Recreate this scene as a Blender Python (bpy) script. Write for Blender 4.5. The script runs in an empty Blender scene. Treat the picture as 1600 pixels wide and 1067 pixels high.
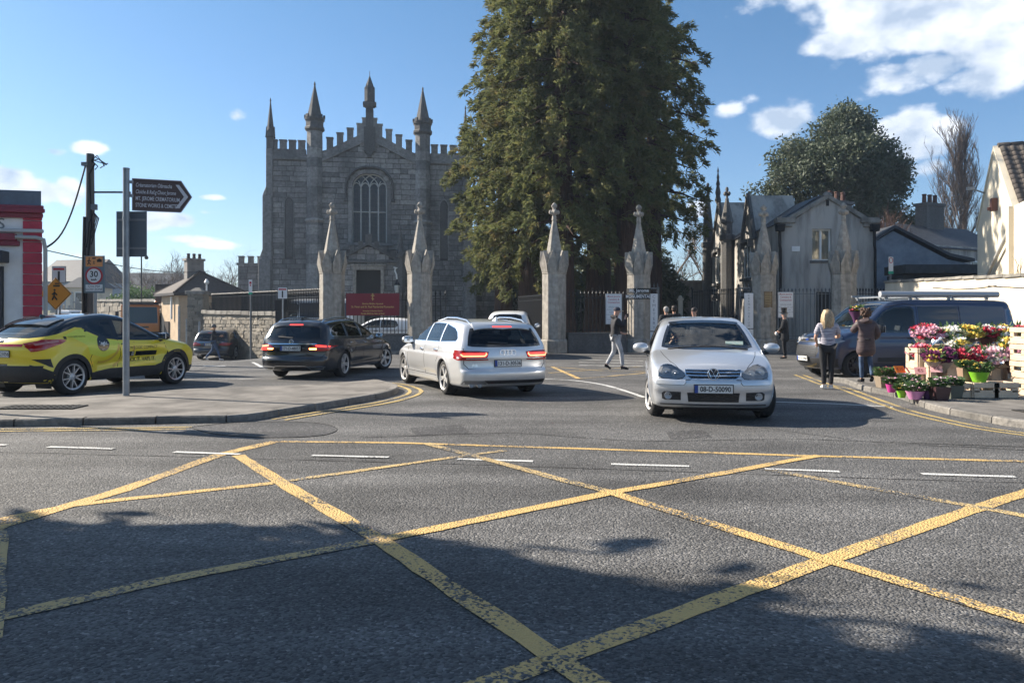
import bpy,bmesh,math,random
import numpy as np
from math import sin,cos,pi,radians,atan2,atan,sqrt,hypot
from mathutils import Vector,Matrix,Euler
from mathutils import noise as mnoise
random.seed(11)
SC = bpy.context.scene
COL = SC.collection
# ------------------------------------------------------------------ camera
F = 1244.0
CAM_H = 1.46
HORIZON = 497.0
cam_data = bpy.data.cameras.new('camera')
cam_data.sensor_width = 36.0
cam_data.lens = 36.0 * F / 1600.0
cam_data.shift_y = -(533.5 - HORIZON) / 1600.0
cam_data.clip_end = 3000
cam_data.clip_start = 0.05
cam = bpy.data.objects.new('camera',cam_data)
COL.objects.link(cam)
cam.location = (0,0,CAM_H)
cam.rotation_euler = (radians(90),0,0)
SC.camera = cam
# ------------------------------------------------------------------ light
SUN_EL = radians(33.0)
SUN_DIR = Vector((-0.928 * cos(SUN_EL),0.372 * cos(SUN_EL),sin(SUN_EL))).normalized()
sun_data = bpy.data.lights.new('sun','SUN')
sun_data.energy = 5.0
sun_data.angle = radians(0.55)
sun_data.color = (1.0,0.90,0.76)
sun = bpy.data.objects.new('sun',sun_data)
COL.objects.link(sun)
sun.rotation_euler = (-SUN_DIR).to_track_quat('-Z','Y').to_euler()
sun.location = SUN_DIR * 60
SC.view_settings.view_transform = 'Standard'
SC.view_settings.look = 'None'
SC.view_settings.gamma = 1.0
SC.view_settings.use_curve_mapping = False
SC.view_settings.exposure = 1.14
SKY_STRENGTH = 0.058
def build_world():
 w = bpy.data.worlds.new('World')
 SC.world = w
 w.use_nodes = True
 nt = w.node_tree
 nt.nodes.clear()
 N,L = nt.nodes,nt.links
 def math_(op,a,b=None,c=None,clamp=False):
  n = N.new('ShaderNodeMath');n.operation = op;n.use_clamp = clamp
  for i,v in enumerate((a,b,c)):
   if v is None:continue
   if isinstance(v,(int,float)):n.inputs[i].default_value = v
   else:L.new(v,n.inputs[i])
  return n.outputs[0]
 sky = N.new('ShaderNodeTexSky')
 sky.sky_type = 'NISHITA'
 sky.sun_disc = False
 sky.sun_elevation = SUN_EL
 sky.sun_rotation = atan2(SUN_DIR.x,SUN_DIR.y)
 sky.altitude = 50
 sky.air_density = 1.0
 sky.dust_density = 0.6
 sky.ozone_density = 2.2
 hs = N.new('ShaderNodeHueSaturation')
 hs.inputs['Saturation'].default_value = 1.0
 L.new(sky.outputs[0],hs.inputs['Color'])
 bg_sky = N.new('ShaderNodeBackground')
 bg_sky.inputs['Strength'].default_value = SKY_STRENGTH
 # clouds: noise over azimuth / elevation, thick where the day's clouds stand
 tc = N.new('ShaderNodeTexCoord')
 sx = N.new('ShaderNodeSeparateXYZ')
 L.new(tc.outputs['Generated'],sx.inputs[0])
 az = math_('ARCTAN2',sx.outputs[0],sx.outputs[1])
 el = math_('ARCSINE',sx.outputs[2])
 ef = N.new('ShaderNodeMapRange');ef.inputs[1].default_value = 0.0;ef.inputs[2].default_value = .42;L.new(el,ef.inputs[0])
 tint = N.new('ShaderNodeMix');tint.data_type = 'RGBA';tint.inputs[6].default_value = (.95,1.06,1.28,1);tint.inputs[7].default_value = (.74,1.04,1.18,1)
 L.new(ef.outputs[0],tint.inputs[0])
 tm = N.new('ShaderNodeMix');tm.data_type = 'RGBA';tm.blend_type = 'MULTIPLY';tm.inputs[0].default_value = 1
 L.new(hs.outputs[0],tm.inputs[6]);L.new(tint.outputs[2],tm.inputs[7]);L.new(tm.outputs[2],bg_sky.inputs['Color'])
 def coord(dx,dz,s):
  cb = N.new('ShaderNodeCombineXYZ')
  L.new(math_('MULTIPLY',math_('ADD',az,dx),s),cb.inputs[0])
  L.new(math_('MULTIPLY',math_('ADD',el,dz),s * 1.5),cb.inputs[1])
  return cb.outputs[0]
 def noise_(vec,scale,detail,rough):
  n = N.new('ShaderNodeTexNoise')
  n.inputs['Scale'].default_value = scale
  n.inputs['Detail'].default_value = detail
  n.inputs['Roughness'].default_value = rough
  L.new(vec,n.inputs['Vector'])
  return n.outputs['Fac']
 n1 = noise_(coord(0,0,1.0),14.0,8.0,0.52)
 n2 = noise_(coord(-0.014,0.014,1.0),15.0,5.0,0.52)
 big = noise_(coord(3.0,1.0,1.0),2.2,3.0,0.5)
 clouds = [(1470,30,150,46,1.15),(1585,55,90,62,1.1),(1325,66,60,22,.85),(1370,25,70,40,.95),(1500,-40,200,60,1.2),(1400,122,42,26,.75),(1455,105,60,22,.75),(1545,122,50,34,.8),(1196,78,26,24,.42),(1135,172,30,14,.6),(1165,160,30,14,.3),(1222,190,44,24,.9),(1425,215,48,40,.95),(1450,262,36,18,.7),(1375,210,24,20,.6),(1090,326,20,14,.75),(1168,296,16,12,.3),(80,237,20,10,.62),(136,231,22,13,.72),(372,181,15,13,.48),(40,298,70,20,1.0),(108,300,20,22,.9),(0,285,40,26,.9),(262,343,48,14,.8),(330,308,24,7,.6),(345,382,42,8,.6),(325,332,28,8,.5),(232,347,40,16,.8),(290,372,60,8,.55),(215,400,90,9,.4),(1560,400,90,16,.35),]
 tot = None
 for (px,py,hw,hh,wt) in clouds:
  ca = atan((px - 800) / F)
  ce = atan((HORIZON - py) / F * cos(ca))
  wa,we = hw / F,hh / F * cos(ca)
  a = math_('DIVIDE',math_('SUBTRACT',az,ca),wa * 1.25)
  e = math_('DIVIDE',math_('SUBTRACT',el,ce),we * 1.25)
  r2 = math_('ADD',math_('MULTIPLY',a,a),math_('MULTIPLY',e,e))
  g = math_('MULTIPLY',math_('EXPONENT',math_('MULTIPLY',r2,-1.0)),wt * (1.3 if wt < 1 else 1.05))
  tot = g if tot is None else math_('MAXIMUM',tot,g)
  # outside the view the cloud cover is the same sort of scattered cumulus
 front = math_('MULTIPLY',math_('LESS_THAN',math_('ABSOLUTE',az),0.66),math_('LESS_THAN',el,0.42))
 rest = N.new('ShaderNodeMapRange');rest.inputs[1].default_value = .52;rest.inputs[2].default_value = .66
 L.new(big,rest.inputs[0])
 rest_c = math_('MULTIPLY',rest.outputs[0],math_('SUBTRACT',1.0,front))
 cover = math_('MAXIMUM',tot,rest_c)
 dens = N.new('ShaderNodeMapRange');dens.interpolation_type = 'SMOOTHSTEP'
 dens.inputs[1].default_value = 0.98;dens.inputs[2].default_value = 1.24
 L.new(math_('ADD',math_('MULTIPLY',n1,1.25),math_('MULTIPLY',cover,.80)),dens.inputs[0])
 density = math_('MULTIPLY',math_('MULTIPLY',dens.outputs[0],math_('GREATER_THAN',el,0.0)),.93)
 lit = math_('ADD',math_('MULTIPLY',math_('SUBTRACT',n1,n2),2.2),.56,clamp=True)
 # thick middles are greyer
 core = N.new('ShaderNodeMapRange');core.inputs[1].default_value = 1.05;core.inputs[2].default_value = 1.5
 core.inputs[3].default_value = 0.0;core.inputs[4].default_value = .45
 L.new(math_('ADD',n2,math_('MULTIPLY',cover,.62)),core.inputs[0])
 lit2 = math_('SUBTRACT',lit,core.outputs[0],clamp=True)
 cr = N.new('ShaderNodeMix');cr.data_type = 'RGBA'
 cr.inputs[6].default_value = (.36,.44,.56,1);cr.inputs[7].default_value = (.78,.81,.86,1)
 L.new(lit2,cr.inputs[0])
 bg_cl = N.new('ShaderNodeBackground');bg_cl.inputs['Strength'].default_value = 0.72
 L.new(cr.outputs[2],bg_cl.inputs['Color'])
 mix = N.new('ShaderNodeMixShader')
 L.new(density,mix.inputs[0]);L.new(bg_sky.outputs[0],mix.inputs[1]);L.new(bg_cl.outputs[0],mix.inputs[2])
 out = N.new('ShaderNodeOutputWorld')
 L.new(mix.outputs[0],out.inputs['Surface'])
build_world()
# ------------------------------------------------------------------ helpers
def ss(t):
 t = max(0.0,min(1.0,t));return t * t * (3 - 2 * t)
def ground_z(x,y):
 """The lane on the left runs slightly downhill."""
 return -0.55 * ss((y - 23) / 15.0) * ss((-8.2 - x) / 4.0)
def GP(px,py,z=0.0):
 """Ground point seen at a pixel of the photograph (survey of the flat road)."""
 d = F * (CAM_H - z) / (py - HORIZON)
 return Vector(((px - 800) / F * d,d,z))
def AT(px,py,d):
 return Vector(((px - 800) / F * d,d,CAM_H + (HORIZON - py) / F * d))
class MB:
 """Collects simple shapes into one mesh."""
 def __init__(self):
  self.v = [];self.f = [];self.m = []
 def add(self,vs,fs,mi=0):
  o = len(self.v)
  self.v.extend([tuple(p) for p in vs])
  self.f.extend([tuple(i + o for i in f) for f in fs])
  self.m.extend([mi] * len(fs))
  return self
 def box(self,c,s,rz=0.0,mi=0,top=None,M=None):
  x,y,z = s[0] / 2,s[1] / 2,s[2] / 2
  tx,ty = (x,y) if top is None else (top[0] / 2,top[1] / 2)
  vs = [(-x,-y,-z),(x,-y,-z),(x,y,-z),(-x,y,-z),(-tx,-ty,z),(tx,-ty,z),(tx,ty,z),(-tx,ty,z)]
  if rz:
   ca,sa = cos(rz),sin(rz)
   vs = [(a * ca - b * sa,a * sa + b * ca,c_) for a,b,c_ in vs]
  vs = [(a + c[0],b + c[1],d + c[2]) for a,b,d in vs]
  if M is not None:vs = [M @ Vector(p) for p in vs]
  return self.add(vs,[(0,3,2,1),(4,5,6,7),(0,1,5,4),(1,2,6,5),(2,3,7,6),(3,0,4,7)],mi)
 def extrude(self,poly,vec,mi=0):
  """poly: 3D outline, vec: extrusion."""
  n = len(poly);vec = Vector(vec)
  vs = [Vector(p) for p in poly] + [Vector(p) + vec for p in poly]
  fs = [tuple(range(n - 1,-1,-1)),tuple(range(n,2 * n))]
  fs += [(i,(i + 1) % n,n + (i + 1) % n,n + i) for i in range(n)]
  return self.add(vs,fs,mi)
 def tube(self,pts,r,n=8,caps=True,mi=0):
  pts = [Vector(p) for p in pts]
  rs = r if isinstance(r,(list,tuple)) else [r] * len(pts)
  vs = [];fs = []
  up = None
  for i,p in enumerate(pts):
   if i == 0:t = pts[1] - p
   elif i == len(pts) - 1:t = p - pts[i - 1]
   else:t = (pts[i + 1] - p).normalized() + (p - pts[i - 1]).normalized()
   t = t.normalized() if t.length > 1e-9 else Vector((0,0,1))
   if up is None:
    up = Vector((0,0,1)) if abs(t.z) < .9 else Vector((1,0,0))
   a = t.cross(up)
   a = a.normalized() if a.length > 1e-6 else t.orthogonal().normalized()
   b = a.cross(t).normalized();up = b
   for k in range(n):
    th = 2 * pi * k / n
    vs.append(p + (a * cos(th) + b * sin(th)) * rs[i])
  for i in range(len(pts) - 1):
   for k in range(n):
    fs.append((i * n + k,i * n + (k + 1) % n,(i + 1) * n + (k + 1) % n,(i + 1) * n + k))
  if caps:
   fs.append(tuple(range(n - 1,-1,-1)));fs.append(tuple((len(pts) - 1) * n + k for k in range(n)))
  return self.add(vs,fs,mi)
 def lathe(self,prof,n=16,c=(0,0,0),axis='z',mi=0,M=None,phase=0.0,caps=True):
  vs = [];fs = []
  for (r,h) in prof:
   for k in range(n):
    th = 2 * pi * k / n + phase
    p = (r * cos(th),r * sin(th),h)
    if axis == 'x':p = (p[2],p[0],p[1])
    elif axis == 'y':p = (p[0],p[2],p[1])
    p = Vector(p) + Vector(c)
    vs.append(M @ p if M is not None else p)
  for i in range(len(prof) - 1):
   for k in range(n):
    q = (i * n + k,i * n + (k + 1) % n,(i + 1) * n + (k + 1) % n,(i + 1) * n + k)
    fs.append(q if axis != 'y' else q[::-1])
  if caps and prof[0][0] > 1e-6:
   q = tuple(range(n - 1,-1,-1));fs.append(q if axis != 'y' else q[::-1])
  if caps and prof[-1][0] > 1e-6:
   q = tuple((len(prof) - 1) * n + k for k in range(n));fs.append(q if axis != 'y' else q[::-1])
  return self.add(vs,fs,mi)
 def ball(self,c,r,n=10,m=7,mi=0):
  rx,ry,rz = r if isinstance(r,(tuple,list)) else (r,r,r)
  vs = [(c[0],c[1],c[2] - rz)];fs = []
  for i in range(1,m):
   ph = -pi / 2 + pi * i / m
   for k in range(n):
    th = 2 * pi * k / n
    vs.append((c[0] + rx * cos(ph) * cos(th),c[1] + ry * cos(ph) * sin(th),c[2] + rz * sin(ph)))
  vs.append((c[0],c[1],c[2] + rz));last = len(vs) - 1
  for k in range(n):fs.append((0,1 + (k + 1) % n,1 + k))
  for i in range(m - 2):
   for k in range(n):
    a = 1 + i * n
    fs.append((a + k,a + (k + 1) % n,a + n + (k + 1) % n,a + n + k))
  a = 1 + (m - 2) * n
  for k in range(n):fs.append((a + k,a + (k + 1) % n,last))
  return self.add(vs,fs,mi)
 def mesh(self,name):
  me = bpy.data.meshes.new(name)
  me.from_pydata(self.v,[],self.f)
  if any(self.m):me.polygons.foreach_set('material_index',self.m)
  me.update()
  return me
 def build(self,name,mat,parent=None,smooth=None,bevel=0.0,loc=None,rot=None,seg=2):
  return mesh_obj(name,self.mesh(name),mat,parent,smooth,bevel,loc,rot,seg)
def mesh_obj(name,me,mat,parent=None,smooth=None,bevel=0.0,loc=None,rot=None,seg=2):
 for m_ in (mat if isinstance(mat,(list,tuple)) else [mat]):
  me.materials.append(m_)
 if smooth is not None:
  me.polygons.foreach_set('use_smooth',[True] * len(me.polygons))
  if smooth < 179:me.set_sharp_from_angle(angle=radians(smooth))
 o = bpy.data.objects.new(name,me)
 COL.objects.link(o)
 if parent is not None:o.parent = parent
 if loc is not None:o.location = loc
 if rot is not None:o.rotation_euler = rot if not isinstance(rot,(int,float)) else (0,0,rot)
 if bevel:
  b = o.modifiers.new('bevel','BEVEL');b.width = bevel;b.segments = seg;b.limit_method = 'ANGLE';b.angle_limit = radians(40)
 return o
def inst(name,me,parent,loc,rot=(0,0,0),scale=(1,1,1)):
 """another object that shares a mesh"""
 o = bpy.data.objects.new(name,me);COL.objects.link(o);o.parent = parent
 o.location = loc;o.rotation_euler = rot;o.scale = scale
 return o
def tag(o,label=None,cat=None,group=None,kind=None):
 if label:o['label'] = label
 if cat:o['category'] = cat
 if group:o['group'] = group
 if kind:o['kind'] = kind
 return o
def thing(name,label,cat,loc=(0,0,0),rz=0.0,group=None):
 o = bpy.data.objects.new(name,None);COL.objects.link(o)
 o.empty_display_size = .2
 o.location = loc;o.rotation_euler = (0,0,rz)
 return tag(o,label,cat,group)
def empty_part(name,parent,loc=(0,0,0),rot=(0,0,0)):
 o = bpy.data.objects.new(name,None);COL.objects.link(o);o.parent = parent
 o.location = loc;o.rotation_euler = rot
 return o
def children_of(o):
 return [c for c in ALL_CHILDREN.get(o,[])] if False else list(o.children)
def copy_tree(o,parent=None,swap=None):
 c = o.copy();COL.objects.link(c)
 if parent is not None:c.parent = parent
 if swap and c.type == 'MESH' and any(m in swap for m in c.data.materials):
  c.data = c.data.copy()
  for i,m in enumerate(c.data.materials):
   if m in swap:c.data.materials[i] = swap[m]
 for ch in list(o.children):copy_tree(ch,c,swap)
 return c
def text_mesh(txt,size,align='CENTER',extrude=0.0,sx=1.0,bold=0.0,spacing=1.0,shear=0.0):
 cu = bpy.data.curves.new('lettering','FONT')
 cu.body = txt;cu.size = size;cu.align_x = align;cu.align_y = 'CENTER'
 cu.extrude = extrude;cu.resolution_u = 3;cu.space_character = spacing;cu.offset = bold;cu.shear = shear
 o = bpy.data.objects.new('lettering',cu)
 me = o.to_mesh().copy()
 o.to_mesh_clear()
 bpy.data.objects.remove(o);bpy.data.curves.remove(cu)
 if sx != 1.0:
  for v in me.vertices:v.co.x *= sx
 return me
def text(name,txt,size,mat,parent,loc,rot,**kw):
 me = text_mesh(txt,size,**kw)
 me.materials.clear()
 me.materials.append(mat)
 o = bpy.data.objects.new(name,me);COL.objects.link(o);o.parent = parent
 o.location = loc;o.rotation_euler = rot
 return o
 # ------------------------------------------------------------------ materials
MATS = {}
def nodes_of(m):
 m.use_nodes = True
 nt = m.node_tree
 return nt,nt.nodes,nt.links,nt.nodes['Principled BSDF']
def M(name,col,rough=.6,metal=0.0,var=0.0,scale=4.0,col2=None,bump=0.0,bscale=40.0,coat=0.0,emit=None,es=0.0,spec=.5,space='Object',stretch=(1,1,1),detail=5.0,lo=.35,hi=.65,sheen=0.0,bdist=0.02,trans=0.0,ior=1.45):
 if name in MATS:return MATS[name]
 m = bpy.data.materials.new(name)
 nt,N,L,P = nodes_of(m)
 P.inputs['Base Color'].default_value = (*col,1)
 P.inputs['Roughness'].default_value = rough
 P.inputs['Metallic'].default_value = metal
 P.inputs['Specular IOR Level'].default_value = spec
 P.inputs['IOR'].default_value = ior
 if coat:
  P.inputs['Coat Weight'].default_value = coat;P.inputs['Coat Roughness'].default_value = .04
 if sheen:P.inputs['Sheen Weight'].default_value = sheen
 if trans:P.inputs['Transmission Weight'].default_value = trans
 if emit is not None:
  P.inputs['Emission Color'].default_value = (*emit,1);P.inputs['Emission Strength'].default_value = es
 if var or col2 is not None or bump:
  tc = N.new('ShaderNodeTexCoord');mp = N.new('ShaderNodeMapping')
  mp.inputs['Scale'].default_value = stretch
  if space == 'World':
   g = N.new('ShaderNodeNewGeometry');L.new(g.outputs['Position'],mp.inputs[0])
  else:
   L.new(tc.outputs['Object'],mp.inputs[0])
 if var or col2 is not None:
  n = N.new('ShaderNodeTexNoise');n.inputs['Scale'].default_value = scale;n.inputs['Detail'].default_value = detail
  n.inputs['Roughness'].default_value = .6
  L.new(mp.outputs[0],n.inputs['Vector'])
  mr = N.new('ShaderNodeMapRange');mr.inputs[1].default_value = lo;mr.inputs[2].default_value = hi
  L.new(n.outputs['Fac'],mr.inputs[0])
  mx = N.new('ShaderNodeMix');mx.data_type = 'RGBA'
  c2 = col2 if col2 is not None else tuple(c * (1 - var) for c in col)
  c1 = col if col2 is not None else tuple(min(1,c * (1 + var * .6)) for c in col)
  mx.inputs[6].default_value = (*c1,1);mx.inputs[7].default_value = (*c2,1)
  L.new(mr.outputs[0],mx.inputs[0]);L.new(mx.outputs[2],P.inputs['Base Color'])
 if bump:
  b = N.new('ShaderNodeTexNoise');b.inputs['Scale'].default_value = bscale;b.inputs['Detail'].default_value = 4
  L.new(mp.outputs[0],b.inputs['Vector'])
  bp = N.new('ShaderNodeBump');bp.inputs['Strength'].default_value = bump;bp.inputs['Distance'].default_value = bdist
  L.new(b.outputs['Fac'],bp.inputs['Height']);L.new(bp.outputs[0],P.inputs['Normal'])
 MATS[name] = m
 return m
def M_island(name,col,col2,rough=.8,bump=.3,bscale=25,stain=None,stain_scale=.5,stretch=(1,1,.35),amt=.6):
 """stone laid in pieces: every piece has its own tone, stains run over all"""
 if name in MATS:return MATS[name]
 m = bpy.data.materials.new(name);nt,N,L,P = nodes_of(m)
 P.inputs['Roughness'].default_value = rough
 g = N.new('ShaderNodeNewGeometry')
 oi = N.new('ShaderNodeObjectInfo')
 ad = N.new('ShaderNodeMath');ad.operation = 'ADD'
 L.new(g.outputs['Random Per Island'],ad.inputs[0]);L.new(oi.outputs['Random'],ad.inputs[1])
 fr = N.new('ShaderNodeMath');fr.operation = 'FRACT';L.new(ad.outputs[0],fr.inputs[0])
 mx = N.new('ShaderNodeMix');mx.data_type = 'RGBA'
 mx.inputs[6].default_value = (*col,1);mx.inputs[7].default_value = (*col2,1)
 L.new(fr.outputs[0],mx.inputs[0])
 n = N.new('ShaderNodeTexNoise');n.inputs['Scale'].default_value = bscale * .5;n.inputs['Detail'].default_value = 6
 L.new(g.outputs['Position'],n.inputs['Vector'])
 mr = N.new('ShaderNodeMapRange');mr.inputs[1].default_value = .3;mr.inputs[2].default_value = .7;mr.inputs[3].default_value = .72;mr.inputs[4].default_value = 1.2
 L.new(n.outputs['Fac'],mr.inputs[0])
 m2 = N.new('ShaderNodeMix');m2.data_type = 'RGBA';m2.blend_type = 'MULTIPLY';m2.inputs[0].default_value = 1
 L.new(mx.outputs[2],m2.inputs[6]);L.new(mr.outputs[0],m2.inputs[7])
 last = m2.outputs[2]
 if stain is not None:
  mp = N.new('ShaderNodeMapping');mp.inputs['Scale'].default_value = stretch
  L.new(g.outputs['Position'],mp.inputs[0])
  s = N.new('ShaderNodeTexNoise');s.inputs['Scale'].default_value = stain_scale;s.inputs['Detail'].default_value = 6;s.inputs['Roughness'].default_value = .65
  L.new(mp.outputs[0],s.inputs['Vector'])
  r = N.new('ShaderNodeMapRange');r.inputs[1].default_value = .45;r.inputs[2].default_value = .7;r.inputs[4].default_value = amt
  L.new(s.outputs['Fac'],r.inputs[0])
  m3 = N.new('ShaderNodeMix');m3.data_type = 'RGBA';m3.inputs[7].default_value = (*stain,1)
  L.new(r.outputs[0],m3.inputs[0]);L.new(last,m3.inputs[6]);last = m3.outputs[2]
 L.new(last,P.inputs['Base Color'])
 b = N.new('ShaderNodeTexNoise');b.inputs['Scale'].default_value = bscale;b.inputs['Detail'].default_value = 5
 L.new(g.outputs['Position'],b.inputs['Vector'])
 bp = N.new('ShaderNodeBump');bp.inputs['Strength'].default_value = bump;bp.inputs['Distance'].default_value = .03
 L.new(b.outputs['Fac'],bp.inputs['Height']);L.new(bp.outputs[0],P.inputs['Normal'])
 MATS[name] = m
 return m
def M_leaf(name,c1,c2,c3,scale=.35,trans=.3,rough=.6):
 """foliage: colour differs leaf by leaf and in patches (old brown sprays)"""
 if name in MATS:return MATS[name]
 m = bpy.data.materials.new(name);nt,N,L,P = nodes_of(m)
 g = N.new('ShaderNodeNewGeometry')
 mx = N.new('ShaderNodeMix');mx.data_type = 'RGBA'
 mx.inputs[6].default_value = (*c1,1);mx.inputs[7].default_value = (*c2,1)
 L.new(g.outputs['Random Per Island'],mx.inputs[0])
 n = N.new('ShaderNodeTexNoise');n.inputs['Scale'].default_value = scale;n.inputs['Detail'].default_value = 4;n.inputs['Roughness'].default_value = .7
 L.new(g.outputs['Position'],n.inputs['Vector'])
 r = N.new('ShaderNodeMapRange');r.inputs[1].default_value = .54;r.inputs[2].default_value = .72;r.inputs[4].default_value = .75
 L.new(n.outputs['Fac'],r.inputs[0])
 m2 = N.new('ShaderNodeMix');m2.data_type = 'RGBA';m2.inputs[7].default_value = (*c3,1)
 L.new(r.outputs[0],m2.inputs[0]);L.new(mx.outputs[2],m2.inputs[6])
 L.new(m2.outputs[2],P.inputs['Base Color'])
 P.inputs['Roughness'].default_value = rough
 P.inputs['Specular IOR Level'].default_value = .35
 tr = N.new('ShaderNodeBsdfTranslucent');L.new(m2.outputs[2],tr.inputs[0])
 ms = N.new('ShaderNodeMixShader');ms.inputs[0].default_value = trans
 out = N['Material Output']
 L.new(P.outputs[0],ms.inputs[1]);L.new(tr.outputs[0],ms.inputs[2]);L.new(ms.outputs[0],out.inputs[0])
 MATS[name] = m
 return m
def M_glass(name,tint=(.55,.6,.6),rough=.0,fac=.0,refl=(1,1,1),gain=1.0):
 """thin pane: tinted see-through plus mirror reflection that grows at grazing angles"""
 if name in MATS:return MATS[name]
 m = bpy.data.materials.new(name);nt,N,L,P = nodes_of(m)
 N.remove(P)
 t = N.new('ShaderNodeBsdfTransparent');t.inputs[0].default_value = (*tint,1)
 g = N.new('ShaderNodeBsdfGlossy');g.inputs['Roughness'].default_value = rough;g.inputs[0].default_value = (*refl,1)
 fz = N.new('ShaderNodeFresnel');fz.inputs[0].default_value = 1.55
 ad = N.new('ShaderNodeMath');ad.operation = 'MULTIPLY_ADD';ad.inputs[1].default_value = gain;ad.inputs[2].default_value = fac;ad.use_clamp = True
 L.new(fz.outputs[0],ad.inputs[0])
 mx = N.new('ShaderNodeMixShader')
 L.new(ad.outputs[0],mx.inputs[0]);L.new(t.outputs[0],mx.inputs[1]);L.new(g.outputs[0],mx.inputs[2])
 L.new(mx.outputs[0],N['Material Output'].inputs[0])
 MATS[name] = m
 return m
def M_paint(name,col,metal=.0,rough=.35,coat=1.0,dirt=.0,dirt_col=(.12,.11,.10)):
 """car paint with clear coat, dusty low down; the inside of the shell is dark trim"""
 if name in MATS:return MATS[name]
 m = bpy.data.materials.new(name);nt,N,L,P = nodes_of(m)
 P.inputs['Metallic'].default_value = metal;P.inputs['Roughness'].default_value = rough
 P.inputs['Coat Weight'].default_value = coat;P.inputs['Coat Roughness'].default_value = .03
 tc = N.new('ShaderNodeTexCoord')
 sx = N.new('ShaderNodeSeparateXYZ');L.new(tc.outputs['Object'],sx.inputs[0])
 mr = N.new('ShaderNodeMapRange');mr.inputs[1].default_value = .75;mr.inputs[2].default_value = .2;mr.inputs[4].default_value = dirt
 L.new(sx.outputs[2],mr.inputs[0])
 n = N.new('ShaderNodeTexNoise');n.inputs['Scale'].default_value = 7;n.inputs['Detail'].default_value = 6
 L.new(tc.outputs['Object'],n.inputs['Vector'])
 mu = N.new('ShaderNodeMath');mu.operation = 'MULTIPLY';L.new(mr.outputs[0],mu.inputs[0]);L.new(n.outputs['Fac'],mu.inputs[1])
 mx = N.new('ShaderNodeMix');mx.data_type = 'RGBA'
 mx.inputs[6].default_value = (*col,1);mx.inputs[7].default_value = (*dirt_col,1)
 L.new(mu.outputs[0],mx.inputs[0])
 g = N.new('ShaderNodeNewGeometry')
 m2 = N.new('ShaderNodeMix');m2.data_type = 'RGBA';m2.inputs[7].default_value = (.02,.02,.022,1)
 L.new(g.outputs['Backfacing'],m2.inputs[0]);L.new(mx.outputs[2],m2.inputs[6])
 L.new(m2.outputs[2],P.inputs['Base Color'])
 if metal:
  fl = N.new('ShaderNodeTexNoise');fl.inputs['Scale'].default_value = 900;fl.inputs['Detail'].default_value = 1
  L.new(tc.outputs['Object'],fl.inputs['Vector'])
  bp = N.new('ShaderNodeBump');bp.inputs['Strength'].default_value = .04;bp.inputs['Distance'].default_value = .002
  L.new(fl.outputs['Fac'],bp.inputs['Height']);L.new(bp.outputs[0],P.inputs['Normal'])
 MATS[name] = m
 return m
black_metal = M('black_metal',(.018,.019,.022),.45,.3)
grey_metal = M('grey_metal',(.16,.17,.18),.5,.6,var=.2,scale=6)
galv = M('galvanised_metal',(.30,.32,.34),.5,.7,var=.25,scale=9)
white_paint = M('white_paint',(.78,.78,.76),.5,var=.08,scale=3)
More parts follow.
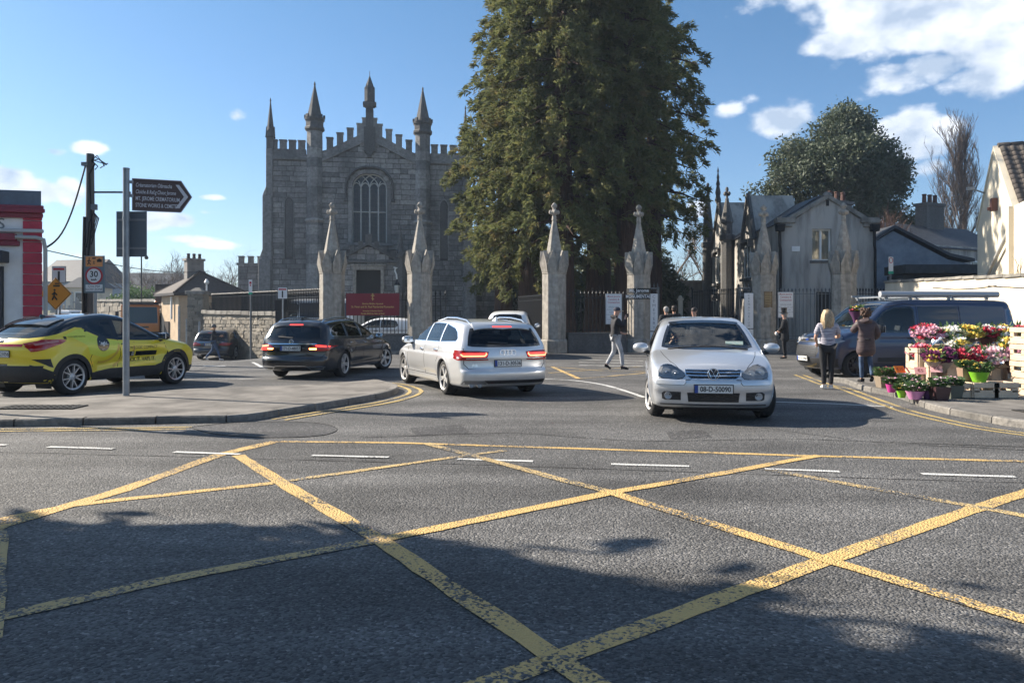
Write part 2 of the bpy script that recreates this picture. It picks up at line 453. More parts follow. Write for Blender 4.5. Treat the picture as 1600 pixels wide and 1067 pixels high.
# ------------------------------------------------------------------ road surface
def asphalt_nodes(nt,base=(.118,.116,.114),chips=1.0):
 N,L = nt.nodes,nt.links
 g = N.new('ShaderNodeNewGeometry')
 v = N.new('ShaderNodeTexVoronoi');v.inputs['Scale'].default_value = 64;v.inputs['Randomness'].default_value = 1
 L.new(g.outputs['Position'],v.inputs['Vector'])
 sep = N.new('ShaderNodeSeparateColor');L.new(v.outputs['Color'],sep.inputs[0])
 ramp = N.new('ShaderNodeValToRGB')
 el = ramp.color_ramp.elements
 el[0].position = 0;el[0].color = (*[c * .5 for c in base],1)
 el[1].position = .62;el[1].color = (*[c * 1.12 for c in base],1)
 e = el.new(.93);e.color = (*[c * 1.36 for c in base],1)
 e = el.new(.992);e.color = (.27,.26,.25,1)
 L.new(sep.outputs[0],ramp.inputs[0])
 big = N.new('ShaderNodeTexNoise');big.inputs['Scale'].default_value = .55;big.inputs['Detail'].default_value = 7;big.inputs['Roughness'].default_value = .62
 L.new(g.outputs['Position'],big.inputs['Vector'])
 mr = N.new('ShaderNodeMapRange');mr.inputs[1].default_value = .3;mr.inputs[2].default_value = .7;mr.inputs[3].default_value = .62;mr.inputs[4].default_value = 1.28
 L.new(big.outputs['Fac'],mr.inputs[0])
 # wheel-polished and tar-bound streaks
 mp = N.new('ShaderNodeMapping');mp.inputs['Scale'].default_value = (.18,1.6,1);mp.inputs['Rotation'].default_value = (0,0,.04)
 L.new(g.outputs['Position'],mp.inputs[0])
 st = N.new('ShaderNodeTexNoise');st.inputs['Scale'].default_value = .8;st.inputs['Detail'].default_value = 5
 L.new(mp.outputs[0],st.inputs['Vector'])
 mr2 = N.new('ShaderNodeMapRange');mr2.inputs[1].default_value = .35;mr2.inputs[2].default_value = .65;mr2.inputs[3].default_value = .70;mr2.inputs[4].default_value = 1.2
 L.new(st.outputs['Fac'],mr2.inputs[0])
 mm = N.new('ShaderNodeMath');mm.operation = 'MULTIPLY';L.new(mr.outputs[0],mm.inputs[0]);L.new(mr2.outputs[0],mm.inputs[1])
 mx = N.new('ShaderNodeMix');mx.data_type = 'RGBA';mx.blend_type = 'MULTIPLY';mx.inputs[0].default_value = 1
 L.new(ramp.outputs[0],mx.inputs[6]);L.new(mm.outputs[0],mx.inputs[7])
 fine = N.new('ShaderNodeTexNoise');fine.inputs['Scale'].default_value = 60;fine.inputs['Detail'].default_value = 3
 L.new(g.outputs['Position'],fine.inputs['Vector'])
 h = N.new('ShaderNodeMath');h.operation = 'MULTIPLY_ADD';h.inputs[1].default_value = -1.0
 L.new(v.outputs['Distance'],h.inputs[0]);L.new(fine.outputs['Fac'],h.inputs[2])
 bp = N.new('ShaderNodeBump');bp.inputs['Strength'].default_value = .9 * chips;bp.inputs['Distance'].default_value = .012
 L.new(h.outputs[0],bp.inputs['Height'])
 return mx.outputs[2],bp.outputs[0],g,sep.outputs[1],v.outputs['Distance']
def M_asphalt(name,base=(.118,.116,.114),chips=1.0,rough=.8):
 m = bpy.data.materials.new(name);nt,N,L,P = nodes_of(m)
 c,b,*_ = asphalt_nodes(nt,base,chips)
 L.new(c,P.inputs['Base Color']);L.new(b,P.inputs['Normal'])
 P.inputs['Roughness'].default_value = rough;P.inputs['Specular IOR Level'].default_value = .35
 return m
def M_roadpaint(name,col,wear=.5,col2=None):
 """thermoplastic line: worn off the tops of the chippings in patches"""
 m = bpy.data.materials.new(name);nt,N,L,P = nodes_of(m)
 c,b,g,rnd,dist = asphalt_nodes(nt)
 n = N.new('ShaderNodeTexNoise');n.inputs['Scale'].default_value = 1.3;n.inputs['Detail'].default_value = 6;n.inputs['Roughness'].default_value = .6
 L.new(g.outputs['Position'],n.inputs['Vector'])
 f = N.new('ShaderNodeTexNoise');f.inputs['Scale'].default_value = 38;f.inputs['Detail'].default_value = 4;f.inputs['Roughness'].default_value = .7
 L.new(g.outputs['Position'],f.inputs['Vector'])
 a = N.new('ShaderNodeMath');a.operation = 'MULTIPLY_ADD';a.inputs[1].default_value = 1.5
 L.new(n.outputs['Fac'],a.inputs[0])
 a2 = N.new('ShaderNodeMath');a2.operation = 'MULTIPLY_ADD';a2.inputs[1].default_value = .75;L.new(f.outputs['Fac'],a2.inputs[0])
 a3 = N.new('ShaderNodeMath');a3.operation = 'MULTIPLY_ADD';a3.inputs[1].default_value = .35;L.new(rnd,a3.inputs[0])
 a3.inputs[2].default_value = 0
 L.new(a3.outputs[0],a2.inputs[2]);L.new(a2.outputs[0],a.inputs[2])
 mr = N.new('ShaderNodeMapRange');mr.inputs[1].default_value = 1.08 + wear * .35;mr.inputs[2].default_value = 1.2 + wear * .35
 L.new(a.outputs[0],mr.inputs[0])
 inv = N.new('ShaderNodeMath');inv.operation = 'SUBTRACT';inv.inputs[0].default_value = 1;L.new(mr.outputs[0],inv.inputs[1])
 pc = N.new('ShaderNodeMix');pc.data_type = 'RGBA';pc.inputs[6].default_value = (*col,1);pc.inputs[7].default_value = (*(col2 or tuple(x * .7 for x in col)),1)
 L.new(f.outputs['Fac'],pc.inputs[0])
 mx = N.new('ShaderNodeMix');mx.data_type = 'RGBA'
 L.new(mr.outputs[0],mx.inputs[0]);L.new(pc.outputs[2],mx.inputs[7]);L.new(c,mx.inputs[6])
 L.new(mx.outputs[2],P.inputs['Base Color']);L.new(b,P.inputs['Normal'])
 P.inputs['Roughness'].default_value = .75;P.inputs['Specular IOR Level'].default_value = .35
 return m
ASPHALT = M_asphalt('asphalt')
PATCH = M_asphalt('fresh_asphalt_repair',(.065,.063,.062),.5,.7)
YELLOW = M_roadpaint('worn_yellow_road_paint',(.68,.45,.16),.08,(.54,.37,.16))
YELLOW_FAINT = M_roadpaint('faded_yellow_road_paint',(.62,.43,.18),.42,(.5,.38,.19))
YELLOW_LINE = M_roadpaint('yellow_kerb_line_paint',(.58,.43,.17),.05)
WHITE_LINE = M_roadpaint('white_road_paint',(.72,.72,.70),-.25)
WHITE_FAINT = M_roadpaint('faded_white_road_paint',(.62,.62,.60),.3)
FOOTWAY = M('footway_asphalt',(.17,.157,.142),.9,var=.45,scale=1.6,bump=.5,bscale=120,space='World',bdist=.008)
KERB = M_island('kerb_concrete',(.23,.215,.195),(.14,.132,.122),.9,.4,30,stain=(.06,.057,.052),stain_scale=2.5,stretch=(1,1,1),amt=.6)
def build_ground():
 xs = sorted(set([-1500,-700,-350,-180,-100,-70,-50] + [x * 1.5 for x in range(-26,27)] + [50,70,100,180,350,700,1500]))
 ys = sorted(set([-600,-200,-80,-40,-20,-8] + [y * 1.5 for y in range(-2,48)] + [80,100,150,250,450,900,1800]))
 vs = [(x,y,ground_z(x,y)) for y in ys for x in xs]
 nx = len(xs)
 fs = [(j * nx + i,j * nx + i + 1,(j + 1) * nx + i + 1,(j + 1) * nx + i) for j in range(len(ys) - 1) for i in range(nx - 1)]
 m = MB().add(vs,fs)
 o = m.build('road',ASPHALT,smooth=60);tag(o,kind='structure')
 return o
ROAD = build_ground()
_layer = [0]
def line_strip(name,pts,w,mat,z0=.004):
 """a painted line along ground points"""
 _layer[0] += 1
 z = z0 + (_layer[0] % 9) * .0005
 pts = [Vector((p[0],p[1],0)) for p in pts]
 dense = [pts[0]]
 for a,b in zip(pts,pts[1:]):
  k = max(1,int((b - a).length / .22))
  dense += [a.lerp(b,(i + 1) / k) for i in range(k)]
 vs = []
 for i,p in enumerate(dense):
  t = (dense[min(i + 1,len(dense) - 1)] - dense[max(i - 1,0)]).normalized()
  n = Vector((-t.y,t.x,0))
  ww = w if not callable(w) else w(i / (len(dense) - 1))
  for s in (-1,1):
   q = p + n * s * (ww / 2 + random.uniform(-.011,.007))
   vs.append((q.x,q.y,ground_z(q.x,q.y) + z))
 fs = [(2 * i,2 * i + 1,2 * i + 3,2 * i + 2) for i in range(len(dense) - 1)]
 fs = [f[::-1] for f in fs]
 o = MB().add(vs,fs).build(name,mat);tag(o,kind='structure')
 return o
def smooth_path(pts,k=6):
 """Catmull-Rom through points"""
 P = [Vector(p) for p in pts];out = []
 for i in range(len(P) - 1):
  p0 = P[max(i - 1,0)];p1 = P[i];p2 = P[i + 1];p3 = P[min(i + 2,len(P) - 1)]
  for s in range(k):
   t = s / k
   out.append(.5 * ((2 * p1) + (p2 - p0) * t + (2 * p0 - 5 * p1 + 4 * p2 - p3) * t * t + (3 * p1 - p0 - 3 * p2 + p3) * t ** 3))
 out.append(P[-1]);return out
def offset_path(pts,d):
 out = []
 for i,p in enumerate(pts):
  t = (pts[min(i + 1,len(pts) - 1)] - pts[max(i - 1,0)]);t.z = 0;t.normalize()
  out.append(p + Vector((-t.y,t.x,0)) * d)
 return out
def G(*pp):return [GP(x,y) for x,y in pp]
def markings():
 Y = 'box_junction_marking'
 def strip(name,pts,w,mat,z0=.004):return line_strip(name,pts,w * (.78 if name == Y else 1),mat,z0)
 strip(Y,G((-120,880),(0,822),(190,766),(345,710),(430,690)),.2,YELLOW)
 strip(Y,G((430,690),(620,692),(960,703),(1280,713),(1600,721),(1900,729)),.14,YELLOW)
 strip(Y,G((-150,1000),(0,965),(250,908),(560,850),(595,844)),.17,YELLOW_FAINT)
 strip(Y,G((560,850),(595,844),(955,770)),.17,YELLOW)
 strip(Y,G((955,770),(1100,745),(1280,712)),.15,YELLOW)
 strip(Y,G((372,712),(440,755),(595,845),(870,1030),(960,1090),(1120,1200)),.175,YELLOW)
 strip(Y,G((665,693),(760,718),(870,748),(955,770)),.15,YELLOW_FAINT)
 strip(Y,G((945,767),(1290,875),(1600,968),(1900,1060)),.16,YELLOW)
 strip(Y,G((560,1150),(740,1075),(870,1030),(1290,875),(1530,793),(1640,757)),.18,YELLOW)
 strip(Y,G((1195,733),(1400,770),(1530,793),(1650,815)),.15,YELLOW_FAINT)
 strip(Y,G((0,812),(110,790),(425,755)),.15,YELLOW)
 strip(Y,G((425,755),(700,716),(790,704)),.13,YELLOW_FAINT)
 strip(Y,G((0,830),(-4,900),(-12,1000)),.12,YELLOW_FAINT)
 for a,b in (((-90,692),(10,696)),((75,699),(178,702)),((272,707),(375,710.5)),((487,712.5),(607,715.5)),((715,717.5),(833,721)),((955,725.5),(1077,729)),((1195,733),(1312,737.5)),((1440,741),(1586,745.5)),((1700,749),(1860,754))):
  strip('white_lane_dash',G(a,b),.085,WHITE_LINE,z0=.006)
  # double yellow lines round the left island
 for dx in (0,.2):
  k = smooth_path([Vector((-14,10.33 - dx,0)),Vector((-9,10.36 - dx,0))] + [p - Vector((0,dx,0)) for p in G((0,671),(101,670),(216,669),(300,667.5))],4)
  strip('double_yellow_line',k,.085,YELLOW_LINE,z0=.005)
 base = smooth_path(G((425,655.5),(470,648),(540,637),(598,627),(633,617),(637,609),(610,601),(560,597.5)),6)
 for d in (-.02,-.24):
  strip('double_yellow_line',offset_path(base,d),.085,YELLOW_LINE,z0=.005)
 base = smooth_path(G((1255,586),(1300,602),(1325,607),(1395,632),(1455,650),(1600,677)) + [Vector((8.0,8.6,0)),Vector((11,7.2,0)),Vector((18,6.5,0))],6)
 for d in (0,-.2):
  strip('double_yellow_line',offset_path(base,d),.08,YELLOW_LINE,z0=.005)
  # lines across the gate approach
 strip('white_edge_line',smooth_path(G((845,592),(900,595),(950,603),(1007,621)),5),.11,WHITE_LINE)
 strip('white_edge_line',G((1208,628),(1300,631),(1395,636)),.11,WHITE_LINE)
 strip('yellow_hatch_line',G((800,570),(862,573),(935,579),(1010,581)),.13,YELLOW_FAINT)
 strip('yellow_hatch_line',G((862,573),(905,592)),.13,YELLOW)
 strip('yellow_hatch_line',G((905,592),(1010,583)),.13,YELLOW_FAINT)
 strip('yellow_hatch_line',G((858,583),(1000,573)),.12,YELLOW_FAINT)
 for py in (563,567,571.5):
  strip('faded_crossing_bar',G((905,py - 1),(1005,py + 1)),.22,WHITE_FAINT)
 strip('white_arrow_shaft',G((318,572),(352,572)),.3,WHITE_LINE)
 strip('white_lane_dash',G((395,566),(410,574)),.12,WHITE_LINE)
 strip('white_lane_dash',G((404,593),(290,590)),.1,WHITE_FAINT)
 # tarmac repair beside the island
 pts = smooth_path(G((296,668),(360,661),(440,659),(500,662),(527,671),(500,681),(420,684),(340,679),(296,668)),4)[:-1]
 vs = [(p.x,p.y,.0032) for p in pts]
 vs.append((sum(v[0] for v in vs) / len(vs),sum(v[1] for v in vs) / len(vs),.0032))
 n = len(pts)
 o = MB().add(vs,[((i + 1) % n,i,n) for i in range(n)]).build('tarmac_repair',PATCH);tag(o,kind='structure')
 m = MB()
 ed = pts + [pts[0]]
 for i in range(n):
  m.tube([(ed[i].x,ed[i].y,.002),(ed[i + 1].x,ed[i + 1].y,.002)],.006,4)
 o = m.build('tar_seam',M('tar',(.022,.022,.022),.95,spec=.1));tag(o,kind='structure')
markings()
# old reinstatement seams and cracks
def seam(pts,w,jit,seed):
 rng = random.Random(seed);m = MB();P = []
 for a,b in zip(pts,pts[1:]):
  k = max(2,int((b - a).length / .18));P += [a.lerp(b,i / k) + Vector((rng.uniform(-jit,jit),rng.uniform(-jit,jit),0)) for i in range(k)]
 n = len(P);vs = []
 for i,p in enumerate(P):
  t = (P[min(i + 1,n - 1)] - P[max(i - 1,0)]).normalized();q = Vector((-t.y,t.x,0)) * w * rng.uniform(.3,1) / 2
  vs += [p - q + Vector((0,0,.0028)),p + q + Vector((0,0,.0028))]
 m.add(vs,[(2 * i,2 * i + 2,2 * i + 3,2 * i + 1) for i in range(n - 1)])
 tag(m.build('tar_seam',M('tar',(.022,.022,.022),.95,spec=.1)),kind='structure')
seam(G((-100,704),(300,714),(800,728),(1200,742),(1700,758)),.022,.012,1)
seam(G((560,684),(800,676),(1000,690),(1250,686),(1700,702)),.03,.02,2)
seam(G((1190,668),(1350,690),(1640,706)),.02,.03,3)
for (pp,s_) in ((G((640,668),(720,664),(735,676),(650,681)),7),(G((1040,674),(1100,672),(1112,683),(1048,687)),8)):
 rng = random.Random(s_)
 tag(MB().add([(p.x,p.y,.0024) for p in pp],[(3,2,1,0)]).build('tarmac_repair',PATCH),kind='structure')
def footway(name,kerb_path,rest,h=.1,stone=.92):
 """raised pavement: slab with kerb stones laid end to end along one side"""
 inner = offset_path(kerb_path,.14)
 poly = inner + rest
 bm = bmesh.new()
 vs = [bm.verts.new((p.x,p.y,h)) for p in poly]
 f = bm.faces.new(vs);f.normal_update()
 if f.normal.z < 0:bmesh.ops.reverse_faces(bm,faces=[f])
 r = bmesh.ops.extrude_face_region(bm,geom=[f])
 for e in r['geom']:
  if isinstance(e,bmesh.types.BMVert):e.co.z = -.3
 bmesh.ops.triangulate(bm,faces=bm.faces[:])
 bmesh.ops.recalc_face_normals(bm,faces=bm.faces[:])
 me = bpy.data.meshes.new(name);bm.to_mesh(me);bm.free()
 o = mesh_obj(name,me,FOOTWAY);tag(o,kind='structure')
 # kerb stones
 acc = [0.0]
 for a,b in zip(kerb_path,kerb_path[1:]):acc.append(acc[-1] + (b - a).length)
 def at(s):
  for i in range(len(acc) - 1):
   if s <= acc[i + 1] or i == len(acc) - 2:
    t = (s - acc[i]) / max(1e-6,acc[i + 1] - acc[i]);return kerb_path[i].lerp(kerb_path[i + 1],t)
 s = 0.0
 while s < acc[-1] - .1:
  ln = stone * random.uniform(.93,1.05);e = min(s + ln,acc[-1])
  ks = [at(s + (e - s - .024) * i / 3 + .012) for i in range(4)]
  ki = offset_path(ks,.145)
  dz = random.uniform(-.006,.006)
  vs = []
  for p,q in zip(ks,ki):
   t = (q - p).normalized()
   vs += [(p.x,p.y,-.25),(p.x,p.y,h - .018 + dz),(p.x + t.x * .018,p.y + t.y * .018,h + dz + .003),(q.x,q.y,h + dz + .003),(q.x,q.y,-.25)]
  fs = []
  for i in range(3):
   for k in range(4):
    fs.append((i * 5 + k,(i + 1) * 5 + k,(i + 1) * 5 + k + 1,i * 5 + k + 1))
  fs += [(0,1,2,3,4),(19,18,17,16,15)]
  MB().add(vs,fs).build('kerb_stone',KERB,parent=o)
  s = e
 return o
def grate(parent_name,c,rz,sx,sy,nx):
 m = MB();mm = M('cast_iron',(.05,.048,.045),.6,.5,var=.4,scale=20)
 m.box((0,0,.004),(sx,sy,.004))
 o = m.build('drain_grating',mm,loc=c,rot=rz);tag(o,'dark cast iron drain grating set in the pavement ' + parent_name,'drain cover')
 b = MB()
 for i in range(nx):
  x = -sx / 2 + sx * (i + .5) / nx
  b.box((x,0,.012),(sx / nx * .45,sy * .94,.012))
 for s in (-1,1):b.box((0,s * sy * .47,.012),(sx,.03,.011));b.box((s * sx * .49,0,.0125),(.03,sy,.011))
 b.box((0,0,.0115),(sx,.03,.012))
 b.build('grating_bar',mm,parent=o)
 return o
lk = smooth_path([Vector((-16,10.55,0)),Vector((-10,10.6,0))] + G((0,667),(101,665),(216,663),(294,661),(376,659),(449,648),(540,632.6),(598,622),(621,614),(618,607.5),(590,600)),4)
footway('pavement',lk,[GP(500,600,.1),GP(420,603,.1),GP(290,607.5,.1),GP(110,620,.1),GP(0,622,.1),Vector((-16,12.9,.1))])
grate('on the left island',(-7.15,12.1,.1),.03,1.15,.5,12)
rk = smooth_path([Vector((16,6.2,0)),Vector((11,7.0,0)),Vector((8.1,8.6,0)),GP(1600,669),GP(1540,659),GP(1455,641),GP(1406,623),GP(1348,610),GP(1322,600),GP(1300,596.5)],5)
rk = rk[::-1]
footway('pavement',rk,[Vector((16,6.4,.1)),Vector((16,18.25,.1)),Vector((7.6,18.25,.1))])
grate('by the flower stall',(7.75,11.55,.1),.1,.75,.42,9)
fk = [Vector((-9.5,32.2,0)),Vector((-7.6,31.9,0)),Vector((-4.0,31.9,0)),Vector((-3.2,32.4,0))]
footway('pavement',fk,[Vector((-3.2,34.4,.1)),Vector((-9.5,34.4,.1))],h=.12)
# the kerb that edges the lane below the stone wall
fk2 = [Vector((-20,40.2,-.0)),Vector((-11.2,34.6,0)),Vector((-9.6,32.4,0))]
YARD = M('yard_gravel',(.16,.14,.115),.95,var=.35,scale=1.2,col2=(.07,.08,.04),bump=.6,bscale=60,space='World')
o = MB().add([(-7.4,34.7,.03),(10.2,34.7,.03),(30,35.5,.03),(70,140,.03),(-7.4,140,.03)],[(0,1,2,3,4)]).build('churchyard_ground',YARD)
tag(o,kind='structure')
# ------------------------------------------------------------------ stonework
GRANITE = M_island('granite_ashlar',(.39,.375,.355),(.205,.20,.195),.85,.3,12,stain=(.085,.085,.085),stain_scale=.42,amt=.75)
JOINT = M('lime_joint',(.105,.10,.097),.95)
PILLAR = M_island('gate_pillar_granite',(.38,.34,.29),(.33,.305,.265),.85,.25,12,stain=(.10,.098,.09),stain_scale=3.4,stretch=(1.8,1.8,.22),amt=.6)
DARKSTONE = M_island('sooty_stone',(.17,.165,.16),(.12,.118,.115),.9,.4,26,stain=(.05,.05,.05),stain_scale=.8,amt=.6)
SLATE = M('slate',(.05,.054,.062),.6,var=.35,scale=3,stretch=(1,1,3),space='World')
LEADED = M('leaded_glass',(.035,.04,.05),.18,var=.5,scale=9)
TRACERY = M('pale_tracery',(.52,.52,.50),.7,var=.15,scale=6)
DOORWOOD = M('dark_door',(.02,.018,.017),.5)
_unit = MB().box((0,0,0),(1,1,1)).mesh('stone')
_unit.materials.append(GRANITE)
def ashlar(parent,intervals,z0,z1,course,lmin,lmax,y,thick=.07,joint=.032,limit=300,mat=None,name='stone'):
 """squared stones laid in courses; intervals(z) gives the stretches of wall at that height"""
 unit = _unit
 if mat is not None:
  unit = MB().box((0,0,0),(1,1,1)).mesh('stone');unit.materials.append(mat)
 stones = []
 z = z0;row = 0
 while z < z1 - .05:
  h = course * random.uniform(.9,1.1);h = min(h,z1 - z)
  for (a,b) in intervals(z + h * .5):
   x = a - (random.uniform(0,lmin) if row % 2 else 0)
   while x < b - .02:
    l = random.uniform(lmin,lmax)
    x1 = min(x + l,b)
    if b - x1 < .18:x1 = b
    xa = max(x,a)
    if x1 - xa > .05:stones.append((xa,x1,z,z + h))
    x = x1
  z += h;row += 1
 stones.sort(key=lambda s:-(s[1] - s[0]) * (s[3] - s[2]))
 for s in stones[:limit]:
  dy = random.uniform(-.012,.008)
  inst(name,unit,parent,((s[0] + s[1]) / 2,y + dy,(s[2] + s[3]) / 2),(0,0,0),(s[1] - s[0] - joint,thick,s[3] - s[2] - joint))
 if len(stones) > limit:
  m = MB()
  for s in stones[limit:]:
   dy = random.uniform(-.012,.008)
   m.box(((s[0] + s[1]) / 2,y + dy,(s[2] + s[3]) / 2),(s[1] - s[0] - joint,thick,s[3] - s[2] - joint))
  tag(m.build('stone_courses',mat or GRANITE,parent),kind='stuff')
def arch(hw,spring,rise,n=7):
 """pointed arch outline from left springing over the apex to the right springing"""
 c = (rise * rise - hw * hw) / (2 * hw);R = hw + c
 a1 = math.asin(min(1,rise / R)) if c >= 0 else pi - math.asin(min(1,rise / R))
 pts = []
 for i in range(n + 1):
  a = a1 * i / n
  pts.append((c - R * cos(a),spring + R * sin(a)))
 pts[-1] = (0,spring + rise)
 return pts + [(-x,z) for x,z in reversed(pts[:-1])]
def merlons(m,x0,x1,z,h,w,gap,y0,y1,slope=0.0):
 n = max(1,int(round((x1 - x0 + gap) / (w + gap))));step = (x1 - x0 - w) / max(1,n - 1)
 for i in range(n):
  x = x0 + w / 2 + i * step
  m.box((x,(y0 + y1) / 2,z + slope * x + h / 2 - .1),(w,y1 - y0,h + .2))
  m.box((x,(y0 + y1) / 2,z + slope * x + h + .03),(w + .07,y1 - y0 + .07,.06))
def octo(m,cx,cy,prof,n=8):
 m.lathe(prof,n,(cx,cy,0),phase=pi / 8)
def build_church():
 root = thing('church','grey granite gothic church with battlements, spired turrets and a tall traceried window','church',(-9.3,52.0,0),radians(8.5))
 # --- body of the nave behind the front
 wb = MB()
 wb.box((0,11.7,5.8),(12.3,22,11.6));wb.box((-4.4,.35,5.8),(3.6,.6,11.6));wb.box((4.4,.35,5.8),(3.6,.6,11.6))
 nave = wb.build('nave_wall',JOINT,root)
 rf = MB()
 rf.extrude([(-6.3,.9,11.6),(6.3,.9,11.6),(0,.9,13.3)],(0,21.3,0))
 rf.build('roof',SLATE,root)
 # --- west front
 # backing wall, pierced by the great window
 wz0,spr,ris,hw = 6.36,9.95,.92,1.13
 win = [(-hw,wz0)] + arch(hw,spr,ris) + [(hw,wz0)]
 bm = bmesh.new()
 outer = [(-6.3,0),(6.3,0),(6.3,11.85),(3.1,11.85),(3.1,11.6),(0,13.2),(-3.1,11.6),(-3.1,11.85),(-6.3,11.85)]
 def loop(pts):
  vv = [bm.verts.new((x,.03,z)) for x,z in pts]
  return [bm.edges.new((vv[i],vv[(i + 1) % len(vv)])) for i in range(len(vv))]
 ed = loop(outer) + loop(win)
 bmesh.ops.triangle_fill(bm,use_beauty=True,use_dissolve=False,edges=ed)
 for f in bm.faces:
  if f.normal.y > 0:f.normal_flip()
 me = bpy.data.meshes.new('front_wall');bm.to_mesh(me);bm.free()
 front = mesh_obj('front_wall',me,JOINT,root)
 lan = [(-5.1,.24,5.4,9.3),(4.85,.24,5.4,9.3)]
 def cut(iv,a,b):
  out = []
  for (p,q) in iv:
   if b <= p or a >= q:out.append((p,q));continue
   if a - p > .04:out.append((p,a))
   if q - b > .04:out.append((b,q))
  return out
 aw = arch(hw + .26,spr,ris + .27)
 def half_at(z,pts):
  best = 0
  for (x0,z0),(x1,z1) in zip(pts,pts[1:]):
   if min(z0,z1) <= z <= max(z0,z1) and abs(z1 - z0) > 1e-6:
    best = max(best,abs(x0 + (x1 - x0) * (z - z0) / (z1 - z0)))
  return best
 def iv(z):
  if z < 11.75:s = [(-6.3,-3.95),(-3.05,3.0),(3.9,6.3)]
  else:
   k = (13.1 - z) / .51
   if k <= .2:return []
   s = [(-min(k,3.0),min(k,3.0))]
  if wz0 - .1 < z < spr:s = cut(s,-hw - .26,hw + .26)
  elif spr <= z < spr + ris + .27:s = cut(s,-half_at(z,aw),half_at(z,aw))
  for (cx,h_,za,zb) in lan:
   if za < z < zb:s = cut(s,cx - h_,cx + h_)
  if z < 5.9:s = cut(s,-1.7,1.7)
  return s
 ashlar(front,iv,0.6,13.05,.335,.45,1.15,0,limit=300)
 # blind lancets
 for (cx,h_,za,zb) in lan:
  m = MB()
  m.box((cx,.0,(za + zb) / 2),(h_ * 1.3,.03,zb - za - .2))
  m.extrude([(cx + x * .9,-.02,z) for x,z in [(-h_,za)] + arch(h_,zb - .5,.48,4) + [(h_,za)]][::-1],(0,.035,0))
  m.build('blind_lancet',DARKSTONE,root)
  fr = MB()
  ap = [(cx - h_ - .05,za)] + [(cx + x * 1.2,z + .05) for x,z in arch(h_,zb - .5,.48,4)] + [(cx + h_ + .05,za)]
  fr.tube([(x,-.03,z) for x,z in ap],.05,5)
  fr.build('lancet_surround',GRANITE,root)
  # raking string, parapet and its battlements
 m = MB()
 for s in (-1,1):
  m.extrude([(0,-.12,13.08),(0,-.12,13.26),(s * 3.05,-.12,11.72),(s * 3.05,-.12,11.54)][::s],(0,.6,0))
  m.extrude([(0,-.02,13.24),(0,-.02,13.72),(s * 3.05,-.02,12.18),(s * 3.05,-.02,11.7)][::s],(0,.42,0))
 m.build('gable_parapet',GRANITE,root)
 for s in (-1,1):
  for x in (.62,1.25,1.9,2.55):
   mm = MB()
   zt = 13.7 - .505 * x
   mm.box((s * x,.19,zt + .3),(.4,.36,.82))
   mm.box((s * x,.19,zt + .74),(.47,.45,.07))
   mm.build('merlon',GRANITE,root)
 mm = MB();mm.box((0,.19,13.95),(.95,.38,1.05));mm.box((0,.19,14.5),(1.02,.46,.07));mm.build('merlon',GRANITE,root)
 # outer bays
 for (a,b) in ((-6.35,-4.05),(3.95,6.35)):
  m = MB()
  m.box(((a + b) / 2,.1,11.72),(b - a,.5,.16))
  m.box(((a + b) / 2,.17,12.06),(b - a,.36,.54))
  m.build('parapet',GRANITE,root)
  n = 4
  for i in range(n):
   x = a + .28 + i * (b - a - .56) / (n - 1)
   mm = MB();mm.box((x,.17,12.6),(.42,.34,.56));mm.box((x,.17,12.9),(.49,.42,.06));mm.build('merlon',GRANITE,root)
   # string course
 m = MB();m.box((0,-.03,.62),(12.8,.2,.2));m.build('plinth_course',GRANITE,root)
 # octagonal turrets with spires
 for cx,tz in ((-3.5,16.6),(3.45,16.55)):
  t = MB()
  z = .0
  while z < 13.5:
   h = .62
   rr = .57 if z < 7.6 else .52
   rr *= random.uniform(.985,1.0)
   octo(t,cx,.05,[(rr,z + .008),(rr,min(13.5,z + h) - .008)])
   z += h
  octo(t,cx,.05,[(.5,0),(.5,13.5)])
  octo(t,cx,.05,[(.57,7.62),(.66,7.72),(.66,7.8),(.53,7.9)])
  o = t.build('turret',GRANITE,root)
  c = MB()
  octo(c,cx,.05,[(.52,13.5),(.66,13.62),(.66,13.74),(.58,13.82),(.58,14.15),(.66,14.24),(.66,14.36),(.54,14.42)])
  for k in range(8):
   a = 2 * pi * k / 8
   c.box((cx + .6 * cos(a),.05 + .6 * sin(a),14.45),(.2,.12,.22),rz=a + pi / 2)
  c.build('turret_collar',DARKSTONE,root)
  s = MB();octo(s,cx,.05,[(.5,14.4),(.25,15.55),(.045,16.5),(.075,16.55),(.02,tz + .15)])
  s.build('spire',DARKSTONE,root)
  # corner buttresses with pinnacles
 for s in (-1,1):
  b = MB()
  def slab(x0,x1,z0,z1,y0,y1):
   b.box((s * (x0 + x1) / 2,(y0 + y1) / 2,(z0 + z1) / 2),(x1 - x0,y1 - y0,z1 - z0))
  slab(6.1,6.52,0,12.3,-.18,.45)
  slab(6.15,6.72,0,9.3,-.3,.5)
  slab(6.2,6.95,0,5.2,-.42,.55)
  for (x0,x1,z0,z1) in ((6.5,6.72,9.3,9.85),(6.7,6.95,5.2,5.9)):
   b.extrude([(s * x0,-.3,z0),(s * x1,-.3,z0),(s * x0,-.3,z1)][::s],(0,.75,0))
  b.build('corner_buttress',GRANITE,root,bevel=.02,seg=1)
  p = MB()
  p.box((s * 6.28,.12,12.75),(.46,.46,.9))
  for k in range(4):
   a = k * pi / 2
   Mx = Matrix.Translation((s * 6.28,.12,0)) @ Matrix.Rotation(a,4,'Z')
   p.add([Mx @ Vector(q) for q in ((-.3,-.27,13.05),(.3,-.27,13.05),(0,-.27,13.75),(-.3,0,13.05),(.3,0,13.05),(0,0,13.75))],[(0,1,2),(0,2,5,3),(1,4,5,2),(0,3,4,1)])
  p.lathe([(.27,13.2),(.03,15.35),(.06,15.4),(.015,15.6)],8,(s * 6.28,.12,0),phase=pi / 8)
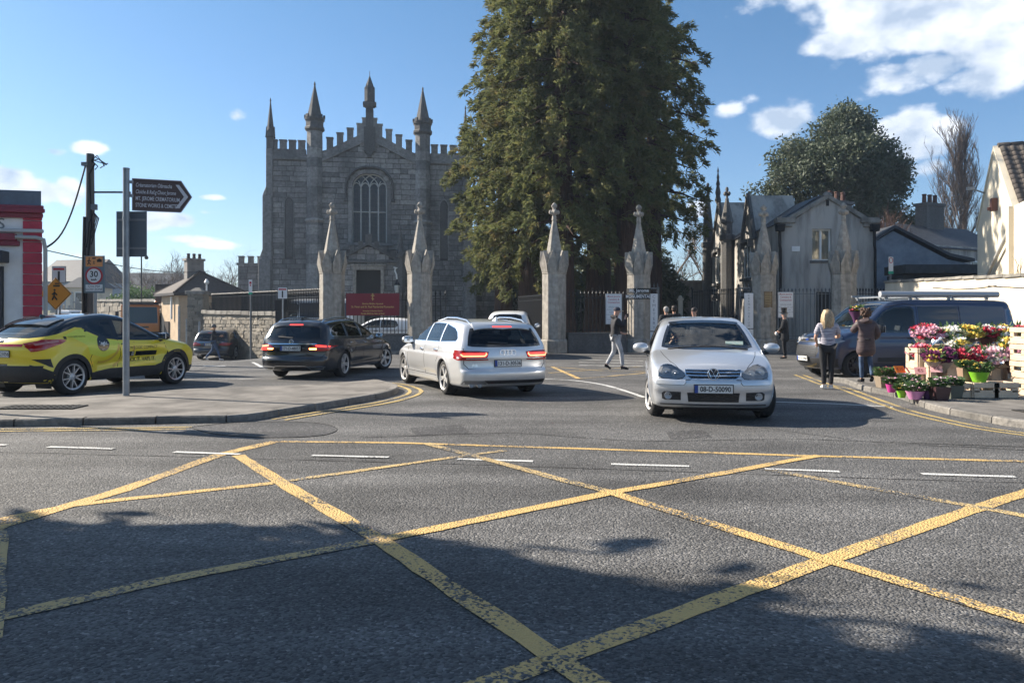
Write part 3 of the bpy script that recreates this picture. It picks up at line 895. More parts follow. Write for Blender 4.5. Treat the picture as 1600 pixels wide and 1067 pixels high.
  p.build('pinnacle',DARKSTONE,root)
  # bellcote finial at the gable top
 p = MB()
 p.box((0,-.05,13.1),(.72,.34,1.6));p.box((0,-.07,12.25),(.5,.3,.25));p.box((0,-.06,12.05),(.28,.25,.25))
 p.box((0,.12,14.4),(.5,.46,1.3));p.box((0,.12,15.1),(.46,.46,.5))
 p.box((0,.12,15.42),(.86,.6,.22));p.box((0,.12,15.3),(.66,.55,.1))
 octo(p,0,.12,[(.3,15.5),(.36,15.6),(.36,16.5),(.3,16.55),(.28,16.6),(.0,17.35)])
 for k in range(4):
  a = k * pi / 2 + pi / 4
  p.box((.3 * cos(a),.12 + .3 * sin(a),16.55),(.1,.1,.35),top=(.02,.02))
 p.tube([(0,.12,17.2),(0,.12,17.6)],.02,5)
 p.build('gable_finial',DARKSTONE,root,bevel=.015,seg=1)
 # --- the great window
 w = empty_part('window',root)
 g = MB()
 g.extrude([(x,.34,z) for x,z in win][::-1],(0,.02,0))
 g.build('pane',LEADED,w)
 rv = MB()
 n = len(win)
 for i in range(n):
  (x0,z0),(x1,z1) = win[i],win[(i + 1) % n]
  rv.add([(x0,-.03,z0),(x1,-.03,z1),(x1,.36,z1),(x0,.36,z0)],[(3,2,1,0)])
 rv.build('reveal',DARKSTONE,w)
 # dressed surround, hood mould
 su = MB()
 oa = [(-hw - .25,wz0)] + arch(hw + .25,spr,ris + .26) + [(hw + .25,wz0)]
 ia = [(-hw,wz0)] + arch(hw,spr,ris) + [(hw,wz0)]
 for i in range(len(oa) - 1):
  q = [oa[i],oa[i + 1],ia[i + 1],ia[i]]
  cx = sum(a for a,_ in q) / 4;cz = sum(b for _,b in q) / 4
  q = [(cx + (a - cx) * .985,cz + (b - cz) * .985) for a,b in q]
  su.extrude([(x,-.035,z) for x,z in q][::-1],(0,.07,0))
 su.box((0,-.06,wz0 - .09),(2 * hw + .7,.3,.18))
 su.build('dressed_surround',GRANITE,w)
 hm = MB();ho = [(-hw - .38,9.2)] + arch(hw + .38,spr,ris + .42,9) + [(hw + .38,9.2)]
 hm.tube([(x,-.09,z) for x,z in ho],.085,6);
 for s in (-1,1):hm.box((s * (hw + .38),-.09,9.14),(.26,.2,.2))
 hm.build('hood_mould',DARKSTONE,w)
 tr = MB()
 R = .05
 def bar(pts,r=R):tr.tube([(x,.26,z) for x,z in pts],r,5)
 for x in (-.565,0,.565):bar([(x,wz0),(x,spr)],.055)
 bar([(-hw,8.4),(hw,8.4)],.04);bar([(-hw + .04,wz0),(-hw + .04,spr)],.05);bar([(hw - .04,wz0),(hw - .04,spr)],.05)
 full = arch(hw - .04,spr,ris - .03,8);bar(full,.055)
 top = {}
 def inside(x,z):
  return z <= spr + max(0,ris * (1 - (abs(x) / hw) ** 1.9)) + .02
 for c0 in (-.848,-.283,.283,.848):
  bar([(c0 + x,z) for x,z in arch(.283,spr,.36,5)],.04)
 for s in (-1,1):
  for x0 in (-.565,0,.565):
   pts = []
   for i in range(10):
    a = i / 9 * 1.2
    x = x0 + s * (1.13 - 1.13 * cos(a));z = spr + .95 * sin(a)
    if inside(x,z):pts.append((x,z))
   if len(pts) > 1:bar(pts,.038)
 tr.build('tracery',TRACERY,w,smooth=50)
 gl = MB()
 for x in np.arange(-1.0,1.01,.1417):
  gl.box((x,.33,8.2),(.012,.012,3.7))
 for z in np.arange(wz0 + .25,spr,.3):gl.box((0,.33,z),(2.2,.012,.012))
 gl.build('glazing_bar',M('lead',(.06,.06,.065),.6),w)
 # --- porch
 po = empty_part('porch',root)
 m = MB()
 pw = 1.75
 # wall round the opening
 for s in (-1,1):m.box((s * 1.24,-1.1,2.5),(1.0,2.2,5.0))
 m.box((0,-1.1,4.75),(1.48,2.2,.5))
 m.extrude([(-pw,-2.2,5.0),(pw,-2.2,5.0),(0,-2.2,6.0)],(0,2.2,0))
 m.build('porch_wall',JOINT,po)
 def piv(z):
  if z > 5.0:
   k = (6.0 - z) / .571
   return [(-k,k)] if k > .15 else []
  s = [(-pw + .02,pw - .02)]
  if z < 4.5:s = [(-pw + .02,-.74),(.74,pw - .02)]
  return s
 ashlar(po,piv,.9,5.9,.33,.4,.9,-2.22,limit=70)
 m = MB()
 for s in (-1,1):
  m.extrude([(0,-2.36,6.02),(0,-2.36,6.2),(s * 1.9,-2.36,5.12),(s * 1.9,-2.36,4.94)][::s],(0,.5,0))
  for x in (.5,1.0,1.5):
   m.box((s * x,-2.15,6.3 - .57 * x),(.28,.24,.5))
 m.box((0,-2.15,6.4),(.4,.26,.6));m.box((0,-2.15,6.75),(.2,.2,.25),top=(.03,.03))
 m.box((0,-2.32,4.98),(3.6,.18,.14))
 m.build('porch_parapet',DARKSTONE,po)
 m = MB()
 for s in (-1,1):m.box((s * .86,-2.3,2.7),(.22,.2,3.6))
 m.box((0,-2.3,4.58),(1.94,.2,.24));m.box((0,-2.31,4.76),(2.2,.26,.1))
 m.build('door_surround',PILLAR,po,bevel=.015,seg=1)
 m = MB();m.box((0,-1.6,2.6),(1.5,.1,3.9));m.build('door',DOORWOOD,po)
 for s in (-1,1):
  t = MB();octo(t,s * 1.98,-2.1,[(.3,0),(.3,5.2),(.36,5.3),(.36,5.5),(.27,5.55),(.03,7.1),(.06,7.15),(.01,7.3)])
  for k in range(8):
   a = 2 * pi * k / 8
   t.box((s * 1.98 + .3 * cos(a),-2.1 + .3 * sin(a),5.55),(.16,.1,.3),rz=a + pi / 2,top=(.02,.06))
  t.build('porch_turret',DARKSTONE,po)
 for k in range(5):
  m = MB();m.box((0,-2.6 - .34 * (4 - k),.08 + k * .15),(4.4 + (4 - k) * .5,.4 + .0,.17 + .0));m.build('step',PILLAR,po)
 m = MB();m.box((0,-1.3,.4),(4.2,2.4,.8));m.build('porch_floor',PILLAR,po)
 # aisle seen to the right of the front, low annexe on the left
 m = MB();m.box((7.4,3.2,3.6),(2.2,4,7.2));a = m.build('aisle_wall',JOINT,root)
 ashlar(a,lambda z:[(6.98,8.5)],.3,7.1,.335,.45,1.0,1.19,limit=60)
 m = MB();m.box((-7.65,3.4,2.5),(1.75,4,5.0));a = m.build('annexe_wall',JOINT,root)
 ashlar(a,lambda z:[(-8.52,-6.96)],.3,4.95,.4,.5,1.0,1.39,limit=60)
 m = MB();m.box((-7.7,1.55,5.0),(1.85,.4,.14));merlons(m,-8.5,-6.98,5.05,.42,.32,.17,1.4,1.75);m.build('annexe_battlement',GRANITE,root)
 # wall lantern on a white bracket
 lt = thing('lantern','glazed lantern on a white scrolled bracket beside the church door','lantern',root.matrix_basis @ Vector((1.75,-4.2,0)),0)
 p = MB();p.tube([(0,0,0),(0,0,3.0)],.05,8);p.lathe([(.12,0),(.12,.3),(.06,.4)],8);p.build('post',black_metal,lt)
 p = MB();p.lathe([(.1,3.0),(.17,3.42),(.17,3.44)],6);p.build('lamp_glass',M('lamp_glass',(.5,.52,.5),.2),lt)
 p = MB();p.lathe([(.2,3.44),(.12,3.6),(.03,3.72),(.05,3.8),(.0,3.88)],6);p.build('lamp_cap',black_metal,lt)
 p = MB();p.tube([(0,0,3.8),(-.03,0,4.1),(-.12,0,4.3),(-.1,0,4.45),(.02,0,4.5),(-.2,0,4.52)],.05,6);p.build('bracket',white_paint,lt,smooth=60)
 return root
CHURCH = build_church()
CHURCH.scale = (1.0,1.0,1.0)
# ------------------------------------------------------------------ gate pillars
def gate_pillar_meshes():
 out = []
 s = MB()
 def oc(prof,z=None):s.lathe(prof,8,phase=pi / 8)
 k = 1 / cos(pi / 8)
 W = .485 * k
 s.lathe([(W + .07,0),(W + .07,.5),(W + .02,.58)],8,phase=pi / 8)
 out.append(('pillar_base',s));s = MB()
 s.lathe([(W,.58),(W,2.09)],8,phase=pi / 8);s.lathe([(W - .006,2.0),(W - .006,2.15)],8,phase=pi / 8)
 s.lathe([(W,2.106),(W,3.3)],8,phase=pi / 8)
 out.append(('shaft',s));s = MB()
 s.lathe([(W,3.3),(W + .025,3.34),(W * .86,3.42),(W * .86,3.9),(.40 * k,4.15)],8,phase=pi / 8)
 # eight gablets standing round the head
 ap,r0,r1 = .485,.50,.60
 for i in range(8):
  a = i * pi / 4
  hwid = ap * math.tan(pi / 8)
  def P(u,r,z):
   return (r * cos(a) - u * sin(a),r * sin(a) + u * cos(a),z)
  hw1 = r1 * math.tan(pi / 8) * .90
  vs = [P(-hwid * .97,r0,3.36),P(hwid * .97,r0,3.36),P(hw1,r1,3.72),P(0,r1 - .01,4.3),P(-hw1,r1,3.72),P(-hwid * .7,.40,3.36),P(hwid * .7,.40,3.36),P(hw1 * .8,.42,3.72),P(0,.36,4.3),P(-hw1 * .8,.42,3.72)]
  s.add(vs,[(0,1,2,3,4),(0,5,6,1),(1,6,7,2),(2,7,8,3),(3,8,9,4),(4,9,5,0),(9,8,7,6,5)])
 out.append(('gablet_head',s));s = MB()
 s.lathe([(.385,3.95),(.36,4.15),(.09,5.55),(.11,5.58),(.11,5.63),(.085,5.66)],8,phase=pi / 8)
 out.append(('spire',s));s = MB()
 s.lathe([(.085,5.64),(.10,5.72),(.075,5.78),(.15,5.86),(.17,5.93),(.11,6.0),(.07,6.05),(.10,6.12),(.115,6.2),(.08,6.28),(.0,6.34)],10)
 for i in range(4):
  a = i * pi / 2 + .3
  s.ball((.16 * cos(a),.16 * sin(a),5.92),(.075,.075,.1),6,5);s.ball((.1 * cos(a + .7),.1 * sin(a + .7),6.18),(.05,.05,.07),6,5)
 out.append(('finial',s))
 return out
pm = gate_pillar_meshes()
PILLARS = [(519,33.5,'stone gate pillar left of the dark red church board'),(656,33.4,'stone gate pillar right of the dark red church board'),(866,33.6,'stone gate pillar at the left end of the noticeboard railing'),(998,34.2,'stone gate pillar carrying the black monumentals plates'),(1193,34.2,'stone gate pillar between the crematorium sign and the top-hat man'),(1318,33.6,'stone gate pillar in front of the house window'),]
first = None
for (px,d,lab) in PILLARS:
 loc = ((px - 800) / F * d,d,0)
 if first is None:
  first = thing('gate_pillar',lab,'gate pillar',loc,-.17,'spired stone gate pillars')
  for nm,mb in pm:mb.build(nm,PILLAR,first,bevel=.012 if nm != 'finial' else 0,seg=1,smooth=60 if nm == 'finial' else None)
 else:
  c = copy_tree(first);c['label'] = lab;c.location = loc;c.rotation_euler = (0,0,-.17 + random.uniform(-.04,.04))
PXY = [((px - 800) / F * d,d) for px,d,_ in PILLARS]
# ------------------------------------------------------------------ railings
def bar_mesh(h,r=.013,spear=.16,mat=black_metal):
 m = MB();m.tube([(0,0,0),(0,0,h - spear)],r,6)
 m.lathe([(r,h - spear),(r * 2.4,h - spear + .015),(r,h - spear + .03),(r * 2.2,h - spear * .55),(.002,h)],6)
 me = m.mesh('bar');me.materials.append(mat);return me
def railing(label,p0,p1,h,spacing=.14,z0=0.0,plinth=None,rails=(.18,None),mat=black_metal,group=None,r=.013,spear=.16,name='railing',zf=None,posts=0):
 p0 = Vector((p0[0],p0[1],0));p1 = Vector((p1[0],p1[1],0));L = (p1 - p0).length
 rz = atan2(p1.y - p0.y,p1.x - p0.x)
 root = thing(name,label,'railing',(p0.x,p0.y,z0),rz,group)
 base = 0
 if plinth:
  m = MB();m.box((L / 2,0,plinth / 2 - .15),(L,.42,plinth + .3));m.box((L / 2,0,plinth + .03),(L,.5,.08))
  m.build('plinth',DARKSTONE,root,bevel=.01,seg=1);base = plinth + .07
 me = bar_mesh(h - base,r,spear,mat)
 n = max(2,int(L / spacing))
 for i in range(n):
  inst('bar',me,root,(L * (i + .5) / n,0,base),(0,0,0))
 for rz_ in (base + .12,h - spear - .1):
  m = MB();m.box((L / 2,0,rz_),(L,.045,.022));m.build('rail',mat,root)
 for k in range(posts):
  x = L * k / max(1,posts - 1)
  m = MB();m.tube([(x,0,base),(x,0,h)],.035,8);m.lathe([(.035,h),(.06,h + .04),(.05,h + .1),(0,h + .16)],8,(x,0,0));m.build('post',mat,root,smooth=50)
 return root
def between(i,j,t0=.0,t1=1.0):
 a,b = Vector(PXY[i]),Vector(PXY[j]);return a.lerp(b,t0),a.lerp(b,t1)
lerp2 = lambda a,b,t:(a[0] + (b[0] - a[0]) * t,a[1] + (b[1] - a[1]) * t)
g_r = 'black iron railings between the gate pillars'
railing('black spear-topped railing behind the dark red church board',lerp2(PXY[0],PXY[1],.14),lerp2(PXY[0],PXY[1],.86),2.55,.155,plinth=.75,group=g_r,spear=.24,r=.018)
railing('black iron railing on a dark plinth behind the man in the cap',lerp2(PXY[2],PXY[3],.15),lerp2(PXY[2],PXY[3],.84),2.62,.165,plinth=.78,group=g_r,r=.017,spear=.2)
railing('grey iron railing behind the noticeboard and top-hat man',lerp2(PXY[4],PXY[5],.15),lerp2(PXY[4],PXY[5],.85),2.75,.15,plinth=.5,group=g_r,r=.019,mat=grey_metal)
railing('short iron railing right of the last stone pillar',(PXY[5][0] + .55,33.7),(PXY[5][0] + 2.2,34.3),2.75,.15,plinth=.4,group=g_r,mat=black_metal,r=.019)
railing('short stub of spiked railing right of the second pillar',(PXY[1][0] + .55,33.5),(PXY[1][0] + 1.15,33.7),2.65,.2,r=.02,spear=.28,group=g_r)
railing('dark tall railing left of the third pillar by the white car',(PXY[2][0] - .5,33.8),(PXY[2][0] - 1.5,37.6),2.5,.15,group=g_r,plinth=.3,r=.02)
# open leaves of the main gate
def gate_leaf(label,p0,p1,h,mat):
 r = railing(label,p0,p1,h,.13,name='iron_gate',mat=mat,r=.015,z0=.05,group='open leaves of the cemetery gate',posts=2)
 r['category'] = 'gate'
 L = (Vector(p1) - Vector(p0)).length
 m = MB()
 m.box((L / 2,0,h * .45),(L,.05,.05));m.box((L / 2,0,.3),(L,.03,.4))
 for i in range(int(L / .26)):
  m.lathe([(.10,0),(.12,.012),(.10,.024)],10,(.13 + i * .26,.01,h * .45 + .2),axis='y')
 m.build('gate_ornament',mat,r)
 return r
gate_leaf('dark iron gate leaf swung open beside the crematorium sign',(PXY[4][0] - .95,34.6),(PXY[4][0] - 2.2,38.0),2.75,black_metal)
gate_leaf('iron gate leaf swung open behind the cemetery sign',(PXY[3][0] + .95,34.8),(PXY[3][0] + 1.5,38.4),2.4,black_metal)
for (px,d,lab) in ((1164,34.3,'fretted iron gatepost above the crematorium sign'),(1022,34.3,'fretted iron gatepost above the cemetery sign')):
 x = (px - 800) / F * d
 g = thing('gatepost',lab,'gatepost',(x,d + .12,0),0,'fretted iron gateposts')
 m = MB()
 for s in (-1,1):
  for t in (-1,1):m.box((s * .2,t * .12,1.4),(.045,.045,2.8))
 for z in (.1,2.45,2.75):m.box((0,0,z),(.46,.3,.05))
 m.build('frame',grey_metal,g)
 m = MB()
 for i in range(3):
  m.tube([(-.18 + .12 * i,-.12,2.45),(.0 + .06 * i,-.12,2.6),(-.18 + .12 * i,-.12,2.75)],.012,5)
  m.lathe([(.012,2.75),(.03,2.85),(.0,3.0)],6,(-.16 + .16 * i,-.1,0))
 m.build('fretwork',grey_metal,g)
 # ------------------------------------------------------------------ lodge by the gate
RENDER_GREY = M('weathered_grey_render',(.44,.415,.38),.9,col2=(.12,.113,.105),scale=1.1,stretch=(1.6,1.6,.28),bump=.3,bscale=30,space='World',lo=.42,hi=.72)
RENDER_DARK = M('grey_shed_render',(.25,.28,.32),.9,var=.25,scale=1.5,bump=.2,bscale=40,space='World')
CREAM = M('cream_render',(.66,.58,.46),.9,col2=(.46,.40,.32),scale=1.6,stretch=(1,1,.5),bump=.4,bscale=25,space='World',lo=.5,hi=.8)
CREAMHOUSE = M('cream_house_render',(.68,.61,.48),.9,col2=(.55,.49,.39),scale=1.2,bump=.25,bscale=30,space='World',lo=.5,hi=.8)
PVC = M('white_window_frame',(.74,.74,.72),.4)
WINDOWGLASS = M('window_glass',(.02,.025,.03),.04,spec=.9)
CURTAIN = M('net_curtain',(.55,.54,.5),.9,var=.2,scale=8,stretch=(8,8,1))
TILE = M_island('brown_roof_tile',(.13,.105,.09),(.075,.062,.055),.8,.4,40,stain=(.16,.15,.12),stain_scale=1.4,stretch=(1,1,1),amt=.4)
COPING = M('coping_stone',(.24,.225,.20),.9,var=.4,scale=2.5,bump=.4,bscale=25,space='World')
PIPE = M('black_downpipe',(.02,.02,.022),.75,spec=.2)
def sash(parent,c,w,h,rz=0,curtain=True,bars=1):
 """window: frame, panes, sill"""
 win = empty_part('window',parent,c,(0,0,rz))
 m = MB();t = .07
 for s in (-1,1):
  m.box((s * (w / 2 - t / 2),0,h / 2),(t,.08,h))
 m.box((0,0,t / 2),(w - 2 * t,.08,t));m.box((0,0,h - t / 2),(w - 2 * t,.08,t))
 for i in range(bars):m.box(((i + 1) * w / (bars + 1) - w / 2,-.01,h / 2),(.09,.09,h - 2 * t))
 m.build('frame',PVC,win)
 for i in range(bars + 1):
  a = -w / 2 + i * w / (bars + 1)
  g = MB();g.box((a + w / (bars + 1) / 2,.02,h / 2),(w / (bars + 1) - .06,.01,h - .1));g.build('pane',M_glass('house_glass',(.75,.78,.78),0,.06),win)
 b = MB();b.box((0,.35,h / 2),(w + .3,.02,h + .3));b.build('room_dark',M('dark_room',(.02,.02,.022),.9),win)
 if curtain:
  cu = MB()
  for s in (-1,1):
   pts = [(s * (w / 2 - .05 - i * .03),.1 + .02 * (i % 2),.05) for i in range(6)]
   for a,b_ in zip(pts,pts[1:]):
    k = .16 * s
    cu.add([a,b_,(b_[0] - k,b_[1],h - .05),(a[0],a[1],h - .05)],[(0,1,2,3)])
  cu.build('curtain',CURTAIN,win)
 sl = MB();sl.box((0,-.1,-.06),(w + .2,.3,.12));sl.build('sill',DARKSTONE,win,bevel=.01,seg=1)
 return win
def wall_with_hole(name,outline,holes,thick,mat,parent,M4=None):
 """outline / holes as (u, z); wall plane at v=0 going back by thick"""
 bm = bmesh.new();ed = []
 for pts in [outline] + holes:
  vv = [bm.verts.new((x,0,z)) for x,z in pts]
  ed += [bm.edges.new((vv[i],vv[(i + 1) % len(vv)])) for i in range(len(vv))]
 bmesh.ops.triangle_fill(bm,use_beauty=True,use_dissolve=False,edges=ed)
 for f in bm.faces:
  if f.normal.y > 0:f.normal_flip()
 r = bmesh.ops.extrude_face_region(bm,geom=bm.faces[:])
 for e in r['geom']:
  if isinstance(e,bmesh.types.BMVert):e.co.y = thick
 bmesh.ops.recalc_face_normals(bm,faces=bm.faces[:])
 if M4 is not None:bmesh.ops.transform(bm,matrix=M4,verts=bm.verts[:])
 me = bpy.data.meshes.new(name);bm.to_mesh(me);bm.free()
 return mesh_obj(name,me,mat,parent)
def build_lodge():
 ox,oy = 12.75,38.0
 root = thing('gate_lodge','weathered grey gabled lodge with a white two-pane window behind the gate pillars','house',(ox,oy,0))
 W = 4.6
 # gable front facing the road
 g = [(0,0),(W,0),(W,6.0),(W - .55,6.05),(W / 2,7.2),(.55,6.05),(0,6.0)]
 wz = 1.46 + (497 - 407) / F * oy;wx = (1284 - 800) / F * oy - ox
 hole = [(wx - .47,wz),(wx + .47,wz),(wx + .47,wz + 1.5),(wx - .47,wz + 1.5)]
 wall_with_hole('wall',g,[hole],.35,RENDER_GREY,root)
 sash(root,(wx,.2,wz),.94,1.5)
 m = MB();m.box((wx + .3,-.03,1.35),(1.1,.06,2.7));m.build('dark_doorway',M('doorway',(.012,.012,.014),.7),root)
 m = MB();m.box((wx - 1.25,-.02,wz + .55),(.38,.05,.24));m.build('wall_plaque',white_paint,root)
 m = MB()
 for s in (-1,1):
  q = [(W / 2,-.12,7.14),(W / 2,-.12,7.36),(W / 2 + s * (W / 2 - .45),-.12,6.3),(W / 2 + s * (W / 2 - .45),-.12,6.05)]
  m.extrude(q[::s],(0,.55,0))
 for x in (.3,W - .3):
  m.box((x,.08,6.12),(.9,.5,.26));m.box((x,.08,5.9),(.6,.4,.2));
 m.box((W / 2,.05,7.38),(.4,.4,.2),top=(.2,.2))
 m.build('gable_coping',COPING,root,bevel=.02,seg=1)
 m = MB();m.box((W / 2,-.03,6.95),(.12,.05,.28));m.build('gable_slit',M('doorway',(.012,.012,.014),.7),root)
 for x in (-.02,W - .12):
  p = MB();p.box((x,-.18,5.75),(.34,.3,.34),top=(.42,.36));p.tube([(x,-.16,5.6),(x,-.16,4.9),(x + .04,-.14,4.7),(x + .04,-.14,0)],.07,8);p.build('downpipe',PIPE,root,smooth=50)
  # roof of the front range
 r = MB()
 r.extrude([(.3,.3,6.0),(W - .3,.3,6.0),(W / 2,.3,7.1)],(0,5.2,0));r.build('roof',SLATE,root)
 # long side towards the gate avenue, facing the sun
 side = MB();side.box((.2,7.4,3.0),(.4,14.0,6.0));side.box((2.4,7.4,2.9),(4.2,13.9,5.8))
 side.build('side_wall',RENDER_GREY,root)
 r = MB()
 r.extrude([(-.1,.8,5.95),(4.6,.8,5.95),(2.25,.8,7.45)],(0,13.4,0));r.build('roof',SLATE,root)
 for (y0,hw,ez,az,nm) in ((4.5,1.15,5.6,8.0,'wall_gable'),(10.5,1.7,5.6,8.5,'wall_gable')):
  m = MB()
  m.extrude([(-.12,y0 - hw,0),(-.12,y0 - hw,ez),(-.12,y0,az),(-.12,y0 + hw,ez),(-.12,y0 + hw,0)],(.5,0,0))
  m.extrude([(-.05,y0 - hw,ez + .1),(-.05,y0,az),(-.05,y0 + hw,ez + .1)],(2.3,0,0))
  o = m.build(nm,RENDER_GREY,root)
  c = MB()
  for s in (-1,1):
   c.tube([(-.15,y0 + s * hw * 1.05,ez - .05),(-.15,y0,az + .1)],.11,6)
  c.build('gable_coping',DARKSTONE,root)
  for (zz,h2) in ((3.6,1.7),(.7,1.9)):
   w = empty_part('window',root,(-.14,y0,zz),(0,0,-pi / 2))
   q = MB();q.box((0,0,h2 / 2),(1.0,.05,h2));q.build('pane',WINDOWGLASS,w)
   q = MB()
   for s in (-1,0,1):q.box((s * .48,-.03,h2 / 2),(.07,.06,h2))
   q.box((0,-.03,.03),(1.0,.06,.07));q.box((0,-.03,h2),(1.0,.06,.07));q.build('frame',PVC,w)
   q = MB();q.box((0,-.15,-.1),(1.3,.3,.14));q.build('sill',DARKSTONE,w);q = MB();q.extrude([(-.78,-.26,h2 - .1),(-.62,-.26,h2 - .1),(-.62,-.26,h2 + .17),(.62,-.26,h2 + .17),(.62,-.26,h2 - .1),(.78,-.26,h2 - .1),(.78,-.26,h2 + .33),(-.78,-.26,h2 + .33)],(0,.3,0));q.build('hood_mould',DARKSTONE,w)
   # bay and pinnacles
 for (y0,zt,r0) in ((8.1,9.0,.36),(12.6,10.0,.34)):
  m = MB()
  m.lathe([(r0,0),(r0,5.9),(r0 + .08,6.0),(r0 + .08,6.25),(r0 * .85,6.3),(r0 * .85,6.9),(r0,7.0),(.1,zt - .7),(.12,zt - .66),(.07,zt - .6)],8,(-.3,y0,0),phase=pi / 8)
  for a in range(4):m.ball((-.3 + .15 * cos(a * pi / 2 + .6),y0 + .15 * sin(a * pi / 2 + .6),zt - .35),(.1,.1,.12),6,5)
  m.ball((-.3,y0,zt - .1),(.1,.1,.16),6,5);m.tube([(-.3,y0,zt - .7),(-.3,y0,zt - .1)],.07,6)
  m.build('pinnacle',DARKSTONE,root)
 m = MB();m.lathe([(.1,8.4),(.2,8.6),(.13,8.9),(.17,9.1),(.09,9.5),(.13,9.6),(.06,9.9),(.09,10.0),(.03,10.3),(.06,10.4),(.0,10.7)],8,(-.2,10.5,0));m.build('gable_finial',DARKSTONE,root,smooth=50)
 # chimneyless low wing beyond
 m = MB();m.box((-1.2,15.3,1.9),(3.2,2.0,3.8));m.box((-1.2,15.2,3.85),(3.4,2.3,.16));m.build('low_wing',RENDER_GREY,root)
 return root
build_lodge()
def prism_house(name,label,loc,rz,w,d,eave,ridge,wall,roof,ov=.25,cat='house'):
 """gable faces local -y"""
 root = thing(name,label,cat,loc,rz)
 m = MB();m.extrude([(-w / 2,0,0),(w / 2,0,0),(w / 2,0,eave),(0,0,ridge),(-w / 2,0,eave)],(0,d,0))
 m.build('wall',wall,root)
 r = MB();t = .14
 for s in (-1,1):
  sl = (ridge - eave) / (w / 2);e = w / 2 + ov
  q = [(0,-ov,ridge + .02),(0,-ov,ridge + t + .04),(s * e,-ov,ridge - sl * e + t + .04),(s * e,-ov,ridge - sl * e + .02)]
  r.extrude(q[::s],(0,d + 2 * ov,0))
 r.build('roof',roof,root)
 return root
 # grey gabled shed
sh = prism_house('shed','long grey rendered gable shed right of the lodge',(18.4,41.0,0),0,0.1,.1,.1,.1,RENDER_DARK,SLATE) if False else None
def build_shed():
 d = 42.0;X = lambda px:(px - 800) / F * d;Z = lambda py:CAM_H + (HORIZON - py) / F * d
 root = thing('outbuilding','blue-grey rendered gable outbuilding with a long sloping roof beside the lodge','outbuilding',(X(1362),d,0))
 x0 = X(1362)
 o = [(X(1363) - x0,0),(X(1512) - x0,0),(X(1512) - x0,Z(412)),(X(1480) - x0,Z(405)),(X(1396) - x0,Z(361)),(X(1363) - x0,Z(380))]
 m = MB();m.extrude([(a,0,b) for a,b in o],(0,7,0));m.build('wall',RENDER_DARK,root)
 r = MB()
 pts = [(X(1352) - x0,Z(385)),(X(1396) - x0,Z(357)),(X(1482) - x0,Z(401)),(X(1520) - x0,Z(409))]
 for (a,b),(c,e) in zip(pts,pts[1:]):
  r.extrude([(a,-.2,b),(c,-.2,e),(c,-.2,e + .16),(a,-.2,b + .16)],(0,7.5,0))
 r.build('roof',SLATE,root)
 m = MB();m.box((X(1460) - x0,-2.6,Z(435) / 2),(X(1560) - X(1362),1.6,Z(435)));m.box((X(1460) - x0,-2.7,Z(427)),(X(1563) - X(1362),2.2,.42));m.build('lean_to',M('dark_lean_to',(.05,.055,.06),.8,var=.3),root)
 return root
build_shed()
# ------------------------------------------------------------------ right-hand boundary wall
def build_boundary_wall():
 a,b = Vector((14.55,19.6,0)),Vector((15.55,33.2,0))
 L = (b - a).length;rz = atan2(b.y - a.y,b.x - a.x)
 root = thing('boundary_wall','sunlit cream rendered boundary wall with cracked coping behind the blue van','wall',a,rz)
 h0,h1 = 2.56,2.92
 m = MB();n = 24
 vs = [];
 rng = random.Random(4)
 for i in range(n + 1):
  x = L * i / n;z = h0 + (h1 - h0) * i / n
  vs += [(x,0,0),(x,0,z),(x,-.3,z),(x,-.3,0)]
 fs = []
 for i in range(n):
  for k in range(3):fs.append((i * 4 + k,i * 4 + k + 1,(i + 1) * 4 + k + 1,(i + 1) * 4 + k))
 fs += [(3,2,1,0),(n * 4,n * 4 + 1,n * 4 + 2,n * 4 + 3)]
 m.add(vs,fs);m.build('wall',CREAM,root)
 x = 0
 while x < L:
  l = min(rng.uniform(.75,1.05),L - x)
  z = h0 + (h1 - h0) * (x + l / 2) / L
  m = MB();m.box((x + l / 2,-.15,z + .055 + rng.uniform(-.008,.008)),(l - .015,.42,.1));m.build('coping_stone',COPING,root,bevel=.012,seg=1)
  x += l
 c = MB()
 for (s0,s1) in ((.5,5.4),(4.9,9.2)):
  pts = []
  for i in range(9):
   t = i / 8;x = s0 + (s1 - s0) * t
   z = h0 + (h1 - h0) * x / L - .24 - .08 * sin(pi * t) + rng.uniform(-.01,.01)
   pts.append((x,.015,z))
  c.tube(pts,.012,4)
 c.build('cable',PIPE,root)
 pl = MB()
 for i in range(7):
  x = 3.9 + rng.uniform(-.12,.12);z = h0 + .25 * x / L * 1.4 + .1
  pl.tube([(x,-.1,z),(x + rng.uniform(-.15,.15),-.1 + rng.uniform(-.1,.1),z + rng.uniform(.2,.5)),(x + rng.uniform(-.3,.3),-.1,z + rng.uniform(.4,.6))],[.008,.006,.002],4)
 w = pl.build('weed_stem',M('dry_stem',(.14,.09,.05),.9));w.matrix_world = Matrix.Translation(a) @ Matrix.Rotation(rz,4,'Z')
 tag(w,'dry leafless weed sprouting from the boundary wall coping','weed')
build_boundary_wall()
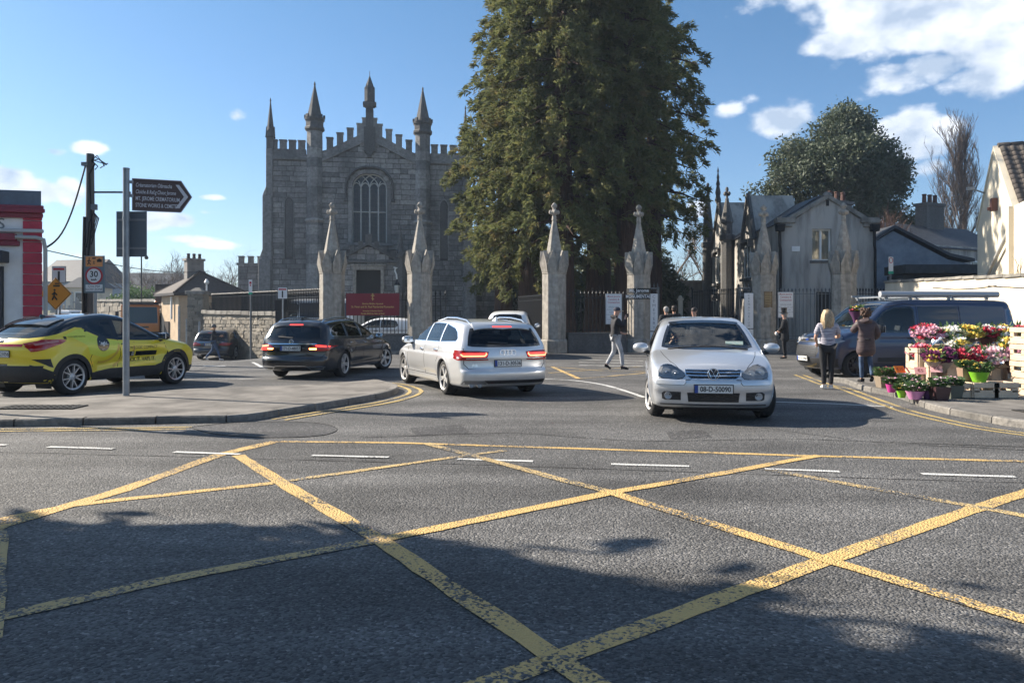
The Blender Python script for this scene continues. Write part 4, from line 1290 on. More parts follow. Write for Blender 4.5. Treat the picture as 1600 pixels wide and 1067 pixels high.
# ------------------------------------------------------------------ cream house with tiled roof
def build_cream_house():
# gable wall facing the lane; local x runs along the gable, y into the house
 p0 = Vector((17.0,27.0,0));dirv = Vector((.32,.947,0))
 rz = atan2(dirv.y,dirv.x)
 root = thing('cream_house','sunlit cream gable house with a brown tiled roof behind the boundary wall','house',p0,rz)
 # local: +x away along gable, -y = into the house (right side in view), +y = towards the lane
 w = 5.2;ez = 5.25;az = 7.75
 m = MB();m.extrude([(0,0,0),(w,0,0),(w,0,ez),(w / 2,0,az),(0,0,ez)],(0,-9,0));m.build('wall',CREAMHOUSE,root)
 # parapet strip of lighter plaster
 m = MB()
 for s,xa in ((1,0),(-1,w)):
  m.extrude([(xa - s * .1,.03,ez - .1),(w / 2,.03,az + .08),(w / 2,.03,az - .1),(xa - s * .1,.03,ez - .3)][::-s],(0,-.28,0))
 m.build('verge',CREAMHOUSE,root)
 # tiled slope that faces the road: each tile a piece
 sl = (az - ez) / (w / 2);ang = atan(sl);Ls = hypot(w / 2,az - ez) + .25
 tm = MB()
 n = 6;tw,tl,th = .30,.36,.05
 vs = []
 for j in (0,1):
  for i in range(n + 1):
   u = i / n;x = u * tw
   z = .045 * (sin(u * pi * 1.5 - .3)) if u < .75 else .045 * sin(.75 * pi * 1.5 - .3) + .05 * (u - .75)
   vs.append((x,j * tl,z + (.03 if j == 0 else 0)))
 fs = [(i,i + 1,n + 2 + i,n + 1 + i) for i in range(n)]
 o = len(vs);vs += [(v[0],0,v[2] - .035) for v in vs[:n + 1]]
 fs += [(o + i,o + i + 1,i + 1,i) for i in range(n)]
 tm.add(vs,fs);tme = tm.mesh('roof_tile');tme.materials.append(TILE)
 tme.polygons.foreach_set('use_smooth',[True] * len(tme.polygons))
 rt = MB()
 rt.extrude([(-.25,-.2,ez - .28),(w / 2,-.2,az - .02),(w / 2,-.2,az + .06),(-.25,-.2,ez - .2)][::-1],(0,-9,0))
 rt.extrude([(w + .25,-.2,ez - .28),(w / 2,-.2,az - .02),(w / 2,-.2,az + .06),(w + .25,-.2,ez - .2)],(0,-9,0))
 roof = rt.build('roof',SLATE,root)
 rows = int(Ls / .29);cols = 22
 for r in range(rows):
  for c in range(cols):
   d = r * .29
   # tile local x along -y of the house, local y up the slope
   base = Vector((-.3 + cos(ang) * d,-.15 - c * .3,ez - .28 + .1 + sin(ang) * d + .02))
   t = inst('tile',tme,roof,base)
   t.rotation_euler = Matrix(((0,cos(ang),-sin(ang)),(-1,0,0),(0,sin(ang),cos(ang)))).to_euler()
   t.rotation_euler.rotate_axis('X',random.uniform(-.012,.012))
   if r * cols + c > 290:break
 rg = MB()
 y = -.1
 while y > -7:
  rg.lathe([(.13,0),(.14,.02),(.13,.40)],8,axis='y',c=(w / 2,y - .42,az + .05));y -= .43
 rg.build('ridge_tile',TILE,root,smooth=50)
 # gutter and downpipe
 g = MB();g.tube([(-.35,-.1,ez - .25),(-.35,-8,ez - .25)],.08,8);g.ball((-.3,.02,ez - .35),.16,8,6)
 g.tube([(-.25,.12,ez - .35),(.2,.14,ez - .95),(2.0,.14,ez - 1.75),(3.2,.14,ez - 2.35)],.07,8);g.build('gutter',M('grey_gutter',(.36,.36,.35),.5),root,smooth=50)
 g = MB();g.box((w * .42,.1,ez + .35),(.32,.2,.46));g.box((w * .42,.2,ez + .2),(.12,.2,.12));g.build('alarm_box',M('red_brown_box',(.12,.05,.04),.6),root,bevel=.015)
 g = MB();g.tube([(w * .72,.05,ez + 1.0),(w * .72,.5,ez + 1.2)],.03,6);g.box((w * .72,.55,ez + 1.2),(.12,.25,.12));g.build('security_lamp',galv,root)
 # nearer wall with pilaster
 g = MB();g.box((-1.6,-.6,2.6),(3.1,1.4,5.2));g.box((-.3,.1,2.6),(.35,.3,5.2));g.build('side_extension',CREAMHOUSE,root)
build_cream_house()
# ------------------------------------------------------------------ terrace far right
def build_terrace():
 root = thing('terrace_house','dark slate roofed terrace with red chimney pots behind the grey outbuilding','house',(25.5,50,0),radians(28))
 m = MB();m.box((4,4,3.1),(14,7,6.2));m.build('wall',RENDER_GREY,root)
 r = MB();r.extrude([(-3.2,.3,6.0),(-3.2,4,8.0),(-3.2,7.7,6.0)][::-1],(14.4,0,0));r.build('roof',SLATE,root)
 for i in range(6):
  w = empty_part('window',root,(-2.2 + i * 2.2,.46,3.7))
  q = MB();q.box((0,0,.8),(1.0,.06,1.6));q.build('frame',PVC,w)
  q = MB();q.box((0,-.05,.8),(.8,.03,1.4));q.build('pane',WINDOWGLASS,w)
 for x,h in ((-2.6,8.9),(7.0,9.4)):
  c = MB();c.box((x,4,h - 1.2),(1.9,.9,2.6));c.box((x,4,h + .1),(2.1,1.1,.2));ch = c.build('chimney',DARKSTONE,root)
  for k in range(3):
   p = MB();p.lathe([(.16,h + .2),(.13,h + .75),(.17,h + .8),(.15,h + .85)],8,(x - .6 + .6 * k,4,0));p.build('chimney_pot',M('terracotta',(.10,.05,.04),.8),ch)
build_terrace()
# ------------------------------------------------------------------ shop on the left
def build_shop():
 d = 22.5
 root = thing('corner_shop','single-storey corner shop with red quoins, white walls and blue-grey parapet','shop',((65 - 800) / F * d,d,0),radians(13))
 RED = M('red_quoin_paint',(.42,.022,.055),.55,var=.18,scale=5);WHT = M('shop_white_render',(.72,.72,.72),.75,var=.1,scale=2,bump=.2,bscale=30)
 BLU = M('blue_grey_parapet',(.10,.13,.17),.6,var=.2);MAR = M('maroon_cornice',(.22,.022,.045),.5,var=.15)
 def slab(name,ov,z0,z1,mat,bev=0):
  m = MB();m.extrude([(-7,-ov,z0),(ov * .7,-ov,z0),(ov * .7 - 3.6,4.0,z0),(-7,4.0,z0)],(0,0,z1 - z0));return m.build(name,mat,root,bevel=bev)
 slab('wall',0,-.2,4.4,WHT);slab('parapet',-.03,4.4,5.05,BLU)
 slab('cornice',.12,4.27,4.40,MAR,.02);slab('cornice',.24,4.40,4.52,MAR,.02);slab('cornice',.16,4.52,4.62,MAR,.02)
 def fr(name,x0,x1,z0,z1,out,mat,bev=.015):
  m = MB();m.box(((x0 + x1) / 2,-out / 2 + .02,(z0 + z1) / 2),(x1 - x0,out + .04,z1 - z0));return m.build(name,mat,root,bevel=bev,seg=1)
 fr('sign_cornice',-7,-.62,3.62,3.82,.2,MAR);fr('sign_cornice',-7,-.55,3.48,3.62,.12,MAR)
 fr('ledge',-7,.05,3.86,3.96,.12,M('grey_ledge',(.42,.43,.44),.6))
 z = 0
 while z < 4.2:
  m = MB();m.extrude([(-.46,-.06,z + .011),(.04,-.06,z + .011),(-.16,.2,z + .011),(-.46,.2,z + .011)],(0,0,.278));m.build('quoin',RED,root,bevel=.01,seg=1);z += .3
 text('lettering','S',.42,M('sign_grey',(.16,.17,.18),.6),root,(-1.02,-.012,4.09),(pi / 2,0,0),extrude=.012,sx=1.05)
 fr('awning',-3.6,-.82,3.0,3.32,.5,M('dark_awning',(.03,.035,.045),.7))
 w = empty_part('window',root,(-2.2,-.01,.5))
 q = MB();q.box((0,0,1.2),(2.5,.06,2.4));q.build('pane',WINDOWGLASS,w)
 q = MB()
 for x in (-1.2,0,1.0,1.2):q.box((x,-.04,1.2),(.07,.07,2.4))
 q.box((0,-.04,1.9),(2.4,.07,.06));q.build('frame',M('dark_frame',(.03,.03,.035),.5),w)
 p = MB();p.tube([(-6,-.12,3.74),(-.1,-.12,3.72),(.09,-.12,3.66),(.12,-.08,3.4),(.12,-.06,.0)],.055,8);p.build('downpipe',M('grey_gutter',(.36,.36,.35),.5),root,smooth=50)
build_shop()
# ------------------------------------------------------------------ stone walls of the lane on the left
RUBBLE = M_island('rubble_stone',(.33,.29,.235),(.17,.155,.13),.95,.5,30,stain=(.10,.09,.075),stain_scale=.9,stretch=(1,1,1),amt=.5)
MORTAR = M('wall_mortar',(.25,.225,.185),.95,var=.2,scale=4)
def rubble_wall(label,p0,p1,zb,zt0,zt1,thick=.45,size=.24,cope=True,seed=1,cat='wall',name='stone_wall'):
 rng = random.Random(seed)
 p0 = Vector((p0[0],p0[1],0));p1 = Vector((p1[0],p1[1],0));L = (p1 - p0).length
 root = thing(name,label,cat,p0,atan2(p1.y - p0.y,p1.x - p0.x))
 top = lambda x:zt0 + (zt1 - zt0) * x / L
 m = MB();m.extrude([(0,0,zb),(L,0,zb),(L,0,top(L)),(0,0,top(0))],(0,thick,0));m.build('mortar_core',MORTAR,root)
 s = MB();z = zb
 while z < max(zt0,zt1):
  h = size * rng.uniform(.55,.95);x = rng.uniform(-size,0)
  while x < L:
   l = size * rng.uniform(.8,2.0);xa,xb = max(0,x),min(L,x + l)
   if xb - xa > .06 and z + h < top(xa) + .05:
    j = lambda k=.022:rng.uniform(-k,k)
    y = -.02 - rng.uniform(0,.045);g = .012
    q = [(xa + g + j(),y + j(.015),z + g + j()),(xb - g + j(),y + j(.015),z + g + j()),(xb - g + j(),y + j(.015),z + h - g + j()),(xa + g + j(),y + j(.015),z + h - g + j())]
    b = [(p[0] + (.03 if i in (0,3) else -.03) * -1,.06,p[2]) for i,p in enumerate(q)]
    s.add(q + b,[(0,1,2,3),(0,4,5,1),(1,5,6,2),(2,6,7,3),(3,7,4,0)])
   x += l
  z += h
 st = s.build('rubble_courses',RUBBLE,root);tag(st,kind='stuff')
 if cope:
  x = 0
  while x < L - .05:
   l = min(rng.uniform(.7,1.2),L - x)
   c = MB();c.box((x + l / 2,thick / 2 - .05,top(x + l / 2) + .1 + rng.uniform(-.012,.012)),(l - .02,thick + .18,.2))
   c.build('coping_stone',COPING,root,bevel=.02,seg=1);x += l
 return root
 # near wall below the churchyard railing
wl = ((318 - 800) / F * 43.0,43.0);wr = ((436 - 800) / F * 36.5,36.5)
rubble_wall('rubble stone wall with flat coping behind the dark estate with its door open',wl,wr,-.7,1.68,1.55,seed=2,size=.26)
def pier(px,d,label,zt,w=.85):
 x = (px - 800) / F * d
 r = rubble_wall(label,(x - w / 2,d),(x + w / 2,d),-.7,zt,zt,w,.26,False,7,'gate pier','stone_pier')
 c = MB();c.box((w / 2,w / 2,zt + .1),(w + .2,w + .2,.2));c.box((w / 2,w / 2,zt + .28),(w * .8,w * .8,.18),top=(w * .3,w * .3));c.build('cap_stone',COPING,r,bevel=.02,seg=1)
pier(305,43.3,'stone pier at the far end of the churchyard railing',2.75)
# tall dark railing on that wall
railing('tall dark railing standing on the rubble stone wall',(wl[0] + .4,wl[1] + .1),(wr[0] + 2.6,wr[1] - 1.6),1.12,.14,z0=1.68,r=.03,spear=.12)
railing('dark railing in front of the white van',(wr[0] + .2,wr[1] - .3),(PXY[0][0] - .5,PXY[0][1] + .2),2.75,.14,z0=-.1,r=.018,spear=.18,plinth=.3)
g = thing('gatepost','dark iron gatepost at the near end of the stone wall','gatepost',(wr[0] + .1,wr[1] - .1,-.3))
m = MB();m.box((0,0,1.1),(.42,.3,2.2));m.build('post',black_metal,g,bevel=.03);m = MB();m.box((.05,0,2.35),(.6,.34,.5));m.build('post_head',black_metal,g,bevel=.04)
# cemetery wall further back along the lane
rubble_wall('long sunlit rubble wall of the cemetery behind the orange truck',((150 - 800) / F * 70,70),((262 - 800) / F * 56,56),-1.2,2.9,2.6,size=.5,seed=5)
rubble_wall('low rubble wall far down the lane below the gravestones',((40 - 800) / F * 86,86),((190 - 800) / F * 66.5,66.5),-1.2,1.6,2.0,size=.55,seed=9)
rubble_wall('rubble wall joining the bungalow beside the orange truck',((226 - 800) / F * 52.5,54.5),((263 - 800) / F * 51,51),-1.0,2.2,2.3,size=.4,seed=12)
m = MB();m.box((0,0,3.05),(2.0,.12,1.3));o = m.build('timber_screen',M('dark_timber',(.05,.045,.04),.9,var=.3),loc=((256 - 800) / F * 52,52.6,0),rot=radians(-20));tag(o,'dark timber screen on top of the rubble wall by the bungalow','screen')
# gravestones beyond the low wall
GS = M_island('gravestone',(.50,.48,.44),(.22,.21,.2),.85,.3,20)
gs0 = None
rng = random.Random(21)
for i in range(34):
 px = 84 + i * 3.4 + rng.uniform(-2,2);d = rng.uniform(78,92)
 x = (px - 800) / F * d
 kind = i % 3
 m = MB()
 h = rng.uniform(1.0,1.9)
 if kind == 0:m.extrude([(a,0,b) for a,b in ((-.35,0),(.35,0),(.35,h * .75),(.2,h * .95),(0,h),(-.2,h * .95),(-.35,h * .75))],(0,.16,0))
 elif kind == 1:m.box((0,0,h / 2 + .2),(.18,.14,h + .4));m.box((0,0,h * .85 + .2),(.62,.14,.17));m.box((0,0,.15),(.6,.4,.3))
 else:m.box((0,0,.2),(.6,.5,.4));m.box((0,0,.4 + h * .6),(.34,.34,h * 1.2),top=(.2,.2));m.box((0,0,.5 + h * 1.2),(.2,.2,.2),top=(.01,.01))
 o = m.build('gravestone',GS,loc=(x,d,1.0 + rng.uniform(-.2,.4)),rot=rng.uniform(-.4,.4))
 tag(o,('round-headed','cross-shaped','obelisk')[kind] + ' pale gravestone in the crowded cemetery beyond the lane wall','gravestone','distant gravestones, ' + ('round-headed','crosses','obelisks')[kind])
m = MB();
gx = lambda px,d:(px - 800) / F * d
m.add([(gx(20,80),80,.4),(gx(215,72),72,.6),(gx(240,100),100,2.4),(gx(0,115),115,2.6)],[(0,1,2,3)])
o = m.build('cemetery_bank',M('rough_grass',(.09,.10,.045),.95,var=.4,scale=1.5,space='World'));tag(o,kind='structure')
# ------------------------------------------------------------------ bungalow
def build_bungalow():
 d = 49.0
 # hip roofed; corner nearest the viewer at px 283
 loc = (gx(287,d),d,0)
 rz = radians(40)
 root = thing('bungalow','hip-roofed cream bungalow with a broad chimney stack behind the stone pier','bungalow',loc,rz)
 W = M('buff_render',(.55,.42,.29),.9,var=.15,scale=2,bump=.2,bscale=20)
 w,dp,ez = 3.9,3.4,3.0
 m = MB();m.box((w / 2 - .3,dp / 2,1.0),(w,dp,3.9));m.build('wall',W,root)
 e = .4;z0 = ez;rz_ = 4.45
 a = [(-.3 - e,-e,z0),(w - .3 + e,-e,z0),(w - .3 + e,dp + e,z0),(-.3 - e,dp + e,z0)]
 rd = [(w / 2 - .45,dp / 2 - .1,rz_),(w / 2 - .15,dp / 2 + .1,rz_)]
 r = MB();r.add(a + rd,[(0,1,4),(1,2,5,4),(2,3,5),(3,0,4,5),(3,2,1,0)])
 BT = M('brown_slate',(.095,.078,.068),.8,col2=(.06,.05,.045),scale=6,stretch=(1,1,4))
 r.build('roof',BT,root)
 f = MB();f.box((w / 2 - .3,dp / 2,z0 - .07),(w + 2 * e,dp + 2 * e,.16));f.build('fascia',M('dark_fascia',(.035,.03,.03),.6),root)
 h = MB()
 for q in a:h.tube([q,rd[0] if q in (a[0],a[1]) else rd[1]],.09,6)
 h.build('hip_tile',BT,root)
 c = MB();c.box((w / 2 - .7,dp / 2 + .2,4.4),(1.05,.6,1.5));c.box((w / 2 - .7,dp / 2 + .2,5.2),(1.2,.75,.14));ch = c.build('chimney',M('grey_chimney_render',(.24,.225,.21),.9,var=.2),root)
 for k in range(3):
  p = MB();p.lathe([(.12,5.27),(.09,5.5),(.12,5.53),(.1,5.6)],8,(w / 2 - 1.05 + .35 * k,dp / 2 + .2,0));p.build('chimney_pot',M('dark_pot',(.07,.055,.05),.8),ch)
 wv = empty_part('window',root,(1.2,-.02,1.2))
 q = MB();q.box((0,0,.6),(1.3,.08,1.3));q.build('pane',WINDOWGLASS,wv)
 q = MB();q.box((0,-.04,-.05),(1.5,.2,.1));q.build('sill',COPING,wv)
 p = MB();p.tube([(-.42,1.0,2.8),(-.42,1.0,1.4)],.07,6);p.build('downpipe',PVC,root)
 dd = MB();dd.box((-.33,2.2,.2),(.1,.9,2.1));dd.build('door',M('door_green',(.06,.05,.045),.5),root)
build_bungalow()
for (px,py0,py1,d,lab) in ((280,478,534,44,'tall grey bollard post beside the bungalow path'),(292,498,530,43.5,'shorter grey post by the stone pier'),(312,502,532,42,'thin post against the rubble wall')):
 z0 = ground_z(gx(px,d),d);zt = CAM_H + (HORIZON - py0) / F * d
 m = MB();m.tube([(0,0,0),(0,0,zt - z0)],.07,8);o = m.build('post',galv,loc=(gx(px,d),d,z0));tag(o,lab,'post')
 # ------------------------------------------------------------------ far roofs
def far_house(label,px,d,w,eave_py,ridge_py,dep=8,rz=0,wall=None,hip=1.5):
 x = gx(px,d);ez = CAM_H + (HORIZON - eave_py) / F * d;rzz = CAM_H + (HORIZON - ridge_py) / F * d
 root = thing('far_house',label,'house',(x,d,0),rz)
 m = MB();m.box((0,dep / 2,ez / 2 - .5),(w,dep,ez + 1));m.build('wall',wall or RENDER_DARK,root)
 r = MB();e = w / 2 + .3
 r.add([(-e,-.3,ez),(e,-.3,ez),(e,dep + .3,ez),(-e,dep + .3,ez),(-e + hip,dep / 2,rzz),(e - hip,dep / 2,rzz)],[(0,1,5,4),(1,2,5),(2,3,4,5),(3,0,4),(3,2,1,0)])
 r.build('roof',SLATE,root)
 for i in range(max(1,int(w / 3.5))):
  wv = empty_part('window',root,(-w / 2 + 1.5 + i * 3.4,-.02,ez - 1.7))
  q = MB();q.box((0,0,.6),(1.1,.06,1.2));q.build('frame',PVC,wv)
  q = MB();q.box((0,-.04,.6),(.9,.04,1.0));q.build('pane',WINDOWGLASS,wv)
 return root
far_house('blue-grey gabled house in the distance beside the corner shop',92,110,8.5,440,402,9,radians(-12),M('pale_blue_render',(.30,.34,.38),.9),.2)
far_house('long low house on the skyline behind the thatched shed',190,120,18,455,424,8,radians(3),RENDER_DARK,2)
far_house('small distant house behind the green bush',245,118,12,450,428,8,0,CREAM,2)
far_house('thatch-roofed shed among the gravestones',128,88,3.4,449,432,4,.1,CREAM,.8)
# ------------------------------------------------------------------ trees
BARK_RED = M('redwood_bark',(.085,.045,.03),.95,col2=(.04,.022,.016),scale=3.0,stretch=(5,5,.35),bump=1.0,bscale=6,bdist=.12)
BARK = M('grey_bark',(.12,.10,.085),.95,var=.4,scale=4,stretch=(3,3,.6),bump=.6,bscale=8)
TWIG = M('bare_twig',(.15,.115,.095),.9,var=.3,scale=2)
TWIG_RED = M('reddish_twig',(.19,.115,.085),.9,var=.3,scale=2)
LEAF_SEQ = M_leaf('redwood_spray',(.098,.122,.05),(.17,.172,.062),(.23,.145,.068),.8,.45,.8)
LEAF_OAK = M_leaf('holm_oak_leaf',(.07,.095,.058),(.115,.135,.085),(.16,.17,.12),.55,.25,.6)
LEAF_BUSH = M_leaf('bright_bush_leaf',(.075,.14,.035),(.10,.17,.045),(.13,.18,.06),.8,.3)
def np_mesh(name,V,Fq,mat,parent=None):
 me = bpy.data.meshes.new(name)
 nv,nf = len(V),len(Fq)
 k = Fq.shape[1]
 me.vertices.add(nv);me.vertices.foreach_set('co',V.astype(np.float32).ravel())
 me.loops.add(nf * k);me.loops.foreach_set('vertex_index',Fq.astype(np.int32).ravel())
 me.polygons.add(nf);me.polygons.foreach_set('loop_start',(np.arange(nf) * k).astype(np.int32))
 me.update(calc_edges=True);me.validate()
 me.materials.append(mat)
 o = bpy.data.objects.new(name,me);COL.objects.link(o)
 if parent is not None:o.parent = parent
 return o
def unit(v):
 return v / np.maximum(1e-9,np.linalg.norm(v,axis=1))[:,None]
def sprays(rng,C,D,length,width,droop=.3):
 """leaf sprays: two-piece bent blades at points C growing along D"""
 n = len(C)
 L = length * rng.uniform(.6,1.3,n)[:,None];Wd = width * rng.uniform(.6,1.3,n)[:,None]
 D = unit(D)
 R = unit(rng.normal(size=(n,3)))
 S = unit(np.cross(D,R))
 down = np.array([[0,0,-1.0]])
 mid = C + D * L * .55
 tip = mid + unit(D + down * droop * rng.uniform(.3,1.8,n)[:,None]) * L * .5
 V = np.stack([C - S * Wd * .25,C + S * Wd * .25,mid + S * Wd * .5,mid - S * Wd * .5,tip + S * Wd * .12,tip - S * Wd * .12],1).reshape(-1,3)
 b = np.arange(n)[:,None] * 6
 Fq = np.concatenate([b + np.array([[0,1,2,3]]),b + np.array([[3,2,4,5]])])
 return V,Fq
def trunk(parent,pts,radii,mat,n=14,flute=.12,seed=0):
 rng = random.Random(seed);m = MB()
 pts = [Vector(p) for p in pts];vs = [];fs = []
 for i,(p,r) in enumerate(zip(pts,radii)):
  for k in range(n):
   a = 2 * pi * k / n
   rr = r * (1 + flute * sin(a * 5 + seed) + flute * .6 * sin(a * 3 + 1.3 * seed) + rng.uniform(-.03,.03))
   vs.append((p.x + rr * cos(a),p.y + rr * sin(a),p.z))
 for i in range(len(pts) - 1):
  for k in range(n):fs.append((i * n + k,i * n + (k + 1) % n,(i + 1) * n + (k + 1) % n,(i + 1) * n + k))
 m.add(vs,fs)
 return m
def redwood(label,x,y,z0,z1,R,n_clump,seed,trunk_r=.7,prof=None,per=62,asym=(0,0)):
 rng = np.random.default_rng(seed)
 root = thing('redwood_tree',label,'tree',(x,y,0),0,'giant redwoods in front of the church')
 H = z1
 pts = [(0,0,-.1),(0,0,.5),(0,0,1.6),(.03,0,4),(.05,0,8),(0,0,13),(0,0,H * .9)]
 rad = [trunk_r * 1.7,trunk_r * 1.25,trunk_r,trunk_r * .9,trunk_r * .75,trunk_r * .5,.06]
 tm = trunk(root,pts,rad,BARK_RED,16,.1,seed)
 tm.build('trunk',BARK_RED,root,smooth=60)
 lm = MB()
 Cs,Ds = [],[]
 nb = max(14,int(n_clump / 9.5));per_b = int(n_clump / nb) + 1;k = per
 for b_ in range(nb):
  t = ((b_ + rng.uniform(0,1)) / nb) ** .95;z = z0 + (z1 - z0) * t;th = b_ * 2.399 + rng.uniform(-.5,.5)
  env = R * (prof(t) if prof else 1.0) * rng.uniform(.78,1.16)
  rb = env * rng.uniform(.52,.74);br = R * rng.uniform(.24,.40)
  bc = np.array([rb * cos(th),rb * sin(th),z - .10 * rb])
  for i in range(per_b):
   v = unit(rng.normal(size=(1,3)))[0] * rng.uniform(.35,1) ** .5
   c = bc + v * br * np.array([1,1,1.15]);out = np.array([cos(th),sin(th),-.1]) * .7 + v * .7
   pl = rng.uniform(.4,.85);u = rng.uniform(0,1,k) ** .8
   base = c + np.outer(u * pl * .8,out) + rng.normal(0,.12,(k,3)) * (1.25 - u)[:,None]
   base[:,2] -= .4 * u ** 2 * pl
   Cs.append(base);Ds.append(out * .8 + rng.normal(0,.55,(k,3)) + np.array([0,0,.10]))
  a = Vector((0,0,z + .3 * rb));b = Vector(bc) + Vector((cos(th),sin(th),-.15)) * br * .8
  lm.tube([a,a.lerp(b,.55) + Vector((0,0,.15)),b],[.09,.06,.012],5,caps=False)
 V,Fq = sprays(rng,np.concatenate(Cs),np.concatenate(Ds),.27,.075,.5)
 cr = np_mesh('crown',V,Fq,LEAF_SEQ,root)
 lm.build('limb',BARK_RED,root)
 return root
def build_redwoods():
 full = lambda t:(.80 + .26 * sin(pi * min(1,t * 1.1))) * (1 - .5 * max(0,t - .55) ** 1.2 * 1.9)
 wide = lambda t:(.86 + .2 * sin(pi * t)) * (1 - .75 * max(0,t - .72) / .28 * .8)
 left = lambda t:(.56 + .54 * sin(pi * min(1,t * .95 + .03))) * (1 - .45 * max(0,t - .6) ** 1.2 * 1.9)
 redwood('broad redwood nearest the church with branches hanging to the railings',.95,41.5,3.9,19.0,3.35,900,3,.62,left)
 redwood('redwood behind the third gate pillar, its lit olive crown bulging forward',2.4,38.4,4.9,23.0,3.3,980,5,.62,full)
 redwood('tall middle redwood with a straight russet trunk',4.35,40.4,6.3,25.0,3.5,980,8,.68,full)
 redwood('redwood with the thick trunk just left of the fourth gate pillar',5.6,38.8,7.4,18.5,2.4,420,13,.6,full)
 redwood('dark right-hand redwood whose ragged boughs reach over the lodge side',7.75,44.0,6.5,18.4,3.15,520,17,.5,wide)
 redwood('redwood added well back to shade the long side of the lodge',7.1,52.0,3.2,15.5,3.3,330,29,.5,wide)  # extra tree, added behind the others so its shade falls on the lodge wall
 redwood('slimmer redwood in deep shade between the church and the railing',-.45,45.5,3.6,14.0,2.7,400,23,.5,wide)
build_redwoods()
def blob_tree(name,label,x,y,z0,ztop,lobes,leaf,n,size,mat,bark,trunk_r=.4,seed=1,group=None,cat='tree',hang=.2,clump=44):
 """broad tree: leaf clumps over many uneven lobes"""
 rng = np.random.default_rng(seed)
 root = thing(name,label,cat,(x,y,z0),0,group)
 m = MB();top = max(l[2] for l in lobes)
 m.tube([(0,0,-.2),(.05,0,top * .25),(0,.1,top * .55)],[trunk_r * 1.3,trunk_r,trunk_r * .6],10)
 for l in lobes:
  a = Vector((0,0,top * .3));b = Vector(l[:3])
  m.tube([a,a.lerp(b,.5) + Vector((0,0,.4)),b],[trunk_r * .5,trunk_r * .3,.04],6)
 m.build('trunk',bark,root,smooth=60)
 vol = np.array([l[3] ** 2 for l in lobes]);pick = rng.choice(len(lobes),n,p=vol / vol.sum())
 dirs = unit(rng.normal(size=(n,3)))
 Cs,Ds = [],[]
 for i in range(n):
  l = lobes[pick[i]];d = dirs[i]
  nz = mnoise.noise(Vector((d[0] * 2 + seed,d[1] * 2 + pick[i],d[2] * 2)))
  r = l[3] * (1 + .6 * nz) * rng.uniform(.5,1.0) ** .45
  c = np.array(l[:3]) + d * r * np.array([1,1,.9])
  k = clump
  Cs.append(c + rng.normal(0,size * 1.25,(k,3)));Ds.append(d * .5 + rng.normal(0,.8,(k,3)))
 V,Fq = sprays(rng,np.concatenate(Cs),np.concatenate(Ds),size,size * .55,hang)
 np_mesh('crown',V,Fq,mat,root)
 return root
def oak():
 d = 62;X = lambda px:(px - 800) / F * d;Z = lambda py:CAM_H + (HORIZON - py) / F * d
 cx = X(1310)
 L = []
 for (px,py,r,dy) in ((1322,205,46,0),(1296,222,40,-1),(1350,222,40,1),(1240,252,42,0),(1225,290,36,-1),(1270,270,52,-2),(1310,270,56,-2.5),(1355,268,48,-1),(1385,275,34,0),(1398,258,22,1),(1212,305,22,0),(1190,318,14,0),(1330,320,48,-1),(1270,320,46,0),(1383,318,30,0),(1410,345,24,0),(1428,360,14,1),(1408,290,14,0),(1322,186,17,0),(1306,190,14,0),(1345,195,14,0),(1175,305,10,0),(1385,240,18,.5),(1250,232,18,0)):
  L.append((X(px) - cx,dy,Z(py),r / F * d))
 blob_tree('evergreen_oak','big dark evergreen oak rising behind the lodge roof',cx,d,0,0,[(a,b,c,r * .84) for a,b,c,r in L],None,1250,.24,LEAF_OAK,BARK,.5,4)
oak()
def bare_tree(name,label,loc,h,mat,seed,spread=.5,levels=5,r0=.16,kids=3,up=.25,group=None,cat='tree',shrink=.68,first=.28):
 rng = random.Random(seed)
 root = thing(name,label,cat,loc,0,group)
 tr = MB();tw = MB()
 def grow(p,d,l,r,lev):
  segs = 3 if lev < 3 else 2
  pts = [p];rs = [r]
  for i in range(segs):
   d = (d + Vector((rng.uniform(-1,1),rng.uniform(-1,1),rng.uniform(-.6,1) * .6)) * .16 + Vector((0,0,up * .18))).normalized()
   pts.append(pts[-1] + d * l / segs);rs.append(r * (1 - .42 * (i + 1) / segs))
  (tr if lev < 1 else tw).tube(pts,rs,8 if lev == 0 else (4 if lev < 3 else 3),caps=False)
  if lev >= levels:return
  for k in range(kids + (1 if lev in (1,2) else 0)):
   t = rng.uniform(first if lev == 0 else .3,1.0)
   i = min(len(pts) - 2,int(t * segs));q = pts[i].lerp(pts[i + 1],t * segs - i)
   a = rng.uniform(0,2 * pi)
   side = d.orthogonal().normalized();side = Matrix.Rotation(a,3,d) @ side
   nd = (d * (1 - spread) + side * spread + Vector((0,0,up))).normalized()
   grow(q,nd,l * shrink * rng.uniform(.75,1.15),max(.006,r * .52),lev + 1)
 grow(Vector((0,0,-.1)),Vector((0,0,1)),h * .55,r0,0)
 tr.build('trunk',mat,root,smooth=60);tw.build('branches',mat,root)
 return root
